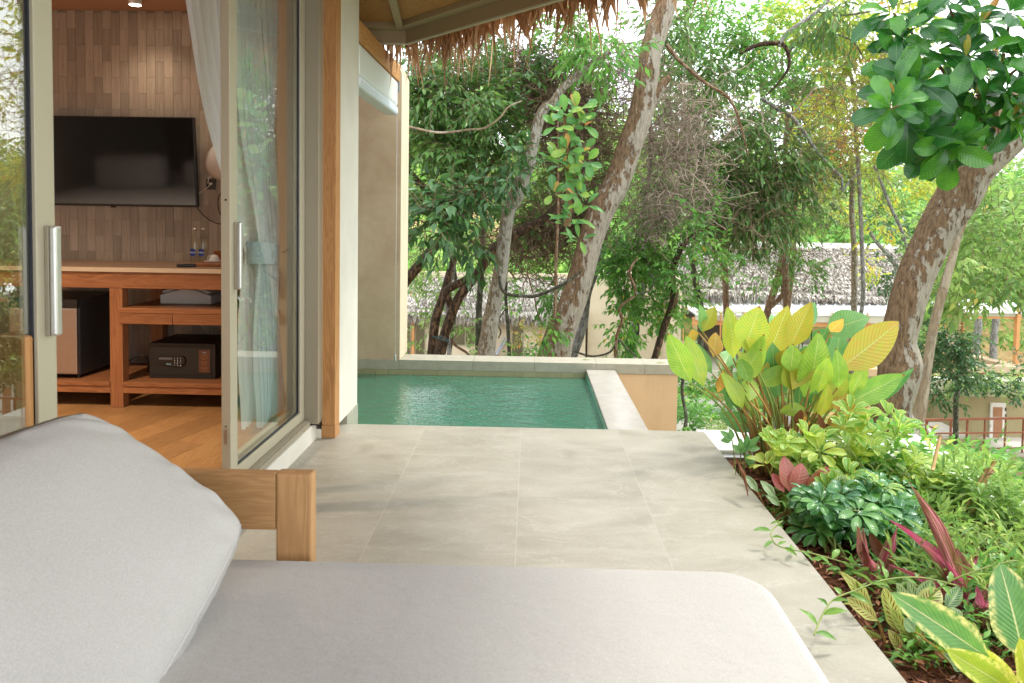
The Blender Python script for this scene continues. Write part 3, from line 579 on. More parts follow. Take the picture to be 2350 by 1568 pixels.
ob('shaft', B(0, 0.078, 0, 0.105, 0.0785, 2.9), m_teak_z, post, bev=0.002); ob('foot', B(-0.0015, 0.0795, -0.0015, 0.1065, 0.001, 0.077), m_teak_z, post, bev=0.002)
st(ob('white_column', B(-1.52, -1.142, 4.545, 5.045, 0.055, 2.95), m_white_plaster)); st(ob('column_skirting', B(-1.525, -1.137, 4.75, 5.05, -0.3, 0.054), m_pool_trim))
# walls of the pool bay
pier = thing('end_wall', 'tan cement rendered wall standing on the coping at the left end of the pool', 'wall', (-1.13, 6.63, 0.057))
pw = MB(); poly = [(-2.9, 0), (0, 0), (0, 2.50), (-0.05, 2.605), (-2.9, 2.605)]
k = len(pw.v); pw.v = [(x, 0, z) for x, z in poly] + [(x, 0.40, z) for x, z in poly]; pw.f = [(0, 1, 2, 3, 4), (9, 8, 7, 6, 5)] + [(i, (i + 5), (i + 1) % 5 + 5, (i + 1) % 5) for i in range(5)]
ob('wall_body', pw, m_taupe, pier)
ob('lit_side_sheet', B(0.0005, 0.004, 0.0, 0.40, 0, 2.49), m_beige, pier)  # pale sheet puts the sky-lit brightness of this end face into colour
st(ob('bay_wall', B(-2.98, -2.80, 5.26, 6.63, -0.6, 2.9), m_taupe)); st(ob('room_end_wall', B(-6.0, -1.525, 5.11, 5.25, -0.2, 2.9), m_taupe))
# teak beam and roller blind cassette over the pool side of the bay
bm = thing('teak_beam', 'sloping-away teak beam above the white blind cassette', 'beam', (-1.135, 5.05, 2.46))
ob('beam_length', B(-0.05, 0, 0, 1.06, 0, 0.14), m_teak_y, bm, bev=0.003); ob('beam_length', B(-0.0505, 0.0005, 1.062, 1.52, 0.001, 0.141), m_teak_y, bm, bev=0.003)
ob('bracket', B(-0.02, 0.004, 1.48, 1.515, -0.085, 0.0), m_pipe, bm)
bl = thing('roller_blind', 'white outdoor roller blind cassette rolled up under the teak beam', 'roller blind', (-1.14, 5.05, 2.17))
ob('cassette', B(-0.11, 0, 0, 1.47, 0.075, 0.285), m_blind, bl, bev=0.02); ob('bottom_rail', B(-0.11, 0.004, 0, 1.475, 0, 0.072), m_blind_lip, bl, bev=0.018)
gw = MB().tube([(-1.145, 6.51, 2.17), (-1.145, 6.51, 0.16)], 0.0025, 6)
ob('guide_wire', gw, m_wire, bl).matrix_parent_inverse = Matrix.Translation((1.14, -5.05, -2.17)); wt = MB().lathe([(0.004, 0), (0.010, 0.01), (0.010, 0.05), (0.005, 0.062), (0.003, 0.09)], (-1.145, 6.51, 0.062), 10)
ob('wire_weight', wt, m_wire, bl).matrix_parent_inverse = Matrix.Translation((1.14, -5.05, -2.17))

# ================================================================ ROOF OVER THE TERRACE
EZ = 2.63
E0, E1 = np.array([-0.955, 5.86]), np.array([0.145, 4.655]); dv = (E1 - E0) / np.linalg.norm(E1 - E0)
E2 = E0 + dv * 2.35; E3 = np.array([E2[0] + 0.25, -3.0]); EL = np.array([-3.4, 5.86])
roof = thing('villa_roof', 'thatched villa eave with woven rattan soffit and taupe fascia above the terrace', 'roof', (0, 0, 0))
edge = [EL, E0, E2, E3]
def inset(d):
    n = []
    for i, p in enumerate(edge):
        ds = []
        for a, b in ((i - 1, i), (i, i + 1)):
            if a < 0 or b > 3: continue
            t = (edge[b] - edge[a]) / np.linalg.norm(edge[b] - edge[a]); ds.append(np.array([t[1], -t[0]]))
        if len(ds) == 1: n.append(p + ds[0] * d)
        else:
            h = ds[0] + ds[1]; h /= np.linalg.norm(h); n.append(p + h * d / h.dot(ds[0]))
    return n
def band(d0, d1, z0, z1):
    a, b = inset(d0), inset(d1); mb = MB()
    for i in range(3):
        P = [a[i], a[i + 1], b[i + 1], b[i]]; mb.prism([tuple(p) for p in P], z0, z1)
    return mb
ob('fascia', band(0.0, 0.022, EZ, EZ + 0.15), m_soffit_frame, roof); ob('fascia_lip', band(-0.004, 0.026, EZ - 0.012, EZ - 0.001), m_frame, roof)
ob('eave_frame', band(0.024, 0.11, EZ + 0.092, EZ + 0.15), m_soffit_frame, roof, bev=0.004)
ins = inset(0.09)
ob('soffit_panel', MB().prism([tuple(p) for p in ins] + [(-3.4, -3.0)], EZ + 0.136, EZ + 0.152), m_rattan, roof)
def rib(p, q, w=0.055): return MB().bar((p[0], p[1], EZ + 0.112), (q[0], q[1], EZ + 0.112), w, 0.05)
c0 = inset(0.10)[1]; ob('ceiling_rib', rib(c0, c0 + np.array([-0.02, -1.0]) * 1.0 + np.array([0.13, 0.0])), m_soffit_frame, roof, bev=0.004)
for q in ((2, (-0.9, -0.8)),): c1 = inset(0.10)[q[0]]; ob('ceiling_rib', rib(c1, c1 + np.array(q[1]) * 2), m_soffit_frame, roof, bev=0.004)
ob('roof_deck', band(0.02, 1.5, EZ + 0.17, EZ + 0.2), m_soffit_frame, roof)
ob('roof_deck_middle', B(-6.2, 1.2, -3.0, 4.4, EZ + 0.22, EZ + 0.27), m_soffit_frame, roof)
# hanging palm thatch behind the fascia: the largest strips are single leaves
rng = random.Random(7)
def strip(L, w, sway, tw):
    mb = MB(); n = 5; pts = []
    for i in range(n + 1):
        t = i / n; ww = w * (1 - max(0, t - 0.35) / 0.65 * 0.93); x = sway * t * t; z = -L * t; y = 0.04 * L * math.sin(t * 2.2 + tw)
        c, s_ = math.cos(tw * 0.5 + t * tw), math.sin(tw * 0.5 + t * tw)
        mb.v += [(x - ww / 2 * c, y - ww / 2 * s_, z), (x, y + 0.12 * ww, z), (x + ww / 2 * c, y + ww / 2 * s_, z)]
    for i in range(n):
        k = i * 3; mb.f += [(k, k + 1, k + 4, k + 3), (k + 1, k + 2, k + 5, k + 4)]
    return mb
def set_rnd(me, vals):
    a = me.attributes.new('rnd', 'FLOAT', 'FACE'); a.data.foreach_set('value', vals)
thm = []
for k in range(24):
    me = strip(rng.uniform(0.20, 0.46) if k % 5 else rng.uniform(0.48, 0.66), rng.uniform(0.018, 0.046), rng.uniform(-0.09, 0.09), rng.uniform(-0.7, 0.7)).mesh('thatch_strip', m_thatch, True)
    set_rnd(me, [rng.random()] * len(me.polygons)); thm.append(me)
el = np.linalg.norm(E2 - E0)
bulk = MB(); bulk2 = MB(); bulk_r = []
def drop(s_, off, z, me):
    p = E0 + dv * s_; nrm = np.array([-dv[1], dv[0]]); p = p + nrm * off
    return (p[0], p[1], z)
ang = math.atan2(dv[1], dv[0])
cnt = 0
for i in range(900):
    s_ = rng.uniform(-0.10, el + 0.1); off = rng.uniform(0.05, 0.34); me = rng.choice(thm)
    dens = 0.62 + 0.38 * math.sin(s_ * 9.0) * math.sin(s_ * 3.7 + 1)
    if rng.random() > dens: continue
    sc = 0.86 * rng.uniform(0.55, 1.15) * (1.0 if s_ < 1.0 else 0.82); z = EZ + 0.19 - off * 0.30 + rng.uniform(0, 0.05)
    loc = drop(s_, off, z, me); R = Matrix.Rotation(ang + rng.uniform(-0.6, 0.6), 4, 'Z') @ Matrix.Rotation(rng.gauss(0.0, 0.16), 4, 'Y') @ Matrix.Rotation(rng.uniform(-0.35, 0.1), 4, 'X')
    mt = Matrix.Translation(loc) @ R @ Matrix.Diagonal((rng.uniform(.8, 1.2), 1, sc, 1))
    if off < 0.22 and cnt < 290:
        o = link('thatch_leaf', me, roof); o.matrix_world = mt; cnt += 1
    else:
        k = len(bulk.v); bulk.v += [tuple(mt @ v.co) for v in me.vertices]; bulk.f += [tuple(k + q for q in p.vertices) for p in me.polygons]; bulk_r += [rng.random()] * len(me.polygons)
bm_ = bulk.mesh('thatch_fringe', m_thatch, True); set_rnd(bm_, bulk_r); o = link('thatch_fringe', bm_, roof); o['kind'] = 'stuff'
for i in range(150):
    me = rng.choice(thm); mt = Matrix.Translation((E0[0] - rng.uniform(-0.05, 0.9), E0[1] + rng.uniform(0.04, 0.22), EZ + 0.15)) @ Matrix.Rotation(rng.uniform(-.6, .6), 4, 'Z') @ Matrix.Rotation(rng.gauss(0, .16), 4, 'Y') @ Matrix.Diagonal((1, 1, rng.uniform(.5, 1.0), 1))
    o = link('thatch_leaf', me, roof) if i % 15 == 0 else None
    if o: o.matrix_world = mt
    else:
        k = len(bulk2.v); bulk2.v += [tuple(mt @ v.co) for v in me.vertices]; bulk2.f += [tuple(k + q for q in p.vertices) for p in me.polygons]
bm2 = bulk2.mesh('thatch_fringe', m_thatch, True); set_rnd(bm2, [rng.random() for _ in bm2.polygons]); o = link('thatch_fringe', bm2, roof); o['kind'] = 'stuff'
# slope of thatch above the eave
sl_ = MB(); a_, b_ = inset(-0.42), inset(2.6)
for i in range(3): sl_.quad((*a_[i], EZ + 0.11), (*a_[i + 1], EZ + 0.11), (*b_[i + 1], EZ + 2.1), (*b_[i], EZ + 2.1))
me = sl_.mesh('thatch_slope', m_thatch); set_rnd(me, [0.3] * 3); link('thatch_slope', me, roof)

# ================================================================ THE ROOM
FZ = 0.14; WY = 5.10; CZ = 2.66; RX0 = -5.6
st(ob('room_floor', B(RX0, -1.421, -1.6, WY, 0.0, FZ - 0.0015), m_floor)); flo = bpy.data.objects['room_floor']
# oak planks at a slight angle
th = math.radians(-14); pw_ = 0.17; pl_ = 1.25
me_p = MB().box(-pw_ / 2 + .0008, pw_ / 2 - .0008, -pl_ / 2 + .0008, pl_ / 2 - .0008, -0.010, 0).mesh('plank', m_floor)
Rz = Matrix.Rotation(th, 4, 'Z'); cpt = Vector((-2.6, 3.2, 0)); pk = 0
for i in range(-14, 15):
    for j in range(-3, 4):
        p = cpt + (Rz @ Vector((i * pw_, j * pl_ + (0.5 if i % 2 else 0) * pl_ + 0.21 * (i % 3), 0)))
        if not (-3.9 < p.x < -1.62 and 0.6 < p.y < 4.9): continue
        o = link('floor_plank', me_p, flo); o.matrix_world = Matrix.Translation((p.x, p.y, FZ)) @ Rz
st(ob('room_ceiling', B(RX0, -1.421, -1.6, WY, CZ, CZ + 0.06), m_ceil)); st(ob('room_side_wall', B(RX0 - 0.1, RX0, -1.7, WY, 0, CZ), m_roomwall)); st(ob('room_near_wall', B(RX0, -1.3, -1.72, -1.6, 0, CZ + 0.3), m_roomwall))
st(ob('return_wall', B(-1.42, -1.30, 4.431, 5.108, 0.0, CZ), m_roomwall))
wall = st(ob('tiled_wall', B(RX0, -1.42, WY - 0.002, WY + 0.008, FZ, CZ), m_tilegrout))
tw_, th_ = 0.0595, 0.212
me_t = MB().box(-tw_ / 2 + .0009, tw_ / 2 - .0009, -0.006, 0, -th_ / 2 + .0009, th_ / 2 - .0009).mesh('wall_tile', m_tile)
me_h = {}
rest = MB(); nt_ = 0
x = -4.6; ci = 0
while x < -1.45:
    z = FZ + (th_ / 2 if ci % 2 else 0) - th_ * 0.2
    while z < CZ:
        z0, z1 = max(z, FZ + .002), min(z + th_, CZ - .002)
        if z1 - z0 > 0.02:
            if z1 - z0 > th_ - 0.001 and -3.33 < x < -2.10 and nt_ < 295: link('wall_tile', me_t, wall, (x + tw_ / 2, WY - 0.003 - 0.0007 * ((ci * 7 + int(z * 100)) % 3), z + th_ / 2)); nt_ += 1
            else: rest.box(x + .0009, x + tw_ - .0009, WY - 0.009, WY - 0.003, z0 + .0009, z1 - .0009)
        z += th_
    x += tw_; ci += 1
o = ob('wall_tiling', rest, m_tile, wall); o['kind'] = 'stuff'
# television
tv = thing('television', 'large black flat television hung on the wood-look tiled wall', 'television', (-2.22, 5.045, 1.655))
R = Matrix.Rotation(math.radians(5.5), 4, 'X'); tv.matrix_world = Matrix.Translation((-2.22, 5.02, 1.655)) @ R
ob('bezel', MB().box(-1.10, 0, 0, 0.035, -0.30, 0.292), m_black, tv, bev=0.003); ob('screen', B(-1.092, -0.009, -0.0025, -0.0003, -0.285, 0.284), m_screen, tv); ob('sensor', B(-0.585, -0.555, -0.004, 0.01, -0.309, -0.2985), m_black, tv)
# cables, sockets, round white device
def txt(s, size, mat, parent, mtx, name='lettering', bold=0.0):
    c = bpy.data.curves.new(name, 'FONT'); c.body = s; c.size = size; c.align_x = 'CENTER'; c.align_y = 'CENTER'; c.extrude = 0.0002; c.offset = bold
    t = bpy.data.objects.new('tmp', c); COL.objects.link(t); dg = bpy.context.evaluated_depsgraph_get(); me = bpy.data.meshes.new_from_object(t.evaluated_get(dg)); bpy.data.objects.remove(t); me.materials.clear(); me.materials.append(mat)
    o = link(name, me, parent); o.matrix_local = mtx; return o
RXm = Matrix.Rotation(math.radians(90), 4, 'X')
p = at(505, 372, 5.07); wl = thing('round_wall_device', 'round white plastic disc on the tiled wall, half behind the door frame', 'wall lamp', (p[0] + 0.018, 5.07, p[2]))
ob('disc', MB().lathe([(0.012, -0.055), (0.05, -0.05), (0.085, -0.034), (0.115, -0.012), (0.125, 0.012), (0.122, 0.022)], (0, 0, 0), 40, 1), m_whiteplastic, wl, True)
def cable(name, label, pts, Y, r, mat):
    P = [at(x_, y_, Y) for x_, y_ in pts]; P, rr = catmull(P, [r] * len(P), 6); o = ob(name, MB().tube(P, r, 6), mat, None, True); tag(o, label, 'cable'); return o
cable('power_cable', 'black cable sagging from below the television to the right', [(448, 468), (455, 480), (470, 497), (492, 511), (516, 516)], 5.07, 0.0035, m_black)
cable('power_cable', 'black cable hanging from the right wall socket beside the door frame', [(513, 436), (503, 450), (500, 470), (505, 490), (517, 506)], 5.07, 0.0035, m_black)
cable('white_cable', 'white cable curving from the wall socket up to the round disc', [(477, 421), (480, 408), (492, 402), (520, 400)], 5.07, 0.0035, m_whiteplastic)
cable('white_cable', 'white cable running from the wall socket behind the television', [(487, 420), (474, 432), (462, 440), (455, 446)], 5.07, 0.003, m_whiteplastic)
for i, (px_, lab) in enumerate(((485, 'dark square wall socket right of the television'), (519, 'dark wall socket half hidden by the door frame'))):
    p = at(px_, 423, 5.085); s_ = thing('wall_socket', lab, 'socket', (p[0], 5.085, p[2])); ob('plate', B(-0.033, 0.033, -0.006, 0.003, -0.035, 0.035), m_plug_grey, s_, bev=0.002); ob('plug', B(-0.008, 0.012, -0.022, -0.0065, -0.006, 0.010), m_whiteplastic, s_, bev=0.003)
# counter cabinet
cab = thing('teak_cabinet', 'long open teak cabinet under the television, with drawers and lower shelf', 'cabinet', (0, 0, 0))
YF = 4.50; ZT = 0.988
CX0, CX1 = -4.3, -1.5; lx = -2.515
ob('counter_top', B(CX0, CX1, YF - 0.012, WY - 0.014, ZT - 0.012, ZT), m_countertop, cab); ob('counter_edging', B(CX0, CX1, YF - 0.015, YF - 0.0125, ZT - 0.026, ZT), m_counteredge, cab); ob('counter_board', B(CX0, CX1, YF - 0.012, WY - 0.014, ZT - 0.026, ZT - 0.0125), m_countertop, cab)
ob('apron', B(CX0, CX1, YF, YF + 0.04, ZT - 0.125, ZT - 0.028), m_dteak_x, cab, bev=0.002)
for xx, yy in ((lx, YF + 0.001), (-4.2, YF + 0.001), (-1.62, YF + 0.001), (lx, WY - 0.1), (-2.05, WY - 0.1)): ob('leg', B(xx, xx + 0.078, yy, yy + 0.07, FZ + 0.001, ZT - 0.126), m_dteak_z, cab, bev=0.002)
p1 = at(400, 708, YF)[2]; p2 = at(400, 720, YF)[2]; p3 = at(400, 745, YF)[2]
ob('middle_shelf', B(lx + 0.06, CX1, YF - 0.01, WY - 0.02, p2, p1 - 0.001), m_dteak_x, cab, bev=0.002)
dx = at(397, 730, YF)[0]
ob('drawer', B(lx + 0.062, dx - .0015, YF - 0.008, YF + 0.4, p3, p2 - 0.002), m_dteak_x, cab, bev=0.002); ob('drawer', B(dx + .0015, -1.62, YF - 0.008, YF + 0.4, p3, p2 - 0.002), m_dteak_x, cab, bev=0.002)
q1 = at(400, 879, YF)[2]; q2 = at(400, 889, YF)[2]; q3 = at(400, 905, YF)[2]
ob('lower_shelf', B(lx + 0.079, CX1, YF - 0.008, WY - 0.02, q2 + 0.001, q1), m_dteak_x, cab, bev=0.002); ob('lower_shelf', B(CX0, lx - 0.001, YF - 0.008, WY - 0.02, q2 + 0.001, q1), m_dteak_x, cab, bev=0.002)
ob('lower_rail', B(lx + 0.079, CX1, YF, YF + 0.04, q3, q2), m_dteak_x, cab, bev=0.002); ob('lower_rail', B(CX0, lx - 0.001, YF, YF + 0.04, q3, q2), m_dteak_x, cab, bev=0.002)
SH = q1
# minibar fridge on the lower shelf, its front to the camera
fx1 = at(177, 780, YF + 0.05)[0]; fr_ = thing('mini_fridge', 'dark mini fridge with a brushed copper-grey door on the left lower shelf', 'fridge', (fx1, YF + 0.05, SH))
fh = at(180, 688, YF + 0.05)[2] - SH
ob('body', B(-0.42, 0.0, 0.03, 0.50, 0.018, fh), m_fridge, fr_, bev=0.006); ob('door', B(-0.42, -0.002, 0, 0.028, 0.03, fh - 0.055), m_steel, fr_, bev=0.004); ob('top_trim', B(-0.42, 0, 0.004, 0.0295, fh - 0.052, fh - 0.001), m_black, fr_)
for a_ in (-0.40, -0.03): ob('foot', MB().lathe([(0.012, 0), (0.012, 0.017)], (a_, 0.06, 0.0005), 10), m_black, fr_)
# safe
sx0, sx1 = at(343, 860, 4.62)[0], at(494, 860, 4.62)[0]; sz1 = at(343, 787, 4.62)[2]
sz = thing('safe_box', 'black hotel safe with keypad and brown sticker on the lower shelf', 'safe', (sx0, 4.62, SH))
SW_, SHT = sx1 - sx0, sz1 - SH
ob('body', B(0, SW_, 0, 0.36, 0.001, SHT), m_safe, sz, bev=0.002); ob('door', B(0.022, SW_ - 0.022, -0.0035, -0.0005, 0.022, SHT - 0.02), m_safe, sz, bev=0.001)
kp = ob('keypad', MB(), m_black, sz); me = bpy.data.meshes.new('keypad'); bb = MB(); n = 20; pl2 = []
for i in range(n):
    a_ = 2 * math.pi * i / n; ex = 0.088 * (abs(math.cos(a_)) ** 0.45) * (1 if math.cos(a_) > 0 else -1); ez = 0.034 * (abs(math.sin(a_)) ** 0.6) * (1 if math.sin(a_) > 0 else -1); pl2.append((ex, ez))
bb.v = [(x_, -0.004, z_) for x_, z_ in pl2] + [(x_ * .93, -0.013, z_ * .88) for x_, z_ in pl2]; bb.f = [tuple(reversed(range(n, 2 * n)))] + [(i, (i + 1) % n, (i + 1) % n + n, i + n) for i in range(n)]
kp.data = bb.mesh('keypad', m_black); kp.location = (0.145, 0, SHT * 0.52)
ob('display', B(-0.078, 0.004, -0.0148, -0.0132, 0.006, 0.018), m_display, kp)
txt('Onity', 0.013, m_print_blue, kp, Matrix.Translation((-0.018, -0.0135, -0.022)) @ RXm, 'lettering', 0.0003)
for i, ch in enumerate('123456789*0#'):
    cx_, cz_ = 0.020 + (i % 3) * 0.018, 0.014 - (i // 3) * 0.0145
    ob('key', B(cx_ - .006, cx_ + .006, -0.0148, -0.0132, cz_ - .005, cz_ + .005), m_safe, kp); txt(ch, 0.010, m_print_white, kp, Matrix.Translation((cx_, -0.0152, cz_)) @ RXm, 'digit', 0.0003)
sk_ = ob('sticker', B(SW_ * 0.755, SW_ * 0.925, -0.0046, -0.0038, SHT * 0.19, SHT * 0.83), m_sticker, sz)
txt('Onity', 0.011, m_print_blue, sk_, Matrix.Translation((SW_ * 0.84, -0.005, SHT * 0.76)) @ RXm)
ln = MB()
for i, (z_, w_) in enumerate(((.70, .6), (.67, .4), (.63, .8), (.58, .55), (.55, .35), (.49, .7), (.46, .7), (.43, .6), (.40, .5), (.34, .7), (.31, .7), (.28, .6), (.23, .8))): ln.box(SW_ * (0.84 - 0.075 * w_), SW_ * (0.84 + 0.075 * w_), -0.0052, -0.0048, SHT * z_, SHT * z_ + 0.0016)
ob('print_lines', ln, m_print_orange, sk_)
cable('safe_cable', 'black cable looping from the safe down behind the lower shelf', [(285, 838), (300, 826), (325, 816), (338, 824), (340, 850), (338, 868)], 4.80, 0.005, m_black)
cable('thin_cable', 'thin grey cable hanging under the drawers above the safe', [(458, 745), (472, 755), (480, 768), (486, 790)], 5.06, 0.002, m_whiteplastic)
# white phone base on the middle shelf
tx0, tx1 = at(367, 683, 4.72)[0], at(484, 683, 4.72)[0]
tl_ = thing('plastic_appliance', 'white plastic appliance with sloping twin lids on the cabinet shelf above the drawers', 'appliance', (tx0, 4.72, p1))
TW = tx1 - tx0; mm = MB(); prof = [(0, 0), (TW, 0), (TW, 0.055), (TW * 0.72, 0.085), (TW * 0.5, 0.100), (TW * 0.28, 0.085), (0, 0.055)]
mm.v = [(x_, 0, z_) for x_, z_ in prof] + [(x_, 0.2, z_) for x_, z_ in prof]; n = 7; mm.f = [tuple(range(n)), tuple(reversed(range(n, 2 * n)))] + [(i, i + n, (i + 1) % n + n, (i + 1) % n) for i in range(n)]
ob('casing', mm, m_whiteplastic, tl_, bev=0.006)
for s_ in (0, 1):
    a_ = (TW * 0.04, 0.09, 0.072) if s_ == 0 else (TW * 0.96, 0.09, 0.072); b_ = (TW * 0.40, 0.09, 0.112) if s_ == 0 else (TW * 0.62, 0.09, 0.112)
    ob('lid', MB().bar(a_, b_, 0.17, 0.018), m_whiteplastic, tl_, bev=0.005)
# things on the counter
CTZ = ZT
tray = thing('serving_tray', 'low teak tray on the counter under the cup and bottles', 'tray', (at(458, 600, 4.75)[0], 4.68, CTZ)); ob('board', B(0, 0.5, 0, 0.26, 0.001, 0.022), m_dteak_x, tray, bev=0.003); ob('rim', B(0, 0.5, 0.001, 0.012, 0.0225, 0.030), m_dteak_x, tray)
for i, (px_, lab) in enumerate(((446, 'left glass water bottle with round blue label on the counter'), (465, 'right glass water bottle with round blue label, beside the cup'))):
    p = at(px_, 600, 4.83); b_ = thing('water_bottle', lab, 'bottle', (p[0] + 0.004, 4.83, CTZ + 0.0235 if p[0] > tray.location.x else CTZ + 0.001), 'glass water bottles'); hgt = at(px_, 524, 4.83)[2] - b_.location.z; k_ = hgt / 0.26
    ob('glass', MB().lathe([(0.030 * k_, 0.0), (0.033 * k_, 0.006 * k_), (0.033 * k_, 0.15 * k_), (0.030 * k_, 0.18 * k_), (0.016 * k_, 0.215 * k_), (0.0125 * k_, 0.225 * k_), (0.0125 * k_, 0.248 * k_)], (0, 0, 0), 28), m_bottle, b_, True)
    ob('cap', MB().lathe([(0.014 * k_, 0), (0.0145 * k_, 0.003), (0.013 * k_, 0.012 * k_)], (0, 0, 0.249 * k_), 20), m_alu, b_, True)
    lb = MB(); nn = 24; cz_ = 0.088 * k_; rr_ = 0.0275 * k_; Rb = 0.0336 * k_; lb.v = [(-0.006 * 0, -Rb - 0.0006, cz_)]
    for j in range(nn):
        a_ = 2 * math.pi * j / nn; th2 = (rr_ * math.cos(a_)) / Rb - 0.15; lb.v.append((Rb * math.sin(th2) * 1.02, -Rb * math.cos(th2) * 1.02, cz_ + rr_ * math.sin(a_)))
    lb.v[0] = (Rb * math.sin(-0.15) * 1.02, -Rb * math.cos(-0.15) * 1.02, cz_)
    lb.f = [(0, 1 + j, 1 + (j + 1) % nn) for j in range(nn)]; la = ob('label', lb, m_blue_label, b_)
    t = txt('CRYSTAL', 0.0135 * k_, m_print_white, la, Matrix.Translation((0, 0, 0)), 'lettering', 0.0004)
    for v_ in t.data.vertices:
        x_, y_, z_ = v_.co; th2 = x_ / Rb - 0.15; v_.co = (Rb * 1.035 * math.sin(th2), -Rb * 1.035 * math.cos(th2) - z_, cz_ + y_)
cp = thing('tea_cup', 'white cup turned upside down on a saucer in front of the amber glass', 'cup', (at(491, 590, 4.76)[0], 4.76, CTZ + 0.0225)); r0 = 0.030
ob('saucer', MB().lathe([(0.03, 0), (0.058, 0.006), (0.060, 0.010), (0.03, 0.008)], (0, 0, 0), 28), m_whiteplastic, cp, True)
ob('bowl', MB().lathe([(0.034, 0.0), (0.034, 0.004), (0.029, 0.022), (0.019, 0.036), (0.010, 0.037), (0.010, 0.04)], (0.002, 0, 0.009), 28), m_whiteplastic, cp, True)
ob('handle', MB().tube([(-0.018, 0, 0.043), (-0.033, 0, 0.040), (-0.042, 0, 0.026), (-0.036, 0, 0.014)], 0.0035, 8), m_whiteplastic, cp, True)
ag = thing('amber_tumbler', 'ribbed amber glass behind the white cup', 'glass', (at(503, 590, 4.86)[0], 4.86, CTZ + 0.0235)); gm = MB(); nr = 40
for r, z in ((0.026, 0), (0.028, 0.03), (0.030, 0.065)):
    for i in range(nr): a_ = 2 * math.pi * i / nr; q = r + (0.0012 if i % 2 else -0.0012); gm.v.append((q * math.cos(a_), q * math.sin(a_), z))
for j in range(2):
    for i in range(nr): gm.f.append((j * nr + i, j * nr + (i + 1) % nr, (j + 1) * nr + (i + 1) % nr, (j + 1) * nr + i))
gm.f.append(tuple(range(nr))); ob('cup', gm, m_amber, ag)
rm = thing('remote_control', 'black remote control lying at the edge of the counter', 'remote control', (at(428, 607, 4.62)[0], 4.62, CTZ + 0.001)); ob('case', B(-0.055, 0.055, -0.018, 0.018, 0, 0.018), m_black, rm, bev=0.005); rm.rotation_euler = (0, 0, 0.3)
ob('button', MB().lathe([(0.008, 0), (0.007, 0.002)], (-0.025, 0, 0.0182), 12), m_display, rm)
# ceiling spot
p = atZ(310, 4, CZ - 0.02); cl = thing('ceiling_spotlight', 'small lit round spotlight on the room ceiling', 'ceiling light', (p[0], p[1], CZ - 0.04)); ob('ring', MB().lathe([(0.040, 0.0), (0.040, 0.039)], (0, 0, 0), 28), m_offwhite, cl, True); ob('lens', MB().lathe([(0.034, -0.0015), (0.034, -0.0002)], (0, 0, 0), 28), m_lamp, cl)
for (lx_, ly_, e_) in ((p[0], p[1], 7), (p[0] - 1.3, p[1] - 0.1, 7), (p[0] + 0.8, p[1], 6), (p[0] - 0.4, 3.0, 165), (p[0] - 1.8, 2.4, 150)):  # first spot is visible; the rest are unseen, added to brighten the room
    L = bpy.data.lights.new('spot_lamp', 'SPOT'); L.energy = e_; L.color = (1.0, 0.80, 0.60); L.spot_size = math.radians(120); L.spot_blend = 0.9; L.shadow_soft_size = 0.05; o = bpy.data.objects.new('spot_lamp', L); COL.objects.link(o); o.location = (lx_, ly_, CZ - 0.06)
    if (lx_, ly_) != (p[0], p[1]):
        added_spot = thing('ceiling_spotlight', 'added unseen ceiling spotlight ' + ('left of the visible one, behind the door panel' if lx_ < p[0] - 1 and ly_ > 4 else 'right of the visible one, behind the curtain' if ly_ > 4 else 'over the bed, nearest the side wall' if lx_ < p[0] - 1 else 'over the middle of the room'), 'ceiling light', (lx_, ly_, CZ - 0.04)); ob('ring', MB().lathe([(0.040, 0.0), (0.040, 0.039)], (0, 0, 0), 20), m_offwhite, added_spot, True)
# bed whose white linen shows in the television
bed = thing('bed', 'bed with white linen deep inside the room, seen mirrored in the television', 'bed', (-4.2, 0.4, FZ)); ob('bed_base', B(-1.4, 0.9, -1.2, 1.6, 0.001, 0.28), m_dteak_x, bed); ob('mattress', B(-1.35, 0.85, -1.15, 1.55, 0.281, 0.66), m_bed, bed, bev=0.05); ob('pillow', B(-1.1, -0.25, 0.30, 0.55, 0.661, 1.06), m_bed, bed, bev=0.08); ob('pillow', B(-0.1, 0.7, 0.10, 0.35, 0.661, 0.98), m_bed, bed, bev=0.08)
# curtain: gathered sheer, tied back
def curtain_mesh(ya, yt, yb, za, zt, zb, amp, folds, x0, seed):
    r_ = random.Random(seed); mb = MB(); nu, nv = folds * 8, 34
    ph = [r_.uniform(-0.5, 0.5) for _ in range(folds + 2)]
    for j in range(nv + 1):
        z = za + (zb - za) * j / nv
        if z > zt: t = (za - z) / (za - zt); t = t ** 1.35; y0 = ya[0] + (yt[0] - ya[0]) * t; y1 = ya[1] + (yt[1] - ya[1]) * t; am = amp * (1 - 0.55 * t)
        else: t = (zt - z) / (zt - zb); t = min(1, t * 1.6) ** 0.8; y0 = yt[0] + (yb[0] - yt[0]) * t; y1 = yt[1] + (yb[1] - yt[1]) * t; am = amp * (0.45 + 0.4 * t)
        for i in range(nu + 1):
            s_ = i / nu; k_ = min(folds, int(s_ * folds)); a_ = s_ * folds * 2 * math.pi + ph[k_] * 0.6
            mb.v.append((x0 + am * math.sin(a_) + 0.012 * math.sin(j * 0.4 + i * 0.1), y0 + (y1 - y0) * s_ + 0.3 * am * math.sin(2 * a_), z))
    for j in range(nv):
        for i in range(nu): a_ = j * (nu + 1) + i; mb.f.append((a_, a_ + 1, a_ + nu + 2, a_ + nu + 1))
    return mb
cur = thing('sheer_curtain', 'pale blue-grey sheer curtain tied back behind the glass door', 'curtain', (0, 0, 0))
ob('panel', curtain_mesh((3.70, 4.36), (4.10, 4.40), (4.06, 4.46), 2.62, 1.11, 0.16, 0.030, 9, -1.47, 3), m_sheer, cur, True)
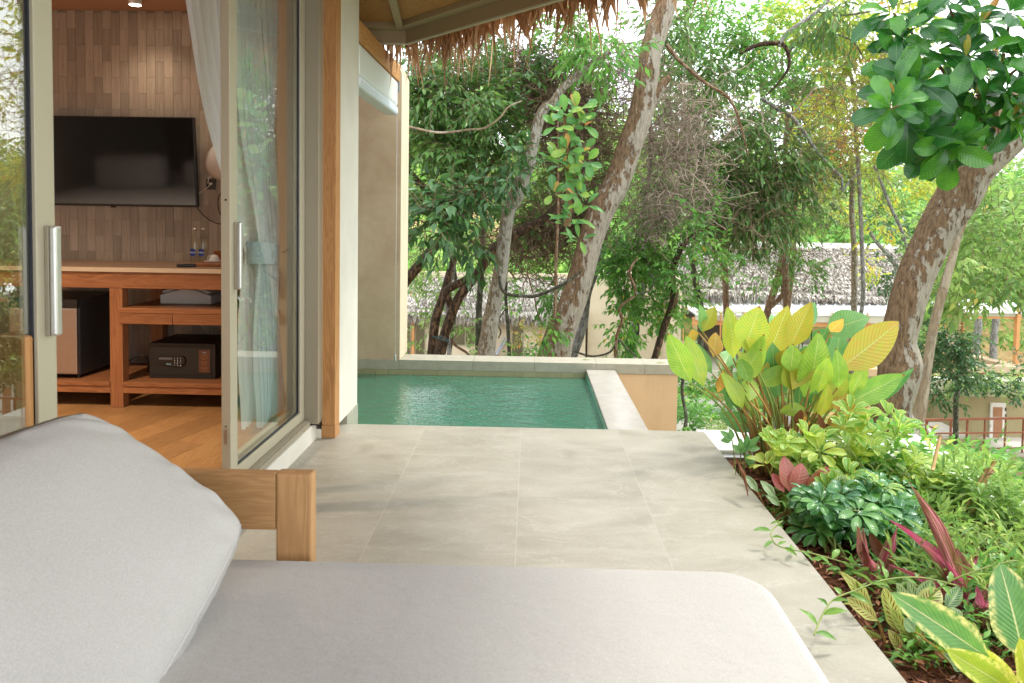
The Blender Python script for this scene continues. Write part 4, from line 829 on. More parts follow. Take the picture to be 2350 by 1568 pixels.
ob('panel', curtain_mesh((3.22, 3.95), (4.04, 4.30), (3.98, 4.30), 2.62, 1.11, 0.17, 0.022, 6, -1.53, 5), m_sheer, cur, True)
tb = MB(); n = 18
for zz, rr in ((1.16, 1.0), (1.14, 1.05), (1.06, 1.03), (1.04, 0.98)):
    for i in range(n): a_ = 2 * math.pi * i / n; tb.v.append((-1.495 + 0.072 * rr * math.cos(a_), 4.225 + 0.185 * rr * math.sin(a_), zz - 0.05 * math.sin(a_) * 0.3))
for j in range(3):
    for i in range(n): tb.f.append((j * n + i, j * n + (i + 1) % n, (j + 1) * n + (i + 1) % n, (j + 1) * n + i))
ob('tieback', tb, m_tieback, cur, True); ob('tieback_hook', MB().tube([(-1.43, 4.38, 1.10), (-1.41, 4.42, 1.12), (-1.40, 4.44, 1.15)], 0.006, 6), m_frame, cur)

# ================================================================ DAYBED
db = thing('daybed', 'grey cushioned teak daybed filling the foreground', 'daybed', (0, 0, 0))
SZ = 0.452
# arm post and rail
pf = at(632, 1200, 1.93); pr = at(716, 1200, 1.93); ptop = at(680, 1088, 1.93)[2]
ob('arm_post', B(pf[0], pr[0], 1.93, 1.975, 0.002, ptop), m_bed_z, db, bev=0.007)
rtop = at(560, 1086, 1.935)[2]; rbot = at(580, 1216, 1.935)[2]
ob('arm_rail', B(-1.40, pf[0] - 0.0005, 1.934, 1.970, rbot, rtop), m_bed_x, db, bev=0.004)
ob('frame_rail', B(-1.40, 0.52, 1.87, 1.90, 0.18, 0.30), m_teak_x, db, bev=0.004); ob('frame_rail', B(0.49, 0.52, 0.1, 1.868, 0.18, 0.30), m_teak_y, db, bev=0.004)
for xx, yy in ((0.44, 1.78), (0.44, 0.12), (-1.38, 0.12)): ob('leg', B(xx, xx + 0.07, yy, yy + 0.07, 0.002, 0.30), m_teak_z, db, bev=0.004)
ob('slat_deck', B(-1.36, 0.50, 0.1, 1.868, 0.301, 0.325), m_teak_x, db)
ob('back_post', B(-1.40, -1.30, 1.93, 2.03, 0.002, 1.0), m_teak_z, db, bev=0.01)
# seat cushion with rounded plan corner and soft edges
def rounded_slab(x0, x1, y0, y1, z0, z1, rc, re, n=10, res=9):
    pl = []
    for cx_, cy_, a0 in ((x1 - rc, y1 - rc, 0), (x0 + rc, y1 - rc, 90), (x0 + rc, y0 + rc, 180), (x1 - rc, y0 + rc, 270)):
        for i in range(n + 1): a_ = math.radians(a0 + 90 * i / n); pl.append((cx_, cy_, math.cos(a_), math.sin(a_)))
    m_ = MB(); rings = []
    hs = [(-1, t) for t in np.linspace(0, 90, res)]; H2 = (z1 - z0) / 2
    prof = [(re * math.sin(math.radians(90 - t)), z1 - re + re * math.sin(math.radians(t))) for t in np.linspace(0, 90, res)][::1]
    ring = [(re - re * 0, z0 + re)] ; allp = [( -re + re * math.cos(math.radians(t)), z0 + re - re * math.sin(math.radians(t))) for t in np.linspace(90, 0, res)] + [(-re + re * math.cos(math.radians(t)), z1 - re + re * math.sin(math.radians(t))) for t in np.linspace(0, 90, res)]
    N = len(pl)
    for off, z in allp:
        for cx_, cy_, c_, s_ in pl: m_.v.append((cx_ + c_ * (rc + off), cy_ + s_ * (rc + off), z))
    for j in range(len(allp) - 1):
        for i in range(N): m_.f.append((j * N + i, j * N + (i + 1) % N, (j + 1) * N + (i + 1) % N, (j + 1) * N + i))
    # crowned top: shrinking rings
    last = (len(allp) - 1) * N; cxm, cym = (x0 + x1) / 2, (y0 + y1) / 2
    for k_, (f_, dz) in enumerate(((0.9, 0.004), (0.7, 0.008), (0.35, 0.010), (0.0, 0.011))):
        b_ = len(m_.v)
        for i in range(N): x_, y_, z_ = m_.v[last + i] if k_ == 0 else m_.v[base0 + i]; base = m_.v[(len(allp) - 1) * N + i]; m_.v.append((cxm + (base[0] - cxm) * f_, cym + (base[1] - cym) * f_, z1 + dz))
        if k_ == 0: base0 = b_
        for i in range(N): m_.f.append((last + i, last + (i + 1) % N, b_ + (i + 1) % N, b_ + i))
        last = b_
    m_.f.append(tuple(reversed(range(N)))); return m_
ob('seat_cushion', rounded_slab(-1.28, 0.602, 0.05, 1.905, 0.326, SZ, 0.13, 0.040), m_fabric, db, True)
# back pillow leaning on the arm side
pil = thing('back_pillow', 'big pale grey pillow leaning on the daybed at the lower left', 'pillow', (0, 0, 0))
A_ = Vector(at(570, 1206, 1.80)); B_ = Vector(at(190, 938, 1.72)); D_ = Vector(at(190, 1880, 1.14)); C_ = Vector(at(-760, 1330, 1.02))
nP = (A_ - B_).cross(D_ - B_).normalized()
if nP.y > 0: nP = -nP
def pillow_mesh(n=52, th=0.066, hw=0.022):
    m_ = MB(); idx = {}; rims = []
    for sgn in (1, -1):
        for j in range(n + 1):
            for i in range(n + 1):
                u = 0.5 - 0.5 * math.cos(math.pi * i / n); v = 0.5 - 0.5 * math.cos(math.pi * j / n); cu, cv = 2 * u - 1, 2 * v - 1
                # squircle outline: corners drawn in and rounded
                cut = 1 - 0.068 * (cu * cu * cv * cv) ** 2.2; bow = 1 + 0.006 * (1 - cu * cu) * abs(cv) ** 3 + 0.006 * (1 - cv * cv) * abs(cu) ** 3
                p = B_ * (1 - u) * (1 - v) + A_ * u * (1 - v) + D_ * u * v + C_ * (1 - u) * v; c = (A_ + B_ + C_ + D_) / 4; p = c + (p - c) * cut * bow * 0.975
                sq = max(0.0, 1 - abs(cu) ** 3.0) * max(0.0, 1 - abs(cv) ** 3.0); e = 1 - sq; soft = min(1, sq * 9)
                h = hw * (0.75 + 0.25 * abs(cu * cv) ** 0.5 * 0 ) + th * sq ** 0.5
                wr = (0.0060 * math.sin(34 * (u + 0.55 * v) + 3.5 * math.sin(7 * v)) + 0.0050 * math.sin(52 * v + 5 * math.sin(6 * u))) * e ** 3.0 * soft + 0.0022 * math.sin(6 * u + 4.5 * v) * sq
                idx[(i, j, sgn)] = len(m_.v); m_.v.append(tuple(p + nP * (h * sgn * (1.0 if sgn > 0 else 0.8) + (wr if sgn > 0 else 0))))
        for j in range(n):
            for i in range(n):
                q = (idx[(i, j, sgn)], idx[(i + 1, j, sgn)], idx[(i + 1, j + 1, sgn)], idx[(i, j + 1, sgn)]); m_.f.append(q if sgn > 0 else q[::-1])
        rims.append([idx[(i, 0, sgn)] for i in range(n)] + [idx[(n, j, sgn)] for j in range(n)] + [idx[(n - i, n, sgn)] for i in range(n)] + [idx[(0, n - j, sgn)] for j in range(n)])
    a, b = rims; N = len(a); mid = []
    for k in range(N):
        p = (Vector(m_.v[a[k]]) + Vector(m_.v[b[k]])) / 2; c = (A_ + B_ + C_ + D_) / 4; o_ = (p - c).normalized(); mid.append(len(m_.v)); m_.v.append(tuple(p + o_ * (0.017 + 0.0010 * math.sin(k * 0.9) + 0.0008 * math.sin(k * 2.3)) + nP * 0.004))
    for k in range(N): q = (k + 1) % N; m_.f += [(a[k], mid[k], mid[q], a[q]), (mid[k], b[k], b[q], mid[q])]
    return m_, [[m_.v[i] for i in r] for r in rims]
pm, rims = pillow_mesh(); o = ob('cover', pm, m_fabric, pil, True)
for rim in rims: ob('piping', MB().tube(rim + [rim[0]], 0.0046, 8), m_fabric, pil, True)
# ================================================================ LANDSCAPE
NR = np.random.RandomState(11)
def gz(x, y):
    """height of the sloping ground"""
    x = np.asarray(x, float); y = np.asarray(y, float)
    s = np.clip((y - 9.0) / 14.0, 0, 1); s = s * s * (3 - 2 * s)
    z = -1.45 - (5.0 + 3.6 * np.clip((x - 2.5) / 3.5, 0, 1)) * s - 0.12 * np.clip(x - 2.5, 0, 8) * (1 - s) * 0.8
    z = z + np.clip(y - 42, 0, 52) * 0.28
    z = z + 0.04 * np.sin(x * 1.3 + y * 0.7) + 0.05 * np.sin(x * 0.5 - y * 0.9)
    return z
def grid_ground(name, xs_, ys_, mat, kind='structure', zf=gz):
    X, Y = np.meshgrid(xs_, ys_); Z = zf(X, Y); V = np.stack([X, Y, Z], -1).reshape(-1, 3); nx, ny = len(xs_), len(ys_)
    f = [(j * nx + i, j * nx + i + 1, (j + 1) * nx + i + 1, (j + 1) * nx + i) for j in range(ny - 1) for i in range(nx - 1)]
    me = bpy.data.meshes.new(name); me.from_pydata(V.tolist(), [], f); me.materials.append(mat); me.polygons.foreach_set('use_smooth', [True] * len(f))
    o = link(name, me); o['kind'] = kind; return o
grid_ground('ground', np.linspace(-60, 60, 121), np.concatenate([np.linspace(-12, 41, 107)]), m_soil)
grid_ground('hillside', np.linspace(-160, 200, 120), np.concatenate([np.linspace(41, 80, 40), np.linspace(82, 260, 30)]), m_hill)

def pbox(px0, py0, px1, py1, Y, depth, mb=None):
    a = at(px0, py1, Y); b = at(px1, py0, Y); mb = mb or MB(); mb.box(min(a[0], b[0]), max(a[0], b[0]), Y, Y + depth, min(a[2], b[2]), max(a[2], b[2])); return mb
def set_rnd_fast(me, vals):
    a = me.attributes.new('rnd', 'FLOAT', 'FACE'); a.data.foreach_set('value', np.asarray(vals, dtype=np.float32))
def np_mesh(name, V, F, mat, rnd=None, smooth=False):
    """V (n,3), F (m,k) faces of one size"""
    me = bpy.data.meshes.new(name); m, k = F.shape
    me.vertices.add(len(V)); me.vertices.foreach_set('co', np.ascontiguousarray(V, dtype=np.float32).ravel())
    me.loops.add(m * k); me.loops.foreach_set('vertex_index', np.ascontiguousarray(F, dtype=np.int32).ravel())
    me.polygons.add(m); me.polygons.foreach_set('loop_start', np.arange(0, m * k, k, dtype=np.int32))
    try: me.polygons.foreach_set('loop_total', np.full(m, k, dtype=np.int32))
    except Exception: pass
    if smooth: me.polygons.foreach_set('use_smooth', np.ones(m, dtype=bool))
    me.update(calc_edges=True)
    if rnd is not None: set_rnd_fast(me, rnd)
    me.materials.append(mat); return me
# leaf templates: (u along, v across, w up), faces as triangles
T_DIA = (np.array([(0, 0, 0), (0.5, 0, -0.03), (1, 0, -0.16), (0.42, -0.5, 0.07), (0.42, 0.5, 0.07)]), np.array([(0, 3, 1), (3, 2, 1), (0, 1, 4), (1, 2, 4)]))
T_OVAL = (np.array([(0, 0, 0), (0.5, 0, 0.02), (1, 0, -0.12), (0.25, -0.38, 0.05), (0.68, -0.46, 0.03), (0.25, 0.38, 0.05), (0.68, 0.46, 0.03)]), np.array([(0, 3, 1), (3, 4, 1), (4, 2, 1), (0, 1, 5), (5, 1, 6), (6, 1, 2)]))
T_QUAD = (np.array([(0, 0, 0), (0.45, -0.5, 0.05), (1, 0, -0.1), (0.45, 0.5, 0.05)]), np.array([(0, 1, 2), (0, 2, 3)]))
T_STRIP = (np.array([(0, -0.5, 0), (0, 0.5, 0), (0.6, 0.35, 0.02), (0.6, -0.35, 0.02), (1, 0, -0.04)]), np.array([(0, 1, 2), (0, 2, 3), (3, 2, 4)]))
def unit(a): return a / np.maximum(1e-9, np.linalg.norm(a, axis=-1, keepdims=True))
def leaf_arrays(c, d, nrm, L, W, T=T_DIA):
    tv, tf = T; d = unit(d); s = unit(np.cross(nrm, d)); n = np.cross(d, s); N = len(c)
    V = c[:, None, :] + tv[None, :, 0:1] * (L[:, None, None] * d[:, None, :]) + tv[None, :, 1:2] * (W[:, None, None] * s[:, None, :]) + tv[None, :, 2:3] * (L[:, None, None] * n[:, None, :])
    F = tf[None] + (np.arange(N) * len(tv))[:, None, None]
    return V.reshape(-1, 3), F.reshape(-1, 3), len(tf)
def leaf_mesh(name, c, d, nrm, L, W, mat, T=T_DIA, rnd=None, seed=0):
    V, F, k = leaf_arrays(c, d, nrm, L, W, T)
    r = np.random.RandomState(seed).rand(len(c)) if rnd is None else rnd
    return np_mesh(name, V, F, mat, np.repeat(r, k))
def in_ball(n, r): 
    v = r.randn(n, 3); v = unit(v) * (r.rand(n, 1) ** 0.45); return v
def clump_leaves(center, rad, n_tw, leaf_L, per=7, droop=0.35, seed=0, aspect=0.42, sub=None, gap=0.55):
    """leafy twigs spread through an ellipsoid in sub-clumps, leaving holes"""
    r = np.random.RandomState(seed); center = np.asarray(center, float); rad = np.asarray(rad, float)
    sub = sub or max(3, n_tw // 14); sc = in_ball(sub, r)
    which = r.randint(0, sub, n_tw); p = sc[which] + r.randn(n_tw, 3) * gap * (1.0 / max(1.0, sub ** (1 / 3.)))
    out = unit(p + r.randn(n_tw, 3) * 0.5); pos = center + p * rad
    td = unit(out + r.randn(n_tw, 3) * 0.5 + np.array([0, 0, -droop * 0.6]))
    TL = leaf_L * (0.35 * per) ; C = []; D = []; Nn = []; Ls = []; Rn = []
    up = np.array([0, 0, 1.0]); clr = r.rand(sub)[which]
    for k in range(per):
        t = (k + 0.5) / per; sgn = 1 if k % 2 else -1
        side = unit(np.cross(td, up + r.randn(n_tw, 3) * 0.2)) * sgn
        dd = unit(td * (0.5 + 0.7 * t) + side * (1.0 - 0.45 * t) + r.randn(n_tw, 3) * 0.28 + np.array([0, 0, -droop]))
        C.append(pos + td * (TL * t)[..., None] if hasattr(TL, '__len__') else pos + td * TL * t); D.append(dd)
        Nn.append(unit(up + r.randn(n_tw, 3) * 0.45 + side * 0.25)); Ls.append(leaf_L * (0.65 + 0.6 * r.rand(n_tw))); Rn.append(np.clip(0.55 * clr + 0.45 * r.rand(n_tw) + 0.08 * r.randn(n_tw), 0, 1))
    C, D, Nn, Ls, Rn = map(np.concatenate, (C, D, Nn, Ls, Rn))
    return C, D, Nn, Ls, Ls * aspect, Rn, (pos, td, TL)
def crown_part(parent, blobs, mat, seed, T=T_DIA, name='crown', twigs=True):
    """blobs: (px, py, Y, rx_px, ry_px, ry_m, n_twigs, leaf_len, per, droop)"""
    A = [[] for _ in range(6)]; TV = []; TF = []; nv = 0
    for i, b in enumerate(blobs):
        px, py, Y, rx, rz, ry, n, L = b[:8]; per = b[8] if len(b) > 8 else 7; dr = b[9] if len(b) > 9 else 0.35; asp = b[10] if len(b) > 10 else 0.42
        k = Y / FV; res = clump_leaves(at(px, py, Y), (rx * k, ry, rz * k), n, L, per, dr, seed * 97 + i, asp)
        for q in range(6): A[q].append(res[q])
        if twigs:
            pos, td, TL = res[6]; a = pos; bq = pos + td * TL; s = unit(np.cross(td, np.array([0.1, 0.2, 1.0]))) * (0.02 * L); u = np.cross(td, s)
            for e in (a, bq):
                TV += [e + s * 1.6, e - s * 0.8 + u, e - s * 0.8 - u]
            m = len(a); base = np.arange(m)
            f = np.concatenate([np.stack([nv + base + x * m for x in q], 1) for q in ((0, 1, 4, 3), (1, 2, 5, 4), (2, 0, 3, 5))]); TF.append(f); nv += 6 * m
    A = [np.concatenate(a) for a in A]
    me = leaf_mesh(name, A[0], A[1], A[2], A[3], A[4], mat, T, A[5])
    o = link(name, me, parent)
    if twigs:
        t = link('twigs', np_mesh('twigs', np.concatenate(TV), np.concatenate(TF), m_twig), parent); t['kind'] = 'stuff'
    o['kind'] = 'stuff'; return o
def trunk_mesh(pts, rad, mat, n=14, name='trunk', rough=0.10, seed=0, sub=6):
    P, R = catmull(pts, rad, sub); r = np.random.RandomState(seed); m = len(P); P = np.array(P); R = np.array(R)
    T = np.gradient(P, axis=0); T = unit(T); ref = np.array([0.0, 1.0, 0.05]); S_ = unit(np.cross(T, ref)); U = np.cross(S_, T)
    an = np.arange(n) * 2 * math.pi / n
    ph = r.rand(9) * 6.28; L = np.concatenate([[0], np.cumsum(np.linalg.norm(np.diff(P, axis=0), axis=1))])
    nz = np.zeros((m, n))
    for k, (fa, fl) in enumerate(((2, 1.1), (3, 2.3), (1, 4.1), (5, 3.0), (4, 7.0), (7, 11.0), (9, 17.0), (6, 25.0), (11, 9.0))): nz += np.sin(fa * an[None, :] + fl * L[:, None] + ph[k]) * (0.5 / (1 + k * 0.5))
    RR = R[:, None] * (1 + rough * nz)
    V = P[:, None, :] + RR[..., None] * (np.cos(an)[None, :, None] * S_[:, None, :] + np.sin(an)[None, :, None] * U[:, None, :])
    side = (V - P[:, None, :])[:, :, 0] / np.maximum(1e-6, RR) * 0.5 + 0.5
    F = []
    for i in range(m - 1):
        for j in range(n): q = (j + 1) % n; F.append((i * n + j, i * n + q, (i + 1) * n + q, (i + 1) * n + j))
    me = np_mesh(name, V.reshape(-1, 3), np.array(F), mat, None, True)
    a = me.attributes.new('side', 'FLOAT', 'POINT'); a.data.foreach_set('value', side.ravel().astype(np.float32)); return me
def ptrunk(parent, pts, Y, mat, name='trunk', seed=0, rough=0.10, n=24, sub=10):
    """pts: (px, py, width_px[, Y])"""
    P = []; R = []
    for q in pts: y = q[3] if len(q) > 3 else Y; P.append(at(q[0], q[1], y)); R.append(q[2] * 0.5 * y / FV)
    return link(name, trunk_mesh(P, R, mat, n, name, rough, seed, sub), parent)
def branch(name, label, cat, pts, Y, mat, seed=0, rough=0.12, n=8, group=None):
    o = ptrunk(None, pts, Y, mat, name, seed, rough, n); return tag(o, label, cat, group)

# ---------------------------------------------------------------- far villas
YL = 36.0
vl = thing('thatched_villa', 'low beige villa with pale thatch and orange posts behind the pool trees', 'villa', (0, 0, 0))
w_ = pbox(880, 716, 1345, 960, YL, 5.0); ob('wall', w_, m_beige, vl)
w_ = pbox(1345, 634, 1560, 960, YL + 0.4, 6.0); ob('gable_wall', w_, m_beige, vl)
for x0, x1 in ((943, 951), (1091, 1097), (1163, 1169), (1235, 1243)): ob('post', pbox(x0, 706, x1, 960, YL - 0.25, 0.15), m_orange_wood, vl)
def fwin(parent, x0, y0, x1, y1, Y, nm='window', fr=2.2, mat=None, mull=()):
    f = ob(nm, pbox(x0, y0, x1, y1, Y - 0.06, 0.05), mat or m_frame, parent)
    xs_ = [x0 + fr] + [m for m in mull for _ in (0, 1)] + [x1 - fr]
    for i in range(0, len(xs_), 2):
        a = xs_[i] + (0 if i == 0 else fr * .4); b = xs_[i + 1] - (0 if i == len(xs_) - 2 else fr * .4)
        ob('pane', pbox(a, y0 + fr, b, y1 - fr, Y - 0.085, 0.02), m_glass_far, f); ob('shaded_backing', pbox(a + .3, y0 + fr + .3, b - .3, y1 - fr - .3, Y - 0.066, 0.004), m_interior_dark, f)  # dark sheet behind each pane stands in for indoor shade
    return f
fwin(vl, 951, 725, 977, 960, YL, 'glass_door'); fwin(vl, 930, 725, 943, 960, YL, 'glass_door'); fwin(vl, 1035, 730, 1091, 793, YL, 'window', mull=(1068,)); fwin(vl, 1172, 727, 1203, 900, YL, 'glass_door')
ob('socket_box', pbox(1206, 810, 1214, 815, YL - 0.04, 0.03), m_plug_grey, vl); ob('door_handle', pbox(1197, 765, 1198.6, 783, YL - 0.16, 0.05), m_offwhite, vl)
def thatch_roof(parent, ridge, eave, Yr, Ye, n, name='thatch', thick=0.25, seed=1, L=0.5, mat=None, hip=0):
    """ridge/eave: two pixel points each"""
    a, b = at(*eave[0], Ye), at(*eave[1], Ye); c, d = at(*ridge[1], Yr), at(*ridge[0], Yr)
    mb = MB(); mb.quad(a, b, c, d); dn = np.array([0, 0, -thick]); mb.quad(a + dn, d + dn, c + dn, b + dn); mb.quad(a, a + dn, b + dn, b); mb.quad(b, b + dn, c + dn, c); mb.quad(d, d + dn, a + dn, a)
    me = mb.mesh('roof_body', m_thatch_far); set_rnd(me, [0.35] * len(me.polygons)); link('roof_body', me, parent)
    r = np.random.RandomState(seed); u, v = r.rand(n), r.rand(n); v = (np.floor(v * 13) + 0.30 * r.rand(n)) / 13; edge_n = n // 7; v[:edge_n] = 0.0 + 0.02 * r.rand(edge_n)
    P = (1 - v)[:, None] * ((1 - u)[:, None] * a + u[:, None] * b) + v[:, None] * ((1 - u)[:, None] * d + u[:, None] * c)
    dn_ = unit((a - d)[None]) ; D = unit(dn_ + r.randn(n, 3) * 0.16 + np.array([0, -0.02, 0.02])); D[:edge_n] = unit(np.array([0, -0.25, -1.0]) + r.randn(edge_n, 3) * 0.17)
    nrm = unit(np.cross(b - a, d - a)[None]); nrm = nrm * np.sign(nrm[0, 2]); P = P + nrm * 0.05 - dn_ * L * 0.5 * (v > 0.03)[:, None]
    NN = unit(nrm + r.randn(n, 3) * 0.35); Ls = L * (0.5 + 0.8 * r.rand(n))
    me = leaf_mesh(name, P, D, NN, Ls, 0.05 + 0.05 * r.rand(n), mat or m_thatch_far, T_STRIP, r.rand(n)); o = link(name, me, parent); o['kind'] = 'stuff'; return o
thatch_roof(vl, ((890, 636), (1340, 640)), ((880, 712), (1318, 722)), YL + 3.2, YL - 0.45, 15000, L=0.6)
ob('ridge_cap', pbox(890, 630, 1340, 637, YL + 3.1, 0.4), m_beige, vl)
# mop bucket by the villa door
bk = thing('cleaning_bucket', 'brown bucket with mops leaning in it beside the far villa door', 'bucket', (0, 0, 0)); p = at(1140, 822, YL - 0.5)
ob('tub', MB().lathe([(0.16, -0.35), (0.22, 0.1), (0.20, 0.1)], (p[0], YL - 0.5, p[2]), 12), m_ply, bk)
for q in ((1137, 1158), (1140, 1166)): ob('mop_pole', MB().tube([at(q[0], 815, YL - 0.5), at(q[1], 775, YL - 0.2)], 0.05, 6), m_pipe, bk)
ob('cloth', MB().lathe([(0.12, 0), (0.16, 0.1), (0.06, 0.25)], (p[0] - 0.25, YL - 0.5, p[2] + 0.15), 8), m_purple, bk)
# restaurant pavilion
YR = 33.0
rs = thing('thatched_restaurant', 'long pavilion with grey thatch above a white metal roof, seen behind the yellow-green leaves', 'pavilion', (0, 0, 0))
thatch_roof(rs, ((1560, 566), (2070, 572)), ((1520, 664), (2060, 690)), YR + 9.0, YR + 2.6, 26000, seed=4, L=0.62)
ob('ridge_cap', pbox(1560, 561, 2070, 568, YR + 8.8, 0.4), m_offwhite, rs)
mb = MB(); a, b, c, d = at(1596, 720, YR), at(2042, 722, YR), at(2060, 694, YR + 3), at(1548, 690, YR + 3); mb.quad(a, b, c, d); k = np.array([0, 0, -0.08]); mb.quad(a + k, d + k, c + k, b + k); mb.quad(a, a + k, b + k, b)
ob('metal_roof', mb, m_metal_roof, rs)
for i in range(26): t = i / 25; p, q = a + (b - a) * t, d + (c - d) * t; ob('roof_seam', MB().bar(p + np.array([0, 0, .02]), q + np.array([0, 0, .02]), 0.06, 0.06), m_metal_roof, rs)
ob('upper_band', pbox(1530, 676, 2060, 692, YR + 3.05, 0.2), m_olive, rs)
ob('fascia_beam', pbox(1596, 721, 2042, 735, YR + 0.05, 0.12), m_olive_l, rs); ob('timber_beam', pbox(1590, 736, 2030, 745, YR + 0.10, 0.15), m_orange_wood, rs)
for x_ in (1653, 1707, 1909, 1990): ob('post', pbox(x_ - 3.5, 718, x_ + 3.5, 900, YR - 0.1, 0.14), m_orange_wood, rs)
for x_ in (1568, 1590, 1608): ob('slat_screen', pbox(x_ - 2, 742, x_ + 2, 840, YR + 0.2, 0.1), m_orange_wood, rs)
ob('end_wall', pbox(1540, 640, 1566, 960, YR + 1.0, 3), m_beige, rs); ob('floor_slab', pbox(1560, 862, 2140, 890, YR - 0.4, 8), m_olive_l, rs)
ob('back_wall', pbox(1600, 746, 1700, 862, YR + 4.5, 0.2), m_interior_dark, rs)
for x_ in (1712, 1728, 1744, 1790, 1806, 1842, 1862, 1950, 1960, 1970, 1978, 1996): ob('window_mullion', pbox(x_ - 1.6, 748, x_ + 1.6, 862, YR + 4.4, 0.12), m_black, rs)
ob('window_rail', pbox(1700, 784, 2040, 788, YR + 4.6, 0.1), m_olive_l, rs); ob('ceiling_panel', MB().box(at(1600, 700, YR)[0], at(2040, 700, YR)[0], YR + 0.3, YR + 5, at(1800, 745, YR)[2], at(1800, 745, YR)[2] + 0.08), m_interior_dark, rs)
ob('planter_beam', pbox(1990, 852, 2222, 864, YR - 1.0, 0.4), m_peach, rs)
def guest(px_, py_, label, col):
    g = bpy.data.meshes.new('person'); pts = [(0, 0, 0), (0, 0, .28), (0, 0, .48), (0, 0, .58), (0, 0, .70), (.19, 0, .46), (.26, -.05, .22), (.2, -.3, .1), (-.19, 0, .46), (-.26, -.05, .22), (-.2, -.3, .1), (.1, -.4, 0), (-.1, -.4, 0), (.1, -.42, -.42), (-.1, -.42, -.42)]
    g.from_pydata(pts, [(0, 1), (1, 2), (2, 3), (3, 4), (2, 5), (5, 6), (6, 7), (2, 8), (8, 9), (9, 10), (0, 11), (0, 12), (11, 13), (12, 14)], []); o = link('person', g); p = at(px_, py_, YR + 3.2); o.location = (p[0], p[1], p[2] - .72)
    s_ = o.modifiers.new('skin', 'SKIN'); rr = [.15, .16, .13, .055, .095, .065, .05, .04, .065, .05, .04, .09, .09, .06, .06]
    for i, v_ in enumerate(g.skin_vertices[0].data): v_.radius = (rr[i], rr[i])
    g.skin_vertices[0].data[0].use_root = True; o.modifiers.new('sub', 'SUBSURF').levels = 1; g.materials.append(m_cloth_dark)
    h = ob('hair', MB().lathe([(0.03, .62), (.10, .65), (.115, .72), (.09, .80), (.03, .83)], (0, 0.01, 0), 12), m_black, o, True); f = ob('face', MB().lathe([(.05, .60), (.08, .66), (.07, .75), (.02, .77)], (0, -0.055, 0), 10), m_skin, o, True)
    tag(o, label, 'person')
guest(1775, 612 + 146, 'person in dark clothes seated at the left inside the pavilion', 0); guest(1808, 620 + 148, 'person in dark clothes seated at the right inside the pavilion', 0)
# right hand pavilion above the planter
rp = thing('garden_pavilion', 'open timber pavilion with a white roof right of the big leaning trunk', 'pavilion', (0, 0, 0)); YP = 31.0
mb = MB(); a, b, c, d = at(2160, 712, YP), at(2352, 716, YP), at(2330, 690, YP + 3), at(2130, 684, YP + 3); mb.quad(a, b, c, d); mb.quad(a + k, d + k, c + k, b + k); mb.quad(a, a + k, b + k, b); ob('metal_roof', mb, m_metal_roof, rp)
ob('fascia_beam', pbox(2165, 712, 2345, 724, YP + 0.1, 0.12), m_olive_l, rp); ob('timber_beam', pbox(2180, 724, 2345, 730, YP + 0.15, 0.15), m_orange_wood, rp)
for x0, x1, y1 in ((2172, 2179, 775), (2200, 2206, 842), (2209, 2215, 800), (2330, 2343, 838)): ob('post', pbox(x0, 712, x1, y1, YP, 0.2), m_orange_wood, rp)
ob('white_column', pbox(2184, 722, 2197, 800, YP + 0.3, 0.3), m_beige, rp); ob('wall_light', pbox(2189, 738, 2193, 744, YP + 0.2, 0.1), m_offwhite, rp)
ob('curb_wall', pbox(2216, 842, 2352, 853, YP - 0.6, 0.4), m_taupe, rp)
p, q = at(2228, 820, YP + 3), at(2325, 844, YP - 0.2); ob('curb_wall', MB().bar(p, q, 0.5, 0.22), m_taupe, rp); ob('short_pillar', pbox(2215, 824, 2232, 846, YP + 1.5, 0.3), m_olive, rp)
for i in range(9): ob('deck_board', pbox(2205 + i * 1.5, 858 + i * 3.2, 2352, 860.6 + i * 3.2, YP + 0.5 - i * 0.1, 0.2), m_rail, rp)
# lower building with planter ledge, door, landings and railing
lb_ = thing('olive_building', 'olive rendered building with a planter ledge and a white door at the right edge', 'building', (0, 0, 0)); YB = 30.0
ob('planter_ledge', pbox(2110, 877, 2400, 907, YB - 0.8, 0.8), m_olive_l, lb_); ob('wall', pbox(2184, 907, 2500, 1240, YB + 0.6, 5), m_olive, lb_); ob('recess_wall', pbox(2060, 890, 2184, 1240, YB + 2.4, 3), m_olive, lb_)
dr = ob('door', pbox(2271, 926, 2309, 1016, YB + 0.5, 0.08), m_offwhite, lb_)
for y0, y1 in ((935, 957), (964, 1009)): ob('door_panel', pbox(2279, y0, 2301, y1, YB + 0.48, 0.015), m_ply, dr)
ob('door_handle', pbox(2273, 975, 2275, 981, YB + 0.45, 0.04), m_alu, dr); ob('hinge', pbox(2308, 936, 2310, 944, YB + 0.46, 0.04), m_black, dr); ob('hinge', pbox(2308, 951, 2310, 957, YB + 0.46, 0.04), m_black, dr)
YS = 28.6
ob('landing', pbox(2158, 1007, 2228, 1022, YS, 2.0), m_olive, lb_); ob('landing_top', pbox(2158, 1003, 2228, 1007, YS - 0.02, 2.05), m_path, lb_)
ob('landing', pbox(2249, 1046, 2420, 1057, YS, 2.0), m_olive, lb_); ob('landing_top', pbox(2249, 1040, 2420, 1046, YS - 0.02, 2.05), m_path, lb_)
for i in range(6): ob('stair', pbox(2222 + i * 6, 1010 + i * 7, 2262, 1020 + i * 8, YS + 0.05 + 0.01 * i, 1.8), m_olive, lb_)
ob('pillar', pbox(2184, 1022, 2196, 1160, YS + 0.1, 0.25), m_olive, lb_); ob('pillar', pbox(2256, 1057, 2274, 1160, YS + 0.1, 0.3), m_olive, lb_); ob('underside_wall', pbox(2190, 1022, 2270, 1200, YS + 1.9, 0.1), m_olive, lb_)
rl = thing('timber_railing', 'red-brown timber railing across the olive building\'s landing', 'railing', (0, 0, 0))
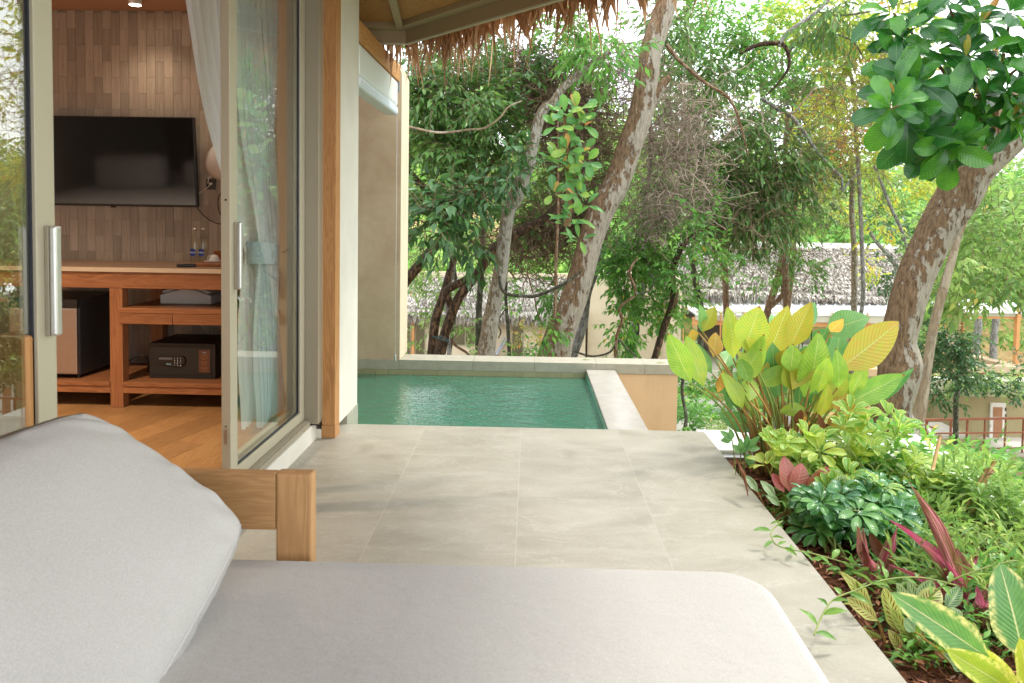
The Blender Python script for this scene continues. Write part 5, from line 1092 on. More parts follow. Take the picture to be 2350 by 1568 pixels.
YT = YS - 0.08
for x_, y0, y1 in ((2128, 962, 990), (2183, 964, 1022), (2220.5, 964, 1020), (2260.5, 964, 1042), (2308, 964, 1041), (2349, 962, 1040), (2396, 962, 1040)): ob('rail_post', pbox(x_ - 2.6, y0, x_ + 2.6, y1, YT, 0.09), m_rail, rl)
def rbar(x0, y0, x1, y1, Y, w=0.07): return MB().bar(at(x0, y0, Y), at(x1, y1, Y), w, w)
ob('top_rail', rbar(2100, 964, 2400, 959, YT - 0.06, 0.075), m_rail, rl); ob('mid_rail', rbar(2125, 995, 2400, 992, YT - 0.05, 0.055), m_rail, rl); ob('low_rail', rbar(2262, 1030, 2400, 1027, YT - 0.05, 0.055), m_rail, rl)
ob('stair_rail', rbar(2100, 968, 2145, 983, YT - 0.5, 0.06), m_rail, rl); ob('rail_post', pbox(2160, 1080, 2167, 1120, 24, 0.15), m_rail, rl)
ls = thing('leaning_batten', 'pale wooden batten leaning below the railing', 'batten', (0, 0, 0)); ob('batten', MB().bar(at(2130, 985, 12), at(2220, 1110, 11), 0.035, 0.03), m_white_plaster, ls)
pth = st(ob('garden_path', MB().prism([tuple(atZ(x_, y_, -1.25)[:2]) for x_, y_ in ((1400, 1000), (1760, 985), (1740, 930), (1560, 900), (1300, 905))], -1.6, -1.28), m_path))
g1, g2 = atZ(1480, 932, -1.25), atZ(1800, 952, -1.25); gr = thing('drain_grate', 'grey metal drain grate set across the concrete path', 'grate', (0, 0, 0))
for i in range(3): ob('grate_bar', MB().bar((g1[0], g1[1] + i * 0.09, -1.272), (g2[0], g2[1] + i * 0.09, -1.272), 0.05, 0.012), m_pipe, gr)
# stones beside the path
def pebbles(name, region, n, r0, r1, z, seed, mat):
    r = np.random.RandomState(seed); c = np.array([atZ(region[0] + r.rand() * (region[2] - region[0]), region[1] + r.rand() * (region[3] - region[1]), z) for _ in range(n)]); c[:, 2] += r.rand(n) * 0.03
    ph = (1 + 5 ** .5) / 2; iv = unit(np.array([(-1, ph, 0), (1, ph, 0), (-1, -ph, 0), (1, -ph, 0), (0, -1, ph), (0, 1, ph), (0, -1, -ph), (0, 1, -ph), (ph, 0, -1), (ph, 0, 1), (-ph, 0, -1), (-ph, 0, 1)]))
    fi = np.array([(0, 11, 5), (0, 5, 1), (0, 1, 7), (0, 7, 10), (0, 10, 11), (1, 5, 9), (5, 11, 4), (11, 10, 2), (10, 7, 6), (7, 1, 8), (3, 9, 4), (3, 4, 2), (3, 2, 6), (3, 6, 8), (3, 8, 9), (4, 9, 5), (2, 4, 11), (6, 2, 10), (8, 6, 7), (9, 8, 1)])
    sc = (r0 + (r1 - r0) * r.rand(n))[:, None] * np.stack([0.7 + 0.6 * r.rand(n), 0.7 + 0.6 * r.rand(n), 0.5 + 0.3 * r.rand(n)], 1)
    V = c[:, None] + iv[None] * sc[:, None] * (0.85 + 0.3 * r.rand(n, 12, 1)); F = fi[None] + (np.arange(n) * 12)[:, None, None]
    o = link(name, np_mesh(name, V.reshape(-1, 3), F.reshape(-1, 3), mat, np.repeat(r.rand(n), 20))); o['kind'] = 'stuff'
    return o
o = pebbles('gravel', (1640, 950, 1820, 1030), 900, 0.02, 0.05, -1.35, 5, m_stone); o['label'] = 'rounded tan garden stones beside the path'
# ================================================================ TREES BEHIND THE POOL
def L_(x, y): return 918 + x * .2927, 428.4 + y * .2927          # detail view of the lower trunks
def conv(pts, ox, oy, k): return [(ox + p[0] * k, oy + p[1] * k, p[2] * k, *p[3:]) for p in pts]
def cl(pts): return conv(pts, 918, 428.4, .2927)
def cu(pts): return conv(pts, 918, 0, .2927)
def cr_(pts): return conv(pts, 1469, 520, .375)
def ct(pts): return conv(pts, 1530, 0, .3512)
def tree(name, label, pts, Y, mat, crown=(), cmat=None, seed=0, rough=0.1, branches=(), T=T_DIA, group=None, base=True):
    p0 = at(pts[0][0], pts[0][1], pts[0][3] if len(pts[0]) > 3 else Y); gzv = float(gz(p0[0], p0[1]))
    t = thing(name, label, 'tree', (0, 0, 0), group)
    P = list(pts)
    if base:   # carry the trunk down to the ground
        y0 = P[0][3] if len(P[0]) > 3 else Y; dzm = p0[2] - gzv
        if dzm > 0.1: P.insert(0, (P[0][0] - (P[1][0] - P[0][0]) * 0.25, P[0][1] + dzm * FV / y0 + 20, P[0][2] * 1.25, y0))
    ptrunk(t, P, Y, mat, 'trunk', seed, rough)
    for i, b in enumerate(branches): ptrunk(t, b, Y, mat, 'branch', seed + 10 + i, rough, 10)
    if crown: crown_part(t, crown, cmat, seed, T)
    return t
Yc = 10.0
tree('leaning_tree', 'thick leaning trunk with flaking brown bark rising from behind the pool', [(1270, 845, 84), (1273, 821, 78), (1288, 765, 70), (1305, 721, 62), (1332, 633, 58), (1357, 545, 56), (1386, 472, 60), (1406, 440, 60), (1423, 400, 56), (1440, 351, 55), (1471, 263, 54), (1481, 205, 52), (1493, 117, 50), (1518, 44, 49), (1538, -20, 46), (1560, -110, 42), (1600, -260, 36)], Yc, k_big, seed=3, rough=0.07,
     branches=[[(1478, 262, 40), (1492, 232, 36), (1512, 205, 26), (1530, 184, 17), (1537, 176, 11)]],
     crown=[(1660, -420, 10.5, 200, 80, 1.6, 160, 0.14)], cmat=m_lf_mid)
tree('pale_tree', 'slimmer pale mottled trunk with an epiphyte at its top', [(1110, 845, 46), (1115, 818, 42), (1129, 721, 36), (1146, 633, 34), (1158, 545, 31), (1167, 487, 32), (1190, 440, 38), (1200, 405, 35), (1212, 380, 32), (1222, 335, 27), (1236, 278, 25), (1249, 250, 22), (1268, 236, 20), (1290, 205, 18), (1322, 176, 18), (1357, 149, 16), (1400, 120, 12)], 9.2, k_pale, seed=5, rough=0.06,
     branches=[[(1290, 205, 14), (1300, 190, 12), (1318, 176, 12)]], crown=[(1330, 95, 9.2, 60, 30, 0.4, 34, 0.13, 8, 0.5, 0.34), (1400, 130, 9.0, 60, 26, 0.4, 30, 0.14, 8, 0.6, 0.34), (1300, 60, 9.3, 70, 30, 0.5, 26, 0.12)], cmat=m_lf_mid)
tree('dark_forked_tree', 'dark forked trunk leaning right across the pale trunk', cl([(300, 1400, 95), (310, 1330, 90), (365, 1120, 76), (455, 880, 72), (600, 690, 72), (700, 540, 82), (830, 420, 92), (980, 330, 78), (1130, 250, 68), (1250, 130, 56), (1350, 0, 44), (1440, -160, 34)]), 9.8, k_dark, seed=7,
     branches=[cl([(400, 940, 50), (365, 830, 62), (420, 780, 60), (500, 740, 60), (560, 700, 50)])])
tree('dark_upright_tree', 'dark upright trunk beside the forked trunk, left of the pale tree', cl([(230, 1400, 80), (250, 1320, 76), (278, 1050, 70), (350, 820, 60), (395, 640, 46), (440, 500, 42), (470, 330, 46), (470, 160, 44), (440, 0, 40), (470, -160, 36), (560, -400, 26)]), 10.2, k_dark, seed=9,
     crown=[(1010, 190, 9.6, 70, 70, 0.7, 150, 0.125, 7, 0.5, 0.40), (1080, 250, 9.4, 80, 80, 0.7, 190, 0.125, 7, 0.5, 0.40), (975, 300, 9.8, 50, 70, 0.6, 110, 0.125, 7, 0.5, .4), (1150, 170, 9.8, 70, 50, 0.6, 110, 0.12), (1060, 340, 9.5, 90, 40, 0.6, 130, 0.13, 7, .5, .4), (1160, 320, 9.9, 50, 50, .5, 70, .12)], cmat=m_lf_dark)
tree('diagonal_tree', 'dark trunk slanting up from the tan wall\'s edge', cl([(-60, 860, 80), (40, 745, 78), (160, 600, 76), (300, 440, 72), (430, 300, 70), (500, 180, 70), (580, 60, 66), (650, -80, 56), (760, -260, 40)]), 11.0, k_dark, seed=12, base=False,
     branches=[cl([(-40, -300, 62), (50, -140, 60), (180, 0, 54), (300, 95, 48), (420, 175, 46), (470, 230, 40)])],
     crown=[(975, 500, 8.6, 45, 22, .35, 30, .15, 7, .6, .42), (1020, 485, 8.6, 40, 26, .3, 26, .15, 7, .6, .42), (1050, 535, 8.7, 38, 26, .3, 26, .16, 7, .6, .42), (1095, 455, 8.5, 36, 26, .3, 24, .14, 7, .6, .42), (1150, 400, 8.7, 40, 26, .3, 22, .13, 7, .5, .42), (1000, 440, 9.2, 50, 30, .4, 24, .14), (1190, 360, 9.0, 26, 26, .3, 12, .12)], cmat=m_lf_blue)
tree('slim_mossy_tree', 'slim greenish upright trunk just left of the pale trunk', cl([(608, 1400, 54), (612, 1330, 52), (618, 1000, 52), (632, 750, 48), (648, 500, 46), (650, 200, 42), (640, -100, 36), (630, -500, 28)]), 12.0, k_mossy, seed=14)
tree('slim_grey_tree', 'slim greyish trunk tied with teal rope', cl([(390, 1400, 34), (375, 1200, 36), (372, 1000, 34), (372, 870, 32), (430, 600, 26), (470, 460, 22)]), 11.5, k_grey, seed=15)
rp_ = branch('tie_rope', 'teal rope tied around the dark forked trunk', 'rope', cl([(255, 1170, 9), (300, 1190, 11), (345, 1205, 10), (385, 1215, 8), (352, 1186, 6), (300, 1172, 10)]), 9.4, m_rope, n=6)
tree('slim_brown_tree', 'thin brown trunk between the pale and the thick leaning trunk', cl([(865, 1400, 30), (858, 1320, 29), (845, 1100, 28), (830, 880, 26), (832, 700, 22), (845, 520, 16), (900, 380, 10)]), 10.8, k_mossy, seed=16)
tree('hanging_stem', 'thin straight brown stem dropping in front of the thick trunk', cl([(1212, 1020, 24), (1222, 800, 24), (1222, 600, 23), (1235, 300, 22), (1240, 0, 18), (1235, -340, 14), (1240, -700, 11)]), 9.5, k_brown, seed=17, base=False)
tree('grey_tree', 'smooth grey trunk standing behind the thick leaning trunk', cl([(1330, 1440, 96), (1345, 1340, 90), (1425, 1100, 86), (1465, 850, 66), (1500, 740, 62), (1555, 600, 54), (1600, 420, 46), (1660, 150, 36), (1740, -200, 26)]), 12.5, k_grey, seed=18,
     crown=[(1480, 600, 11.5, 45, 60, .6, 90, .12), (1530, 690, 11.6, 50, 50, .5, 80, .12), (1500, 500, 12, 50, 70, .6, 80, .12)], cmat=m_lf_mid)
tree('light_grey_tree', 'light grey slanting trunk behind the hanging creepers', cl([(1790, 1440, 84), (1805, 1340, 78), (1850, 1050, 70), (1890, 800, 66), (1920, 600, 56), (1935, 430, 44), (1950, 200, 34)]), 13.0, k_grey, seed=20, rough=0.05)
tree('thin_crooked_tree', 'thin dark crooked trunk right of the light grey one', cl([(1975, 1440, 54), (2000, 1330, 50), (2070, 1100, 48), (2150, 880, 60), (2130, 720, 58), (2170, 560, 48), (2230, 450, 44), (2330, 370, 38), (2450, 315, 34), (2540, 330, 22)]), 11.0, k_dark, seed=21, rough=.16,
     crown=[(1580, 540, 10.8, 50, 40, .6, 46, .11), (1640, 580, 11, 40, 30, .5, 30, .10), (1550, 620, 10.8, 30, 40, .4, 36, .10), (1620, 480, 11.4, 70, 34, .6, 44, .10)], cmat=m_lf_mid)
tree('rough_brown_tree', 'rough brown trunk in front of the pavilion\'s left end', cr_([(555, 1640, 60), (560, 1400, 48), (548, 1180, 40), (545, 720, 38), (530, 560, 34), (522, 350, 36), (510, 150, 36), (515, -60, 30), (500, -300, 24)]), 15.0, k_brown, seed=23,
     crown=[(1640, 640, 14, 40, 30, .6, 34, .10), (1600, 690, 14, 30, 26, .6, 26, .10), (1680, 560, 15, 40, 40, .6, 34, .11)], cmat=m_lf_light)
tree('forked_vine_tree', 'brown forked trunk behind the tallest yellow-green leaves', cr_([(740, 760, 52), (770, 560, 48), (800, 450, 42), (848, 300, 44), (880, 130, 36), (890, 0, 30), (885, -300, 26), (900, -700, 22)]), 15.5, k_brown, seed=24,
     branches=[cr_([(800, 490, 34), (850, 445, 26), (875, 400, 24), (868, 320, 24)])],
     crown=[(1800, 550, 15, 36, 46, .8, 56, .12), (1835, 600, 15, 34, 40, .8, 46, .12), (1820, 490, 16, 50, 40, .8, 70, .13), (1780, 640, 14.5, 40, 22, .6, 30, .11)], cmat=m_lf_mid)
tree('slim_white_tree', 'slim pale straight trunk in front of the grey thatched roof', cr_([(1300, 760, 40), (1310, 560, 38), (1312, 300, 36), (1308, 100, 34), (1295, -100, 31), (1300, -320, 28), (1290, -480, 22)]), 17.0, k_pale, seed=26, rough=.04,
     crown=[(1960, 330, 16, 90, 50, 1.2, 80, .13), (1900, 420, 17, 60, 40, 1, 50, .13), (2010, 480, 17, 40, 50, 1.2, 50, .13), (1975, 600, 17.5, 22, 22, .6, 26, .11)], cmat=m_lf_yell)
# the big right-hand tree
YG = 8.5
bt = tree('broad_leaved_tree', 'massive leaning trunk at the right with large glossy leaves above', [(2080, 1110, 112), (2073, 1041, 100), (2050, 951, 80), (2056, 895, 86), (2064, 839, 98), (2061, 782, 78), (2080, 707, 80), (2103, 632, 80), (2136, 557, 82), (2155, 520, 86), (2195, 456, 92), (2234, 386, 94), (2296, 316, 98), (2370, 240, 92), (2470, 150, 84), (2600, 20, 70)], YG, k_big, seed=31, rough=0.05)
tree('smooth_slim_tree', 'smooth tan slim trunk leaning beside the massive one', cr_([(1690, 1400, 80), (1688, 1240, 74), (1722, 1100, 62), (1765, 800, 58), (1800, 600, 54), (1860, 370, 54), (1900, 230, 48), (1950, 60, 38), (2010, -80, 30), (2100, -300, 22)]), 10.5, k_smooth, seed=33, rough=.04,
     crown=[(2260, 640, 12, 90, 60, 1.0, 90, .17), (2320, 560, 12, 80, 70, 1, 90, .17), (2200, 590, 11.5, 50, 40, .7, 50, .15)], cmat=m_lf_light)
# big obovate leaves as separate parts
def big_leaf_mesh(name, mat, L, W, peak=0.6, fold=0.12, droop=0.22, wave=0.02, nu=12, nv=4, seed=0, tip=1.0, curl=0.0):
    r = random.Random(seed); ph = r.uniform(0, 6); V = []; UV = []; F = []
    for i in range(nu + 1):
        u = i / nu
        e = (u / peak) if u < peak else (1 - u) / (1 - peak)
        w = W * 0.5 * max(0.012, math.sin(min(1, max(0, e)) * math.pi / 2) ** (1.15 if u < peak else 0.62 * tip))
        z = -droop * L * u * u + 0.05 * L * u; x = L * (u - 0.18 * droop * u * u)
        for j in range(-nv, nv + 1):
            v = j / nv; zz = z + fold * abs(v) ** 1.2 * w * 1.5 - curl * w * v * v + wave * L * math.sin(u * 13 + ph + (1.5 if j > 0 else 0)) * abs(v) ** 2
            V.append((x, v * w, zz)); UV.append((u, 0.5 + 0.5 * v))
    k = 2 * nv + 1
    for i in range(nu):
        for j in range(2 * nv): F.append((i * k + j, (i + 1) * k + j, (i + 1) * k + j + 1, i * k + j + 1))
    me = bpy.data.meshes.new(name); me.from_pydata(V, [], F); me.materials.append(mat)
    ul = me.uv_layers.new(name='UVMap'); ul.data.foreach_set('uv', [c for p in me.loops for c in UV[p.vertex_index]])
    me.polygons.foreach_set('use_smooth', [True] * len(F)); me.update(); return me
def orient(base, d, nrm):
    d = Vector(d).normalized(); n = Vector(nrm); s = n.cross(d)
    if s.length < 1e-4: s = Vector((1, 0, 0)).cross(d)
    s.normalize(); n = d.cross(s)
    return Matrix(((d.x, s.x, n.x, base[0]), (d.y, s.y, n.y, base[1]), (d.z, s.z, n.z, base[2]), (0, 0, 0, 1)))
def place_leaf(me, parent, base, d, nrm, sc=1.0, name='leaf'):
    o = link(name, me, parent); o.matrix_world = orient(base, d, nrm) @ Matrix.Diagonal((sc, sc, sc, 1)); return o
def rosette(parent, meshes, c, axis, n, r, spread=(0.25, 1.1), sc=(0.7, 1.1), droop=0.0, rngv=None, off=0.03, name='leaf'):
    ax = Vector(axis).normalized(); a0 = r.uniform(0, 6); t1 = ax.orthogonal().normalized(); t2 = ax.cross(t1)
    for k in range(n):
        a = a0 + k * 2.39996 + r.uniform(-.25, .25); e = spread[0] + (spread[1] - spread[0]) * ((k + 0.5) / n)
        rad = t1 * math.cos(a) + t2 * math.sin(a); d = (ax * math.cos(e) + rad * math.sin(e) + Vector((0, 0, -droop))).normalized()
        nrm = (ax * math.sin(e) * 1.0 - rad * math.cos(e) * 0.9 + Vector((0, 0, 0.35)) + Vector((r.gauss(0, .15), r.gauss(0, .15), r.gauss(0, .15))))
        if nrm.dot(ax) < 0: nrm = -nrm
        place_leaf(r.choice(meshes), parent, Vector(c) + rad * off, d, nrm, r.uniform(*sc), name)
R1 = random.Random(5)
ter = [big_leaf_mesh('almond_leaf', b_ter, 0.37, 0.175, 0.68, 0.2, dr_, 0.02, seed=s_, tip=.8) for s_, dr_ in enumerate((0.25, 0.4, 0.15, 0.55, 0.3))]
ter_y = [big_leaf_mesh('young_leaf', b_ter_y, 0.26, 0.08, 0.6, 0.2, 0.1, 0.02, seed=9)]
ros = [(2050, 30), (2110, 60), (2180, 20), (2250, 50), (2320, 30), (2150, 110), (2220, 130), (2290, 120), (2345, 150), (2070, 150, 7.3), (2105, 190), (2170, 210), (2240, 220), (2310, 215), (2350, 240), (2060, 215, 7.0), (2080, 265, 7.0), (2105, 305, 7.1), (2140, 290), (2190, 280), (2250, 275), (2320, 270), (2130, 335), (2165, 340), (2180, 325), (2085, 120), (2045, 250, 6.8), (2130, 250, 7.4), (2210, 60, 7.6), (2380, 80), (2390, 180), (2060, 85, 7.2), (2060, 200, 7.6), (2260, 170, 7.7), (2330, -60), (2200, -60), (2080, -50)]
for i, q in enumerate(ros):
    Y = q[2] if len(q) > 2 else 7.0 + 0.45 * R1.random(); c = at(q[0], q[1], Y)
    ax = Vector(((q[0] - 2200) / 260 + R1.gauss(0, .25), -0.7 + R1.gauss(0, .2), 0.35 + (150 - q[1]) / 300))
    rosette(bt, ter, c, ax, R1.choice((6, 7, 8, 9)), R1, (0.5, 1.8), (0.62, 1.15), 0.22, name='leaf')
    if i % 3 == 0: rosette(bt, ter_y, c, ax + Vector((0, 0, .8)), 2, R1, (0.1, 0.5), (0.6, 1.0), 0, name='leaf')
for i in range(14):
    q = ros[i * 2 % len(ros)]; e = at(q[0], q[1], q[2] if len(q) > 2 else 7.2); s0 = at(2260 + 10 * (i % 4), 330 - 12 * i if i < 9 else 240, 8.1); mid = (np.array(s0) + np.array(e)) / 2 + np.array([0, 0, 0.12])
    P, rr = catmull([s0, mid, e], [0.03, 0.018, 0.010], 6); ob('twig', MB().tube(P, rr, 6), m_stem_b, bt, True)
# the epiphyte with rounded leaves
ep = thing('rosette_shrub', 'shrub of rounded green and coppery leaves hanging between the two leaning trunks', 'shrub', (0, 0, 0))
epi = [big_leaf_mesh('rounded_leaf', b_epi, 0.175, 0.085, 0.62, 0.15, dr_, 0.01, 8, 3, seed=s_, tip=.7) for s_, dr_ in enumerate((0.1, 0.3, 0.2))]
epo = [big_leaf_mesh('coppery_leaf', b_epi_o, 0.16, 0.075, 0.62, 0.15, 0.1, 0.01, 8, 3, seed=4, tip=.7)]
for i, (px_, py_) in enumerate(((1272, 258), (1298, 262), (1325, 250), (1350, 262), (1280, 288), (1310, 290), (1338, 285), (1300, 325), (1268, 365), (1290, 380), (1318, 385), (1345, 372), (1330, 410), (1285, 350), (1305, 345), (1340, 345), (1300, 430), (1325, 445), (1270, 445), (1340, 395))):
    c = at(px_, py_, 7.9 + 0.25 * R1.random()); ax = Vector((R1.gauss(0.1, .4), -0.7, 0.5 + R1.gauss(0, .25))); rosette(ep, epi, c, ax, 5, R1, (0.4, 1.5), (0.7, 1.1), 0.1)
    if i % 3 != 1: rosette(ep, epo, c, ax + Vector((0, 0, .4)), 1, R1, (0.2, 0.9), (0.7, 1.1))
P, rr = catmull([at(1302, 520, 8.2), at(1306, 430, 8.2), at(1300, 340, 8.1), at(1295, 265, 8.0)], [0.04, 0.035, 0.03, 0.015], 6); ob('stem', MB().tube(P, rr, 8), m_stem_b, ep, True)
lan = [big_leaf_mesh('long_leaf', b_epi, 0.26, 0.075, 0.55, 0.15, 0.3, 0.01, 8, 3, seed=14)]
for px_, py_ in ((1318, 500), (1345, 470), (1295, 515), (1330, 550)): rosette(ep, lan, at(px_, py_, 8.0), Vector((R1.gauss(0, .3), -0.5, .6)), 5, R1, (0.4, 1.5), (0.6, 1.0), 0.1)

# lianas and loose branches
branch('woody_liana', 'thick brown liana sagging in a U between the pale and thick trunks', 'liana', cl([(780, 700, 20), (795, 800, 24), (850, 845, 26), (960, 858, 26), (1060, 860, 26), (1200, 805, 26), (1330, 735, 24), (1420, 660, 16)]), 9.0, k_mossy, 40)
branch('bare_branch', 'long pale bare branch reaching left under the thatch', 'branch', cu([(40, 985, 15), (140, 1010, 17), (280, 1040, 20), (420, 1035, 19), (540, 1018, 18), (650, 1010, 18), (740, 960, 17), (800, 905, 15), (850, 840, 13), (960, 790, 11)]), 8.7, k_smooth, 41)
branch('bare_branch', 'orange-brown branch curving down from the thick trunk\'s right side', 'branch', ct([(0, 290, 26), (60, 370, 24), (130, 440, 24), (250, 540, 22), (380, 620, 20), (440, 700, 17), (490, 840, 14), (535, 1030, 9)]), 9.8, k_brown, 42)
branch('bare_branch', 'dark crooked branch high in the middle of the canopy', 'branch', ct([(480, 350, 16), (560, 308, 26), (640, 286, 30), (740, 285, 31), (785, 325, 26), (800, 430, 19), (740, 530, 14), (650, 625, 10)]), 12.0, k_dark, 43)
branch('bare_branch', 'pale branch rising from the dark crooked branch', 'branch', ct([(730, 300, 30), (780, 230, 32), (860, 165, 30), (960, 95, 26), (1040, 20, 20), (1100, -60, 14)]), 12.0, k_grey, 44)
branch('bare_branch', 'thin arching branch right of the dark crooked one', 'branch', ct([(790, 345, 16), (860, 280, 16), (940, 240, 15), (1080, 222, 14), (1200, 260, 12), (1260, 330, 10), (1285, 390, 8)]), 12.2, k_mossy, 45)
branch('bare_branch', 'long thin branch running to the top right over yellow leaves', 'branch', ct([(980, 75, 10), (1130, 100, 14), (1300, 80, 14), (1450, 45, 12), (1600, 10, 10)]), 12.4, k_mossy, 46)
branch('bare_branch', 'diagonal grey branch ending in a fork above the slim pale trunk', 'branch', ct([(620, 640, 18), (720, 710, 24), (800, 750, 26), (900, 870, 24), (960, 960, 22), (1060, 1080, 18), (1140, 1160, 15), (1148, 1245, 14), (1200, 1180, 12), (1262, 1130, 10)]), 12.5, k_grey, 47)
branch('bare_branch', 'thin knobbly horizontal twig in the upper canopy', 'branch', ct([(690, 760, 15), (760, 740, 15), (830, 735, 15), (880, 680, 11), (980, 560, 8)]), 12.3, k_smooth, 48)
for i, (lab, pts) in enumerate((('thin twisting liana in front of the beige gable wall', [(1850, 860, 14), (1840, 780, 20), (1800, 680, 24), (1830, 600, 20), (1870, 560, 14)]), ('knotted liana loops at the foot of the light grey trunk', [(1330, 1270, 16), (1420, 1310, 18), (1520, 1330, 18), (1640, 1300, 18), (1720, 1210, 18), (1760, 1250, 14), (1860, 1340, 12)]),
    ('liana climbing through the hanging creepers', [(1690, 1340, 28), (1700, 1180, 26), (1740, 1050, 24), (1720, 960, 20), (1780, 900, 20), (1840, 860, 22)]), ('twisted liana right of the light grey trunk', [(1880, 850, 10), (1960, 810, 13), (1990, 740, 12), (1960, 680, 10)]),
    ('crooked liana left of the mossy slim trunk', [(395, 1190, 14), (440, 1250, 20), (520, 1300, 20), (560, 1340, 16)]), ('thin bent twig beside the slim brown trunk', [(770, 1190, 10), (790, 1140, 12), (770, 1080, 12), (790, 1010, 10), (830, 960, 8)]), ('thin bent stem hanging beside the thick trunk', [(1000, 680, 8), (1030, 790, 9), (1060, 900, 10), (1080, 1000, 9), (1120, 1090, 7)]))):
    branch('thin_liana', lab, 'liana', cl(pts), 10.3, k_mossy if i % 2 else k_brown, 50 + i)

# tangles of dead twigs
def tangle(name, label, blobs, mat, seed, rad=0.004, seg=9):
    r = np.random.RandomState(seed); VV = []; FF = []; nv = 0
    for (px, py, Y, rx, rz, ry, n, step) in blobs:
        k = Y / FV; c = at(px, py, Y); R = np.array([rx * k, ry, rz * k]); p = c + in_ball(n, r) * R; d = unit(r.randn(n, 3) * np.array([1, .6, .8])); P = [p]
        for s in range(seg): d = unit(d + r.randn(n, 3) * 0.42 + (c - P[-1]) / R * 0.06 + np.array([0, 0, -.05])); P.append(P[-1] + d * step * (0.5 + r.rand(n, 1)))
        P = np.stack(P, 1); rr = rad * (0.5 + 1.2 * r.rand(n)); up = unit(r.randn(n, 3))
        s1 = unit(np.cross(d, up)) * rr[:, None]; s2 = unit(np.cross(d, s1)) * rr[:, None]
        ring = np.stack([s1, -0.5 * s1 + 0.87 * s2, -0.5 * s1 - 0.87 * s2], 1)        # n,3,3
        V = P[:, :, None, :] + ring[:, None, :, :]; VV.append(V.reshape(-1, 3)); m = seg + 1
        base = (np.arange(n) * m * 3)[:, None, None] + (np.arange(seg) * 3)[None, :, None]
        for a in range(3): b = (a + 1) % 3; f = np.concatenate([base + a, base + b, base + 3 + b, base + 3 + a], -1); FF.append(f.reshape(-1, 4) + nv)
        nv += n * m * 3
    o = link(name, np_mesh(name, np.concatenate(VV), np.concatenate(FF), mat)); o['kind'] = 'stuff'; o['label'] = label; return o
tangle('dead_vine_tangle', 'brown tangle of dead vines between the trunks', [(1250, 220, 10.6, 130, 90, 0.7, 700, .10), (1330, 330, 10.8, 90, 120, 0.7, 600, .09), (1120, 190, 10.8, 130, 50, 0.6, 300, .10), (1300, 500, 10.8, 90, 50, 0.6, 600, .07), (1240, 150, 10.6, 150, 40, .6, 200, .12), (1020, 230, 11, 90, 120, .6, 300, .1), (1220, 560, 10.8, 120, 50, 0.5, 420, .07)], m_twig, 61, 0.0050)
tangle('grey_twig_tangle', 'grey tangle of bare twigs right of the thick trunk', [(1540, 320, 11.0, 80, 140, 0.8, 520, .09), (1510, 480, 11.0, 70, 80, 0.7, 300, .07), (1590, 420, 11.4, 70, 90, .8, 160, .08), (1430, 170, 11, 60, 80, .6, 240, .09), (1640, 250, 11.5, 80, 70, .8, 60, .1)], m_twig_g, 62, 0.0045)
tangle('thin_vines', 'thin hanging vines and twigs through the canopy', [(1800, 330, 13, 260, 200, 1.8, 260, .2), (1100, 450, 12, 180, 140, 1.2, 180, .16), (1700, 520, 12, 160, 120, 1.2, 160, .14), (1950, 200, 13, 180, 150, 1.5, 160, .2)], m_twig, 63, 0.0032, 12)

# crowns whose trunks stand behind others; each its own tree
def back_tree(name, label, pts, Y, mat, crown, cmat, seed, T=T_DIA, **k):
    q = random.Random(seed * 7); L2 = []
    for i, p in enumerate(pts):
        L2.append((p[0] + q.uniform(-9, 9), p[1], p[2] * 0.62))
        if i + 1 < len(pts): n_ = pts[i + 1]; L2.append(((p[0] + n_[0]) / 2 + q.uniform(-16, 16), (p[1] + n_[1]) / 2, (p[2] + n_[2]) * 0.31))
    return tree(name, label, L2, Y, mat, crown, cmat, seed, T=T, **k)
back_tree('vine_clad_tree', 'slender tree hung with mid-green creepers right of the thick trunk', [(1445, 830, 18), (1450, 700, 17), (1470, 520, 15), (1500, 300, 13), (1520, 100, 11)], 12.2, k_mossy,
   [(1450, 640, 11.4, 36, 60, .4, 100, .105, 7, .7), (1425, 720, 11.3, 34, 60, .4, 90, .105, 7, .7), (1415, 790, 11.3, 32, 34, .35, 40, .10, 7, .7), (1490, 620, 11.6, 34, 40, .4, 60, .105, 7, .6), (1460, 560, 11.6, 50, 40, .5, 80, .11, 7, .6), (1280, 690, 10.5, 26, 40, .3, 30, .11, 7, .7), (1215, 660, 10.8, 40, 36, .3, 24, .10), (1245, 770, 9.6, 14, 30, .2, 14, .11, 7, .9), (1190, 800, 11, 40, 24, .3, 24, .09), (1400, 600, 12, 30, 60, .4, 50, .11)], m_lf_mid, 71)
back_tree('young_tree', 'slender light-green tree standing behind the dark forked trunk', [(1030, 840, 16), (1040, 700, 14), (1030, 540, 12), (1050, 420, 10)], 13.5, k_mossy,
   [(960, 620, 13, 40, 50, .6, 60, .10), (1010, 660, 12.8, 34, 46, .5, 50, .10), (975, 730, 12.4, 30, 34, .4, 30, .09), (1060, 540, 13.5, 60, 46, .7, 70, .10), (1110, 620, 13.5, 40, 44, .6, 44, .10), (1000, 560, 13.5, 50, 40, .6, 50, .10), (1075, 750, 12, 30, 26, .4, 16, .09), (1090, 800, 11.5, 30, 16, .3, 14, .08), (950, 790, 11, 20, 18, .3, 10, .09), (1190, 520, 13.5, 34, 50, .5, 34, .1)], m_lf_light, 72)
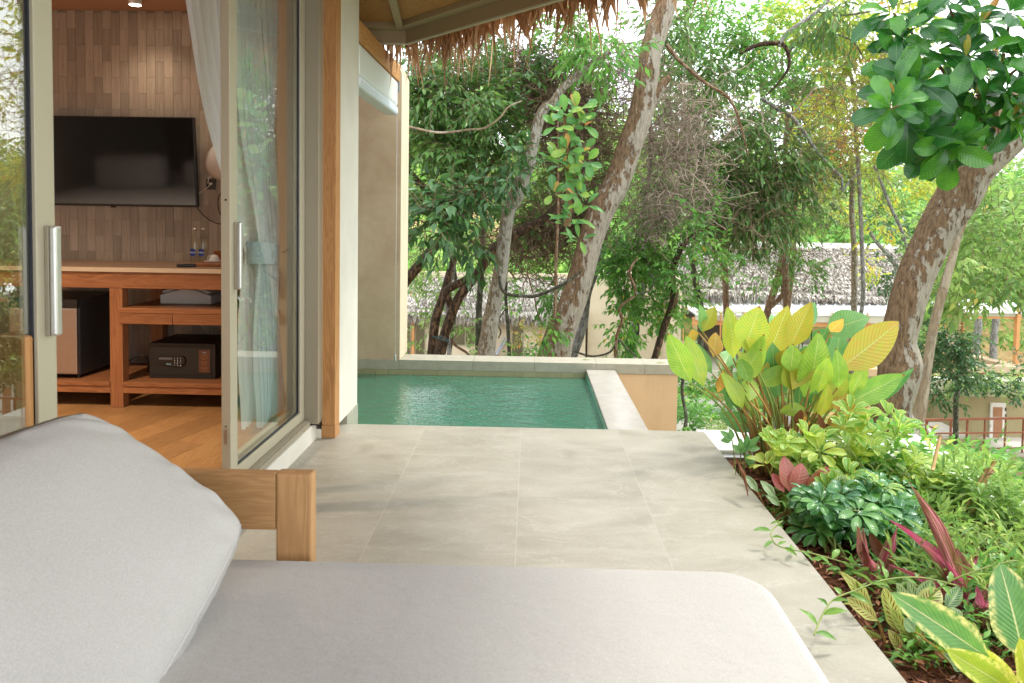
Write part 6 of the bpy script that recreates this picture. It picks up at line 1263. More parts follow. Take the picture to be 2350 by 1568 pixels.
back_tree('left_canopy_tree', 'dense dark tree filling the canopy under the thatch', [(880, 800, 30), (900, 500, 28), (950, 300, 24), (1000, 100, 18)], 11.5, k_dark,
   [(980, 130, 10.8, 50, 30, .5, 34, .11), (960, 230, 10.6, 40, 60, .5, 60, .11), (1100, 120, 10.4, 80, 26, .5, 40, .12), (1200, 140, 10.2, 50, 30, .5, 30, .11), (950, 420, 10.6, 44, 40, .5, 40, .11), (1040, 400, 10.6, 60, 40, .5, 50, .11), (1270, 100, 10.2, 60, 24, .5, 30, .12), (1180, 440, 10.4, 40, 60, .4, 50, .12)], m_lf_dark, 73)
back_tree('spiky_leaved_tree', 'tree with long drooping leaves right of the middle canopy', [(1790, 860, 26), (1800, 600, 22), (1790, 420, 18), (1740, 300, 14)], 13.5, k_brown,
   [(1700, 400, 12.6, 60, 50, .6, 90, .20, 8, .75, .26), (1760, 430, 12.6, 60, 50, .6, 100, .20, 8, .75, .26), (1650, 480, 12.4, 50, 40, .5, 60, .19, 8, .75, .26), (1730, 480, 12.6, 50, 40, .5, 70, .20, 8, .8, .26), (1790, 370, 13, 50, 36, .6, 60, .19, 8, .7, .26), (1610, 340, 12, 60, 40, .5, 44, .17, 8, .6, .28), (1720, 270, 12.2, 50, 36, .5, 44, .17, 8, .5, .28), (1620, 140, 12, 60, 50, .6, 60, .17, 8, .5, .28), (1560, 50, 11.5, 50, 50, .5, 50, .17, 8, .4, .28), (1930, 30, 11.5, 60, 24, .5, 44, .17, 8, .8, .28)], m_lf_dark, 74)
back_tree('airy_tree', 'airy mid-green tree with sky showing through, right of the thick trunk', [(1600, 840, 22), (1590, 600, 20), (1600, 350, 22), (1580, 120, 20), (1590, -60, 16)], 14.0, k_mossy,
   [(1640, 60, 13.5, 90, 60, 1, 150, .12), (1730, 110, 13.5, 90, 60, 1, 130, .12), (1600, 200, 13.5, 60, 80, 1, 110, .12), (1680, 230, 13.8, 80, 60, 1, 100, .12), (1800, 60, 13.8, 90, 50, 1, 110, .12), (1560, 120, 13, 50, 70, .8, 90, .12), (1850, 160, 14, 80, 50, 1, 70, .12), (1760, 200, 14, 80, 50, 1, 70, .12), (1640, 330, 14, 60, 60, 1, 90, .12), (1560, 420, 13, 60, 80, .8, 110, .11), (1540, 250, 13, 50, 70, .8, 90, .11)], m_lf_mid, 75)
back_tree('yellow_green_tree', 'sunlit yellow-green tree at the top, left of the large glossy leaves', [(1968, 820, 16), (1985, 560, 15), (1960, 300, 14), (1930, 100, 10)], 16.0, k_grey,
   [(1900, 60, 15, 90, 50, 1, 150, .14, 7, .3, .5), (1990, 70, 15, 80, 60, 1, 170, .14, 7, .3, .5), (1950, 150, 15.5, 90, 50, 1, 130, .14, 7, .3, .5), (2030, 180, 15.5, 60, 60, 1, 100, .14, 7, .3, .5), (1830, 40, 15, 70, 40, 1, 80, .13, 7, .3, .5), (1900, 230, 15.5, 80, 50, 1, 90, .13), (2020, 300, 16, 80, 60, 1, 100, .13), (1870, 330, 16, 80, 60, 1, 80, .13), (2060, 420, 16, 80, 60, 1.2, 90, .13), (2180, 250, 16, 120, 60, 1, 80, .14), (2000, -30, 15, 120, 40, 1, 120, .14)], m_lf_yell, 76)
back_tree('orange_tipped_tree', 'sparse tree with orange leaf tips left of the large glossy leaves', [(2085, 800, 14), (2070, 560, 12), (2000, 380, 9)], 15.0, k_grey,
   [(1880, 160, 14.5, 80, 40, .8, 26, .09), (1930, 260, 14.5, 70, 50, .8, 34, .09), (1990, 360, 15, 70, 50, .8, 40, .09), (1140 + 60, 770, 12, 36, 20, .3, 20, .07), (1900, 400, 15, 60, 40, .8, 26, .09)], m_lf_rust, 77)
back_tree('dark_midway_tree', 'dark bushy tree behind the diagonal grey branch', [(1806, 860, 20), (1812, 600, 18), (1822, 350, 16), (1830, 240, 12)], 18.0, k_brown,
   [(1820, 250, 17.5, 60, 60, 1, 110, .15), (1850, 330, 17.5, 60, 60, 1, 120, .15), (1870, 440, 17.5, 40, 50, 1, 60, .14), (2045, 540, 19, 40, 40, 1.0, 70, .15), (2040, 640, 19, 24, 40, .8, 50, .15)], m_lf_blue, 78)
back_tree('bright_far_tree', 'bright green tree beyond the slim pale trunk', [(2070, 860, 18), (2060, 620, 16), (1960, 480, 12)], 24.0, k_grey,
   [(1890, 450, 24, 80, 50, 2, 110, .2), (1960, 460, 25, 70, 50, 2, 110, .2), (1780, 450, 25, 90, 50, 2, 110, .2), (1660, 430, 24, 90, 60, 2, 120, .2), (2010, 420, 25, 70, 50, 2, 100, .2), (1600, 470, 24, 80, 50, 2, 90, .2)], m_lf_light, 79)
back_tree('hillside_tree', 'leafy pale green tree behind the massive leaning trunk', [(2440, 960, 22), (2430, 760, 20), (2380, 560, 16), (2300, 480, 12)], 22.0, k_grey,
   [(2250, 520, 21, 80, 60, 1.6, 150, .22, 7, .5), (2330, 480, 22, 70, 60, 1.6, 130, .22, 7, .5), (2200, 600, 20, 50, 40, 1.2, 80, .2, 7, .5), (2290, 640, 20, 80, 36, 1.2, 120, .22, 7, .6), (2160, 660, 20, 50, 34, 1, 80, .18), (2340, 420, 24, 90, 50, 2, 120, .22), (2200, 470, 24, 70, 60, 2, 120, .22)], m_lf_light, 80)
back_tree('bushy_tree', 'dark bushy small tree beside the open pavilion', [(2200, 960, 18), (2195, 850, 16), (2190, 760, 12)], 17.0, k_mossy,
   [(2185, 775, 16.5, 30, 32, .8, 110, .12), (2165, 835, 16.5, 30, 34, .8, 100, .12), (2205, 835, 16.5, 26, 28, .7, 80, .12), (2150, 780, 17, 20, 30, .6, 50, .12), (2165, 905, 16, 18, 26, .5, 40, .12), (2345, 912, 15, 24, 8, .4, 26, .12), (2345, 860, 15, 16, 22, .4, 26, .12), (2150, 700, 17, 30, 20, .7, 40, .13)], m_lf_blue, 81)
for i, (px_, lab) in enumerate(((2243, 'mottled grey trunk on the orange slope seen through the open pavilion, left one'), (2282, 'mottled grey trunk on the orange slope seen through the open pavilion, right one'))):
    tree('slope_tree', lab, [(px_ - 4, 845, 17), (px_ - 2, 790, 15), (px_ + 3, 740, 15), (px_ + 8, 690, 14), (px_ + 14, 560, 12)], 42, k_grey, [(px_ + 14, 600, 42, 40, 30, 2, 60, .35)], m_lf_far, 85 + i, base=False)
# trees above and beside the frame and trees further right (the door glass mirrors them)
for i, (x_, y_, lab) in enumerate(((9.5, 6.2, 'leafy green tree beyond the garden, right of the frame'), (12.0, 9.5, 'second leafy tree beyond the garden, right of the frame'), (8.0, 3.6, 'leafy tree close to the garden edge, right of the frame'), (14.5, 14.0, 'tall leafy tree further down the slope, right of the frame'), (11.0, 1.0, 'leafy tree beside the terrace, right of the frame'), (17, 7.5, 'tall tree furthest out, right of the frame'))):
    t = thing('garden_tree', lab, 'tree', (0, 0, 0)); g0 = float(gz(x_, y_)); link('trunk', trunk_mesh([(x_, y_, g0 - .1), (x_ + .2, y_, g0 + 2), (x_ - .1, y_ + .2, g0 + 4.5), (x_ + .1, y_, g0 + 7)], [.2, .16, .13, .08], k_grey, 10), t)
    A = [[] for _ in range(6)]
    for j in range(5):
        c = (x_ + R1.uniform(-1.3, 1.3), y_ + R1.uniform(-1.3, 1.3), g0 + 1.6 + j * 1.2); res = clump_leaves(c, (1.3, 1.3, 1.0), 90, 0.17, 7, .35, 900 + i * 10 + j)
        for q in range(6): A[q].append(res[q])
    A = [np.concatenate(a) for a in A]; o = link('crown', leaf_mesh('crown', *A[:5], (m_lf_light, m_lf_mid, m_lf_yell)[i % 3], T_DIA, A[5]), t); o['kind'] = 'stuff'
# the far wooded slope
def far_wood(name, label, blobs, mat, seed, T=T_QUAD):
    A = [[] for _ in range(6)]
    for i, b in enumerate(blobs):
        px, py, Y, rx, rz, ry, n, L = b; k = Y / FV; res = clump_leaves(at(px, py, Y), (rx * k, ry, rz * k), n, L, 6, .3, seed * 131 + i, 0.6)
        for q in range(6): A[q].append(res[q])
    A = [np.concatenate(a) for a in A]; o = link(name, leaf_mesh(name, *A[:5], mat, T, A[5])); o['kind'] = 'stuff'; o['label'] = label; return o
bl_ = []
rr_ = random.Random(3)
for px_ in range(820, 2560, 55):
    for k, py_ in enumerate((640, 590, 545, 500, 455, 415)):
        if px_ > 1560 and py_ < 400: continue
        bl_.append((px_ + rr_.uniform(-25, 25), py_ + rr_.uniform(-14, 14), 50 + k * 8 + rr_.uniform(-3, 3), rr_.uniform(40, 62), rr_.uniform(28, 44), 4.0, 55, 0.55 + 0.07 * k))
far_wood('far_forest', 'bright green wooded slope far behind the villas', bl_, m_lf_far, 5)
bl_ = [(px_ + rr_.uniform(-20, 20), 380 - 40 * k + rr_.uniform(-20, 20), 75 + 8 * k, 60, 46, 5, 40, 0.9) for px_ in range(820, 1560, 70) for k in range(2)]
far_wood('far_forest_crest', 'tall far trees behind the dark tangle', bl_, m_lf_far, 6)
bl_ = [(rr_.uniform(900, 2080), rr_.uniform(180, 430), rr_.uniform(30, 42), rr_.uniform(40, 70), rr_.uniform(30, 50), 2.5, rr_.randint(26, 50), 0.34) for _ in range(46)]
far_wood('midway_foliage', 'soft pale green foliage between the near trees and the far slope', bl_, m_lf_light, 8)
bl_ = [(px_ + rr_.uniform(-16, 16), 745 + rr_.uniform(-10, 30), 44, 30, 12, 2, 14, 0.3) for px_ in range(2060, 2420, 24)]
far_wood('slope_undergrowth', 'weeds on the orange slope behind the open pavilion', bl_, m_lf_light, 7)
# ================================================================ THE PLANTER RIGHT OF THE TERRACE
PZ = -0.10
st(ob('planter_soil', B(TX1 + 0.002, 2.30, -1.6, 4.50, -1.4, PZ), m_mulch))
wl_ = thing('planter_wall', 'low white wall closing the far end and outer side of the planting bed', 'low wall', (0, 0, 0))
ob('far_ledge', B(TX1 + 0.004, 2.55, 4.56, 5.0, -1.9, -0.055), m_offwhite, wl_, bev=0.012); ob('far_lip', B(TX1 + 0.004, 2.42, 4.505, 4.558, -1.3, -0.082), m_pipe, wl_, bev=0.004); ob('side_ledge', B(2.30, 2.55, -1.6, 4.558, -1.9, -0.07), m_offwhite, wl_, bev=0.012)
# loose bark chips
r = np.random.RandomState(21); n = 9000; c = np.stack([TX1 + 0.01 + 1.17 * r.rand(n), -0.2 + 4.6 * r.rand(n), PZ + 0.002 + 0.025 * r.rand(n) ** 2], 1)
d = unit(r.randn(n, 3) * np.array([1, 1, .22])); o = link('mulch', leaf_mesh('mulch', c, d, unit(np.array([0, 0, 1.0]) + r.randn(n, 3) * .4), 0.03 + 0.05 * r.rand(n), 0.006 + 0.010 * r.rand(n), m_chip, T_QUAD, r.rand(n))); o['kind'] = 'stuff'; o['label'] = 'red-brown bark mulch along the terrace edge'
# unit leaves: length 1, width 1
def uleaf(name, mat, peak, droop, fold, wave=0.01, seed=0, tip=1.0, curl=0.0, nu=14, nv=4):
    return big_leaf_mesh(name, mat, 1.0, 1.0, peak, fold * 0.32, droop, wave, nu, nv, seed, tip, curl)
def leaf_between(me, parent, b, t, Wm, toward=(0, -1, 0.25), tilt=0.0, name='leaf'):
    b, t = Vector(b), Vector(t); d = t - b; Ln = d.length; n = Vector(toward)
    n = Matrix.Rotation(tilt, 3, d.normalized()) @ n
    o = link(name, me, parent); o.matrix_world = orient(b, d, n) @ Matrix.Diagonal((Ln, Wm, Ln, 1)); return o
cal = thing('calathea_clump', 'tall clump of big yellow-green paddle leaves at the terrace corner', 'plant', (0, 0, 0))
U_y = [uleaf('paddle_leaf', b_cal, 0.42, dr_, 0.18, 0.008, s_, 1.35) for s_, dr_ in enumerate((0.10, 0.28, -0.10, 0.4))]
U_g = [uleaf('paddle_leaf_green', b_cal_g, 0.42, dr_, 0.22, 0.008, s_ + 5, 1.35) for s_, dr_ in enumerate((0.08, 0.2))]
U_o = [uleaf('paddle_leaf_amber', b_cal_o, 0.42, dr_, 0.18, 0.008, s_ + 9, 1.35) for s_, dr_ in enumerate((0.06, 0.15))]
U_d = [uleaf('dried_leaf', b_dry, 0.45, 0.10, 0.25, 0.015, 3)]
lv = [(1586, 879, 1536, 776, 50, 'y'), (1616, 890, 1572, 786, 46, 'y'), (1635, 859, 1588, 786, 28, 'g'), (1611, 762, 1613, 710, 26, 'g'), (1613, 762, 1638, 710, 32, 'o'), (1604, 764, 1580, 778, 24, 'o'), (1637, 820, 1645, 767, 34, 'o'), (1682, 823, 1683, 727, 42, 'y'), (1708, 803, 1740, 714, 66, 'y'), (1758, 829, 1803, 716, 56, 'o'),
      (1812, 801, 1856, 704, 48, 'o'), (1893, 762, 1984, 728, 60, 'g'), (1919, 852, 2060, 747, 74, 'o'), (1909, 874, 1930, 768, 56, 'g'), (1844, 912, 1894, 787, 74, 'y'), (1818, 895, 1860, 803, 48, 'o'), (1791, 850, 1820, 806, 48, 'o'), (1731, 886, 1822, 848, 38, 'y'), (1694, 871, 1737, 812, 50, 'y'), (1713, 874, 1746, 780, 38, 'y'),
      (1786, 800, 1802, 742, 30, 'g'), (1866, 949, 1921, 882, 46, 'y'), (1945, 927, 2045, 871, 50, 'y'), (1992, 932, 2086, 855, 26, 'g'), (1911, 938, 1955, 893, 54, 'o'), (1915, 983, 1996, 946, 48, 'o'), (1672, 868, 1677, 931, 30, 'g'), (1660, 848, 1652, 901, 24, 'o'), (1739, 991, 1658, 952, 40, 'g'), (1850, 938, 1795, 942, 28, 'y'), (1768, 1018, 1744, 990, 20, 'o'),
      (1905, 762, 1932, 736, 24, 'o'), (1874, 792, 1895, 760, 38, 'g'), (1838, 760, 1868, 700, 34, 'g'), (1700, 790, 1722, 735, 30, 'g'), (1770, 760, 1780, 722, 26, 'g'), (1660, 850, 1676, 800, 36, 'g'), (1750, 880, 1772, 828, 40, 'g'), (1880, 900, 1900, 850, 44, 'g'), (1960, 820, 2010, 790, 34, 'g'), (1930, 900, 1985, 862, 40, 'y'), (1835, 850, 1850, 800, 40, 'g'), (1780, 905, 1800, 868, 30, 'g'),
      (1893, 1010, 1880, 956, 16, 'd'), (1826, 975, 1838, 945, 18, 'd'), (1745, 840, 1762, 800, 26, 'g'), (1905, 1000, 1925, 950, 34, 'o'), (1850, 990, 1842, 955, 22, 'o')]
R2 = random.Random(8)
for _ in range(30):
    bx, by = R2.uniform(1670, 1965), R2.uniform(835, 965); lv.append((bx, by, bx + (bx - 1800) * 0.22 + R2.uniform(-22, 22), by - R2.uniform(48, 80), R2.uniform(28, 44), R2.choice('gyyog')))
for i, (bx, by, tx, ty, wd, cc) in enumerate(lv):
    dep = 4.22 + {'y': 0.0, 'o': 0.05, 'g': 0.22, 'd': -0.06}[cc] + R2.uniform(-0.10, 0.10) + (0.10 if by < 830 else 0)
    b = at(bx, by, dep); t = at(tx, ty, dep + R2.uniform(-0.12, 0.12)); me = R2.choice({'y': U_y, 'o': U_o, 'g': U_g, 'd': U_d}[cc])
    leaf_between(me, cal, b, b + (t - b) * 1.14, wd * dep / FV * 1.16, (R2.uniform(-.35, .35), -1, 0.25 + R2.uniform(0, .4)), 0, 'leaf')
    g0 = at(1800 + (bx - 1800) * 0.30 + R2.uniform(-22, 22), 1052, 4.28); g0[2] = PZ - 0.01; g0[1] += R2.uniform(-.08, .08)
    mid = (g0 * 0.45 + b * 0.55) + np.array([(g0[0] - b[0]) * 0.12, 0, 0.05]); P, rr = catmull([g0, mid, b], [0.0085, 0.006, 0.004], 6)
    ob('stalk', MB().tube(P, rr, 6), m_stem_o if i % 3 else m_stem, cal, True)
for i in range(26):
    g0 = np.array([1.47 + R2.gauss(0, .10), 4.22 + R2.gauss(0, .07), PZ - 0.01]); g1 = g0 + np.array([R2.gauss(0, .09), R2.gauss(0, .05), R2.uniform(.18, .38)]); P, rr = catmull([g0, (g0 + g1) / 2 + np.array([R2.gauss(0, .015), 0, 0]), g1], [0.013, 0.010, 0.007], 5)
    ob('sheath', MB().tube(P, rr, 6), (m_stem_o, m_stem_b, m_stem)[i % 3], cal, True)
# umbrella shrubs: every whorl of leaflets is one compound leaf
def whorl(name, mat, seed, nl=8, L=0.105, W=0.040, droop=0.35, lift=0.35):
    r_ = random.Random(seed); V = []; F = []; UV = []; base = big_leaf_mesh('tmp_leaflet', mat, L, W, 0.68, 0.25, droop, 0.01, 7, 2, seed, .7)
    bv = [v.co.copy() for v in base.vertices]; bf = [tuple(p.vertices) for p in base.polygons]; bu = {}
    for p in base.polygons:
        for li in p.loop_indices: bu[base.loops[li].vertex_index] = tuple(base.uv_layers[0].data[li].uv)
    for k in range(nl):
        a = 2 * math.pi * k / nl + r_.uniform(-.15, .15); e = lift + r_.uniform(-.25, .25); s_ = r_.uniform(.8, 1.1)
        Mx = Matrix.Rotation(a, 4, 'Z') @ Matrix.Rotation(-e, 4, 'Y') @ Matrix.Translation((0.018, 0, 0)); b0 = len(V)
        for i, v in enumerate(bv): V.append(tuple((Mx @ (v * s_)))); UV.append(bu[i])
        F += [tuple(b0 + q for q in f) for f in bf]
    bpy.data.meshes.remove(base)
    st_ = MB().tube([(0, 0, -0.10), (0, 0, 0.0)], 0.0022, 5); b0 = len(V); V += st_.v; UV += [(0.5, 0.5)] * len(st_.v); F += [tuple(b0 + q for q in f) for f in st_.f]
    me = bpy.data.meshes.new(name); me.from_pydata(V, [], F); me.materials.append(mat); ul = me.uv_layers.new(name='UVMap'); ul.data.foreach_set('uv', [c for l in me.loops for c in UV[l.vertex_index]]); me.polygons.foreach_set('use_smooth', [True] * len(F)); me.update(); return me
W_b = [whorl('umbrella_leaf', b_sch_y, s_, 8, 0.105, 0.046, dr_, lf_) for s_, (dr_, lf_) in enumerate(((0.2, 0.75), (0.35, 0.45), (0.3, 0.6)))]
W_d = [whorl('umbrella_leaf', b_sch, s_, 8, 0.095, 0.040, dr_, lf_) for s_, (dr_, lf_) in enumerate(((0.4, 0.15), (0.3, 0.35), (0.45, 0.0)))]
def umbrella(name, label, spots, meshes, Yr, r_, n_extra, box, base_px, sc=(0.75, 1.05)):
    t = thing(name, label, 'shrub', (0, 0, 0)); pts = [(x_, y_) for x_, y_ in spots] + [(r_.uniform(box[0], box[2]), r_.uniform(box[1], box[3])) for _ in range(n_extra)]
    bp = at(*base_px, Yr[0]); bp[2] = PZ
    for i, (x_, y_) in enumerate(pts):
        Y = r_.uniform(*Yr); c = at(x_, y_, Y)
        if c[2] < PZ + 0.05: c[2] = PZ + 0.05 + r_.random() * 0.05
        ax = Vector((r_.gauss(0, .35) + (c[0] - bp[0]) * 0.5, r_.gauss(-.25, .3), 1)).normalized()
        o = link('leaf', r_.choice(meshes), t); o.matrix_world = Matrix.Translation(Vector(c)) @ ax.to_track_quat('Z', 'Y').to_matrix().to_4x4() @ Matrix.Rotation(r_.uniform(0, 6), 4, 'Z') @ Matrix.Scale(r_.uniform(*sc), 4)
        if i % 3 == 0:
            P, rr = catmull([bp + np.array([r_.gauss(0, .05), r_.gauss(0, .05), 0]), (bp + c) / 2 + np.array([r_.gauss(0, .02), 0, .02]), c - np.array(ax) * 0.09], [0.006, 0.005, 0.003], 4); ob('stem', MB().tube(P, rr, 6), m_stem, t, True)
    return t
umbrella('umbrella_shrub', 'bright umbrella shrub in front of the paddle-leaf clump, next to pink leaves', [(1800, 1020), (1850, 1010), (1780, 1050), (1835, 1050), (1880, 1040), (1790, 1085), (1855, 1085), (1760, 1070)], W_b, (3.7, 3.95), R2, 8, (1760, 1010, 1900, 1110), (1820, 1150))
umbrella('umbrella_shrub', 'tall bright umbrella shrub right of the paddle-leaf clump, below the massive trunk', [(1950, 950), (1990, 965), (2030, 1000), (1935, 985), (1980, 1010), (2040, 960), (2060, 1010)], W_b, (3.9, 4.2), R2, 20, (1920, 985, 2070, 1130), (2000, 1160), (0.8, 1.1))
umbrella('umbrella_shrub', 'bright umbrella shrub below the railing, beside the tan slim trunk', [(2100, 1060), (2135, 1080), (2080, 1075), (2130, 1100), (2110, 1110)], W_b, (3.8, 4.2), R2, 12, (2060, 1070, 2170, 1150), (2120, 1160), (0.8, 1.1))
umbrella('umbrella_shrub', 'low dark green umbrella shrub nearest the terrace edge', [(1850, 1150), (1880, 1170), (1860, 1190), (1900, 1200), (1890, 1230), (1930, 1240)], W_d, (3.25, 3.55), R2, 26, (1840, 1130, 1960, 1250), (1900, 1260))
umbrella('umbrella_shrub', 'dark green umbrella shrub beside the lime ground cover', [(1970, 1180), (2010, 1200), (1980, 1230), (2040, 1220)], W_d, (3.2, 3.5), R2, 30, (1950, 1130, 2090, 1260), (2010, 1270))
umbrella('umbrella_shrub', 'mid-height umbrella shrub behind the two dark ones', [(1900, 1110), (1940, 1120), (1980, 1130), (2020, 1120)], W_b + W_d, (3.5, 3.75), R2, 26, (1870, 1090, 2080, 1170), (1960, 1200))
# pink-leaved plant between them
pk = thing('pink_speckled_plant', 'broad pink and coral speckled leaves under the bright umbrella shrub', 'plant', (0, 0, 0)); U_p = [uleaf('pink_leaf', b_pink, 0.42, 0.1, 0.2, 0.01, 2)]
for b, t, w_ in (((1812, 1130), (1800, 1045), 44), ((1825, 1135), (1842, 1062), 50), ((1850, 1140), (1905, 1072), 46), ((1870, 1140), (1895, 1095), 40), ((1800, 1130), (1772, 1085), 26)):
    leaf_between(U_p[0], pk, at(*b, 3.62), at(*t, 3.66), w_ * 3.64 / FV, (0.2, -1, .3))
# ti plants
ti = [uleaf('cordyline_leaf', b_ti, 0.42, dr_, 0.6, 0.018, s_, 1.3) for s_, dr_ in enumerate((0.10, 0.35, -0.25, 0.5))]
def ti_plant(label, base, tips, Y, col):
    t = thing('cordyline', label, 'plant', (0, 0, 0)); b = at(*base, Y)
    for x_, y_, w_, dy in tips: leaf_between(R2.choice(ti), t, b + np.array([R2.gauss(0, .008), R2.gauss(0, .01), R2.uniform(0, .04)]), at(x_ + R2.uniform(-6, 6), y_ + 14, Y + dy), w_ * 0.78 * Y / FV, (R2.uniform(-1.1, 1.1), -1, .3))
    ob('stem', MB().tube([(b[0], b[1], PZ - .01), tuple(b + np.array([0, 0, .03]))], 0.012, 8), m_stem_b, t)
    return t
ti_plant('pink-striped cordyline nearest the terrace edge', (2005, 1345), [(1988, 1182, 30, 0), (2042, 1222, 34, .05), (2030, 1200, 26, .1), (1972, 1215, 24, -.05), (2062, 1262, 26, .0), (1952, 1262, 20, -.1)], 2.98, 0)
ti_plant('tall pink and bronze cordyline in the middle of the bed', (2205, 1425), [(2093, 1088, 34, .1), (2130, 1150, 36, .15), (2208, 1162, 30, .15), (2232, 1210, 26, .1), (2150, 1235, 30, 0), (2180, 1270, 30, -.05), (2260, 1290, 28, .1), (2330, 1352, 30, .0), (2345, 1330, 26, .1), (2110, 1290, 30, -.1)], 2.75, 0)
ti_plant('low pink cordyline between patterned leaves', (2085, 1480), [(2050, 1385, 40, 0), (2100, 1395, 34, .05), (2130, 1420, 28, 0), (2040, 1440, 24, -.1)], 2.62, 0)
ti_plant('pink-edged cordyline rosette right of the tall one', (2255, 1415), [(2330, 1370, 30, -.05), (2300, 1330, 26, .0), (2240, 1335, 24, 0), (2345, 1400, 26, -.1)], 2.66, 0)
# patterned prayer plants
bl1 = [uleaf('patterned_leaf', b_blot, 0.45, dr_, 0.2, 0.02, s_) for s_, dr_ in enumerate((0.1, 0.3))]; bl2 = [uleaf('patterned_leaf', b_blot_g, 0.45, dr_, 0.2, 0.02, s_ + 3) for s_, dr_ in enumerate((0.1, 0.3))]
def prayer(label, base, L, Y, ms):
    t = thing('prayer_plant', label, 'plant', (0, 0, 0)); g0 = at(*base, Y); g0[2] = PZ
    for bx, by, tx, ty, w_ in L:
        b = at(bx, by, Y + R2.uniform(-.05, .05)); leaf_between(R2.choice(ms), t, b, at(tx, ty, Y + R2.uniform(-.08, .05)), w_ * Y / FV, (R2.uniform(-.4, .4), -1, .5 + R2.random() * .5))
        ob('stalk', MB().tube([tuple(g0), tuple((g0 + b) / 2 + np.array([0, 0, .01])), tuple(b)], 0.0028, 5), m_stem_o, t, True)
    return t
prayer('patterned prayer plant with maroon ovals beside the terrace edge', (2030, 1530), [(2015, 1425, 1945, 1372, 34), (2000, 1400, 1955, 1320, 30), (2060, 1450, 2030, 1350, 40), (2090, 1480, 2050, 1400, 34), (2075, 1510, 2040, 1445, 30), (2110, 1520, 2095, 1455, 38), (2135, 1545, 2155, 1480, 30), (2040, 1500, 1985, 1440, 30)], 2.55, bl1)
prayer('green-blotched prayer plant behind the maroon-patterned one', (2110, 1500), [(2080, 1400, 2060, 1340, 34), (2110, 1420, 2085, 1330, 34), (2150, 1440, 2130, 1370, 38), (2080, 1440, 2100, 1390, 40), (2170, 1400, 2210, 1340, 34), (2140, 1500, 2190, 1470, 36), (2160, 1530, 2220, 1520, 34), (2110, 1390, 2140, 1330, 40), (2210, 1440, 2190, 1400, 40)], 2.62, bl2)
prayer('gold prayer plant with brown ovals in the middle of the bed', (2150, 1480), [(2110, 1400, 2160, 1352, 50), (2200, 1455, 2160, 1405, 46), (2215, 1480, 2235, 1430, 40), (2120, 1470, 2100, 1425, 38), (2200, 1560, 2140, 1540, 36), (2250, 1520, 2230, 1470, 40)], 2.52, bl1)
prayer('small green prayer plants low at the bed\'s front', (2190, 1565), [(2180, 1565, 2110, 1540, 26), (2220, 1560, 2170, 1500, 30), (2120, 1565, 2075, 1540, 24), (2260, 1565, 2290, 1530, 30), (2090, 1560, 2060, 1520, 26), (2150, 1600, 2200, 1560, 30), (2100, 1450, 2075, 1420, 34)], 2.42, bl2)
prayer('green prayer plant against the pink speckled leaves', (1770, 1140), [(1780, 1145, 1750, 1100, 22), (1790, 1160, 1765, 1135, 22), (1810, 1170, 1830, 1120, 26), (1850, 1150, 1880, 1100, 28), (1740, 1130, 1712, 1090, 18), (1900, 1140, 1940, 1090, 30)], 3.55, bl2)
# variegated broad-leaved plant in the near corner
can = thing('variegated_canna', 'large green and cream variegated leaves in the lower right corner', 'plant', (0, 0, 0))
cn1 = [uleaf('cream_edged_leaf', b_canna, 0.42, dr_, 0.25, 0.01, s_, 1.0) for s_, dr_ in enumerate((0.1, 0.28))]; cn2 = [uleaf('yellow_leaf', b_canna_y, 0.45, dr_, 0.2, 0.012, s_, 1.0) for s_, dr_ in enumerate((0.1, 0.25))]
cb = at(2352, 1600, 2.12)
for b, t, w_, dy, ms in (((2275, 1515), (2050, 1362), 86, -.05, cn1), ((2352, 1520), (2297, 1290), 118, .05, cn1), ((2330, 1590), (2180, 1495), 70, -.1, cn2), ((2345, 1610), (2228, 1478), 62, 0, cn2), ((2360, 1580), (2345, 1470), 60, -.08, cn2), ((2380, 1500), (2420, 1330), 90, .05, cn1), ((2300, 1640), (2150, 1590), 70, -.1, cn2), ((2360, 1640), (2260, 1580), 70, -.15, cn1)):
    b3 = at(*b, 2.12); leaf_between(R2.choice(ms), can, b3, at(*t, 2.12 + dy), w_ * 2.12 / FV, (-.2, -1, .55)); ob('stalk', MB().tube([(cb[0], cb[1], PZ), tuple(b3)], 0.007, 6), m_stem_b, can, True)
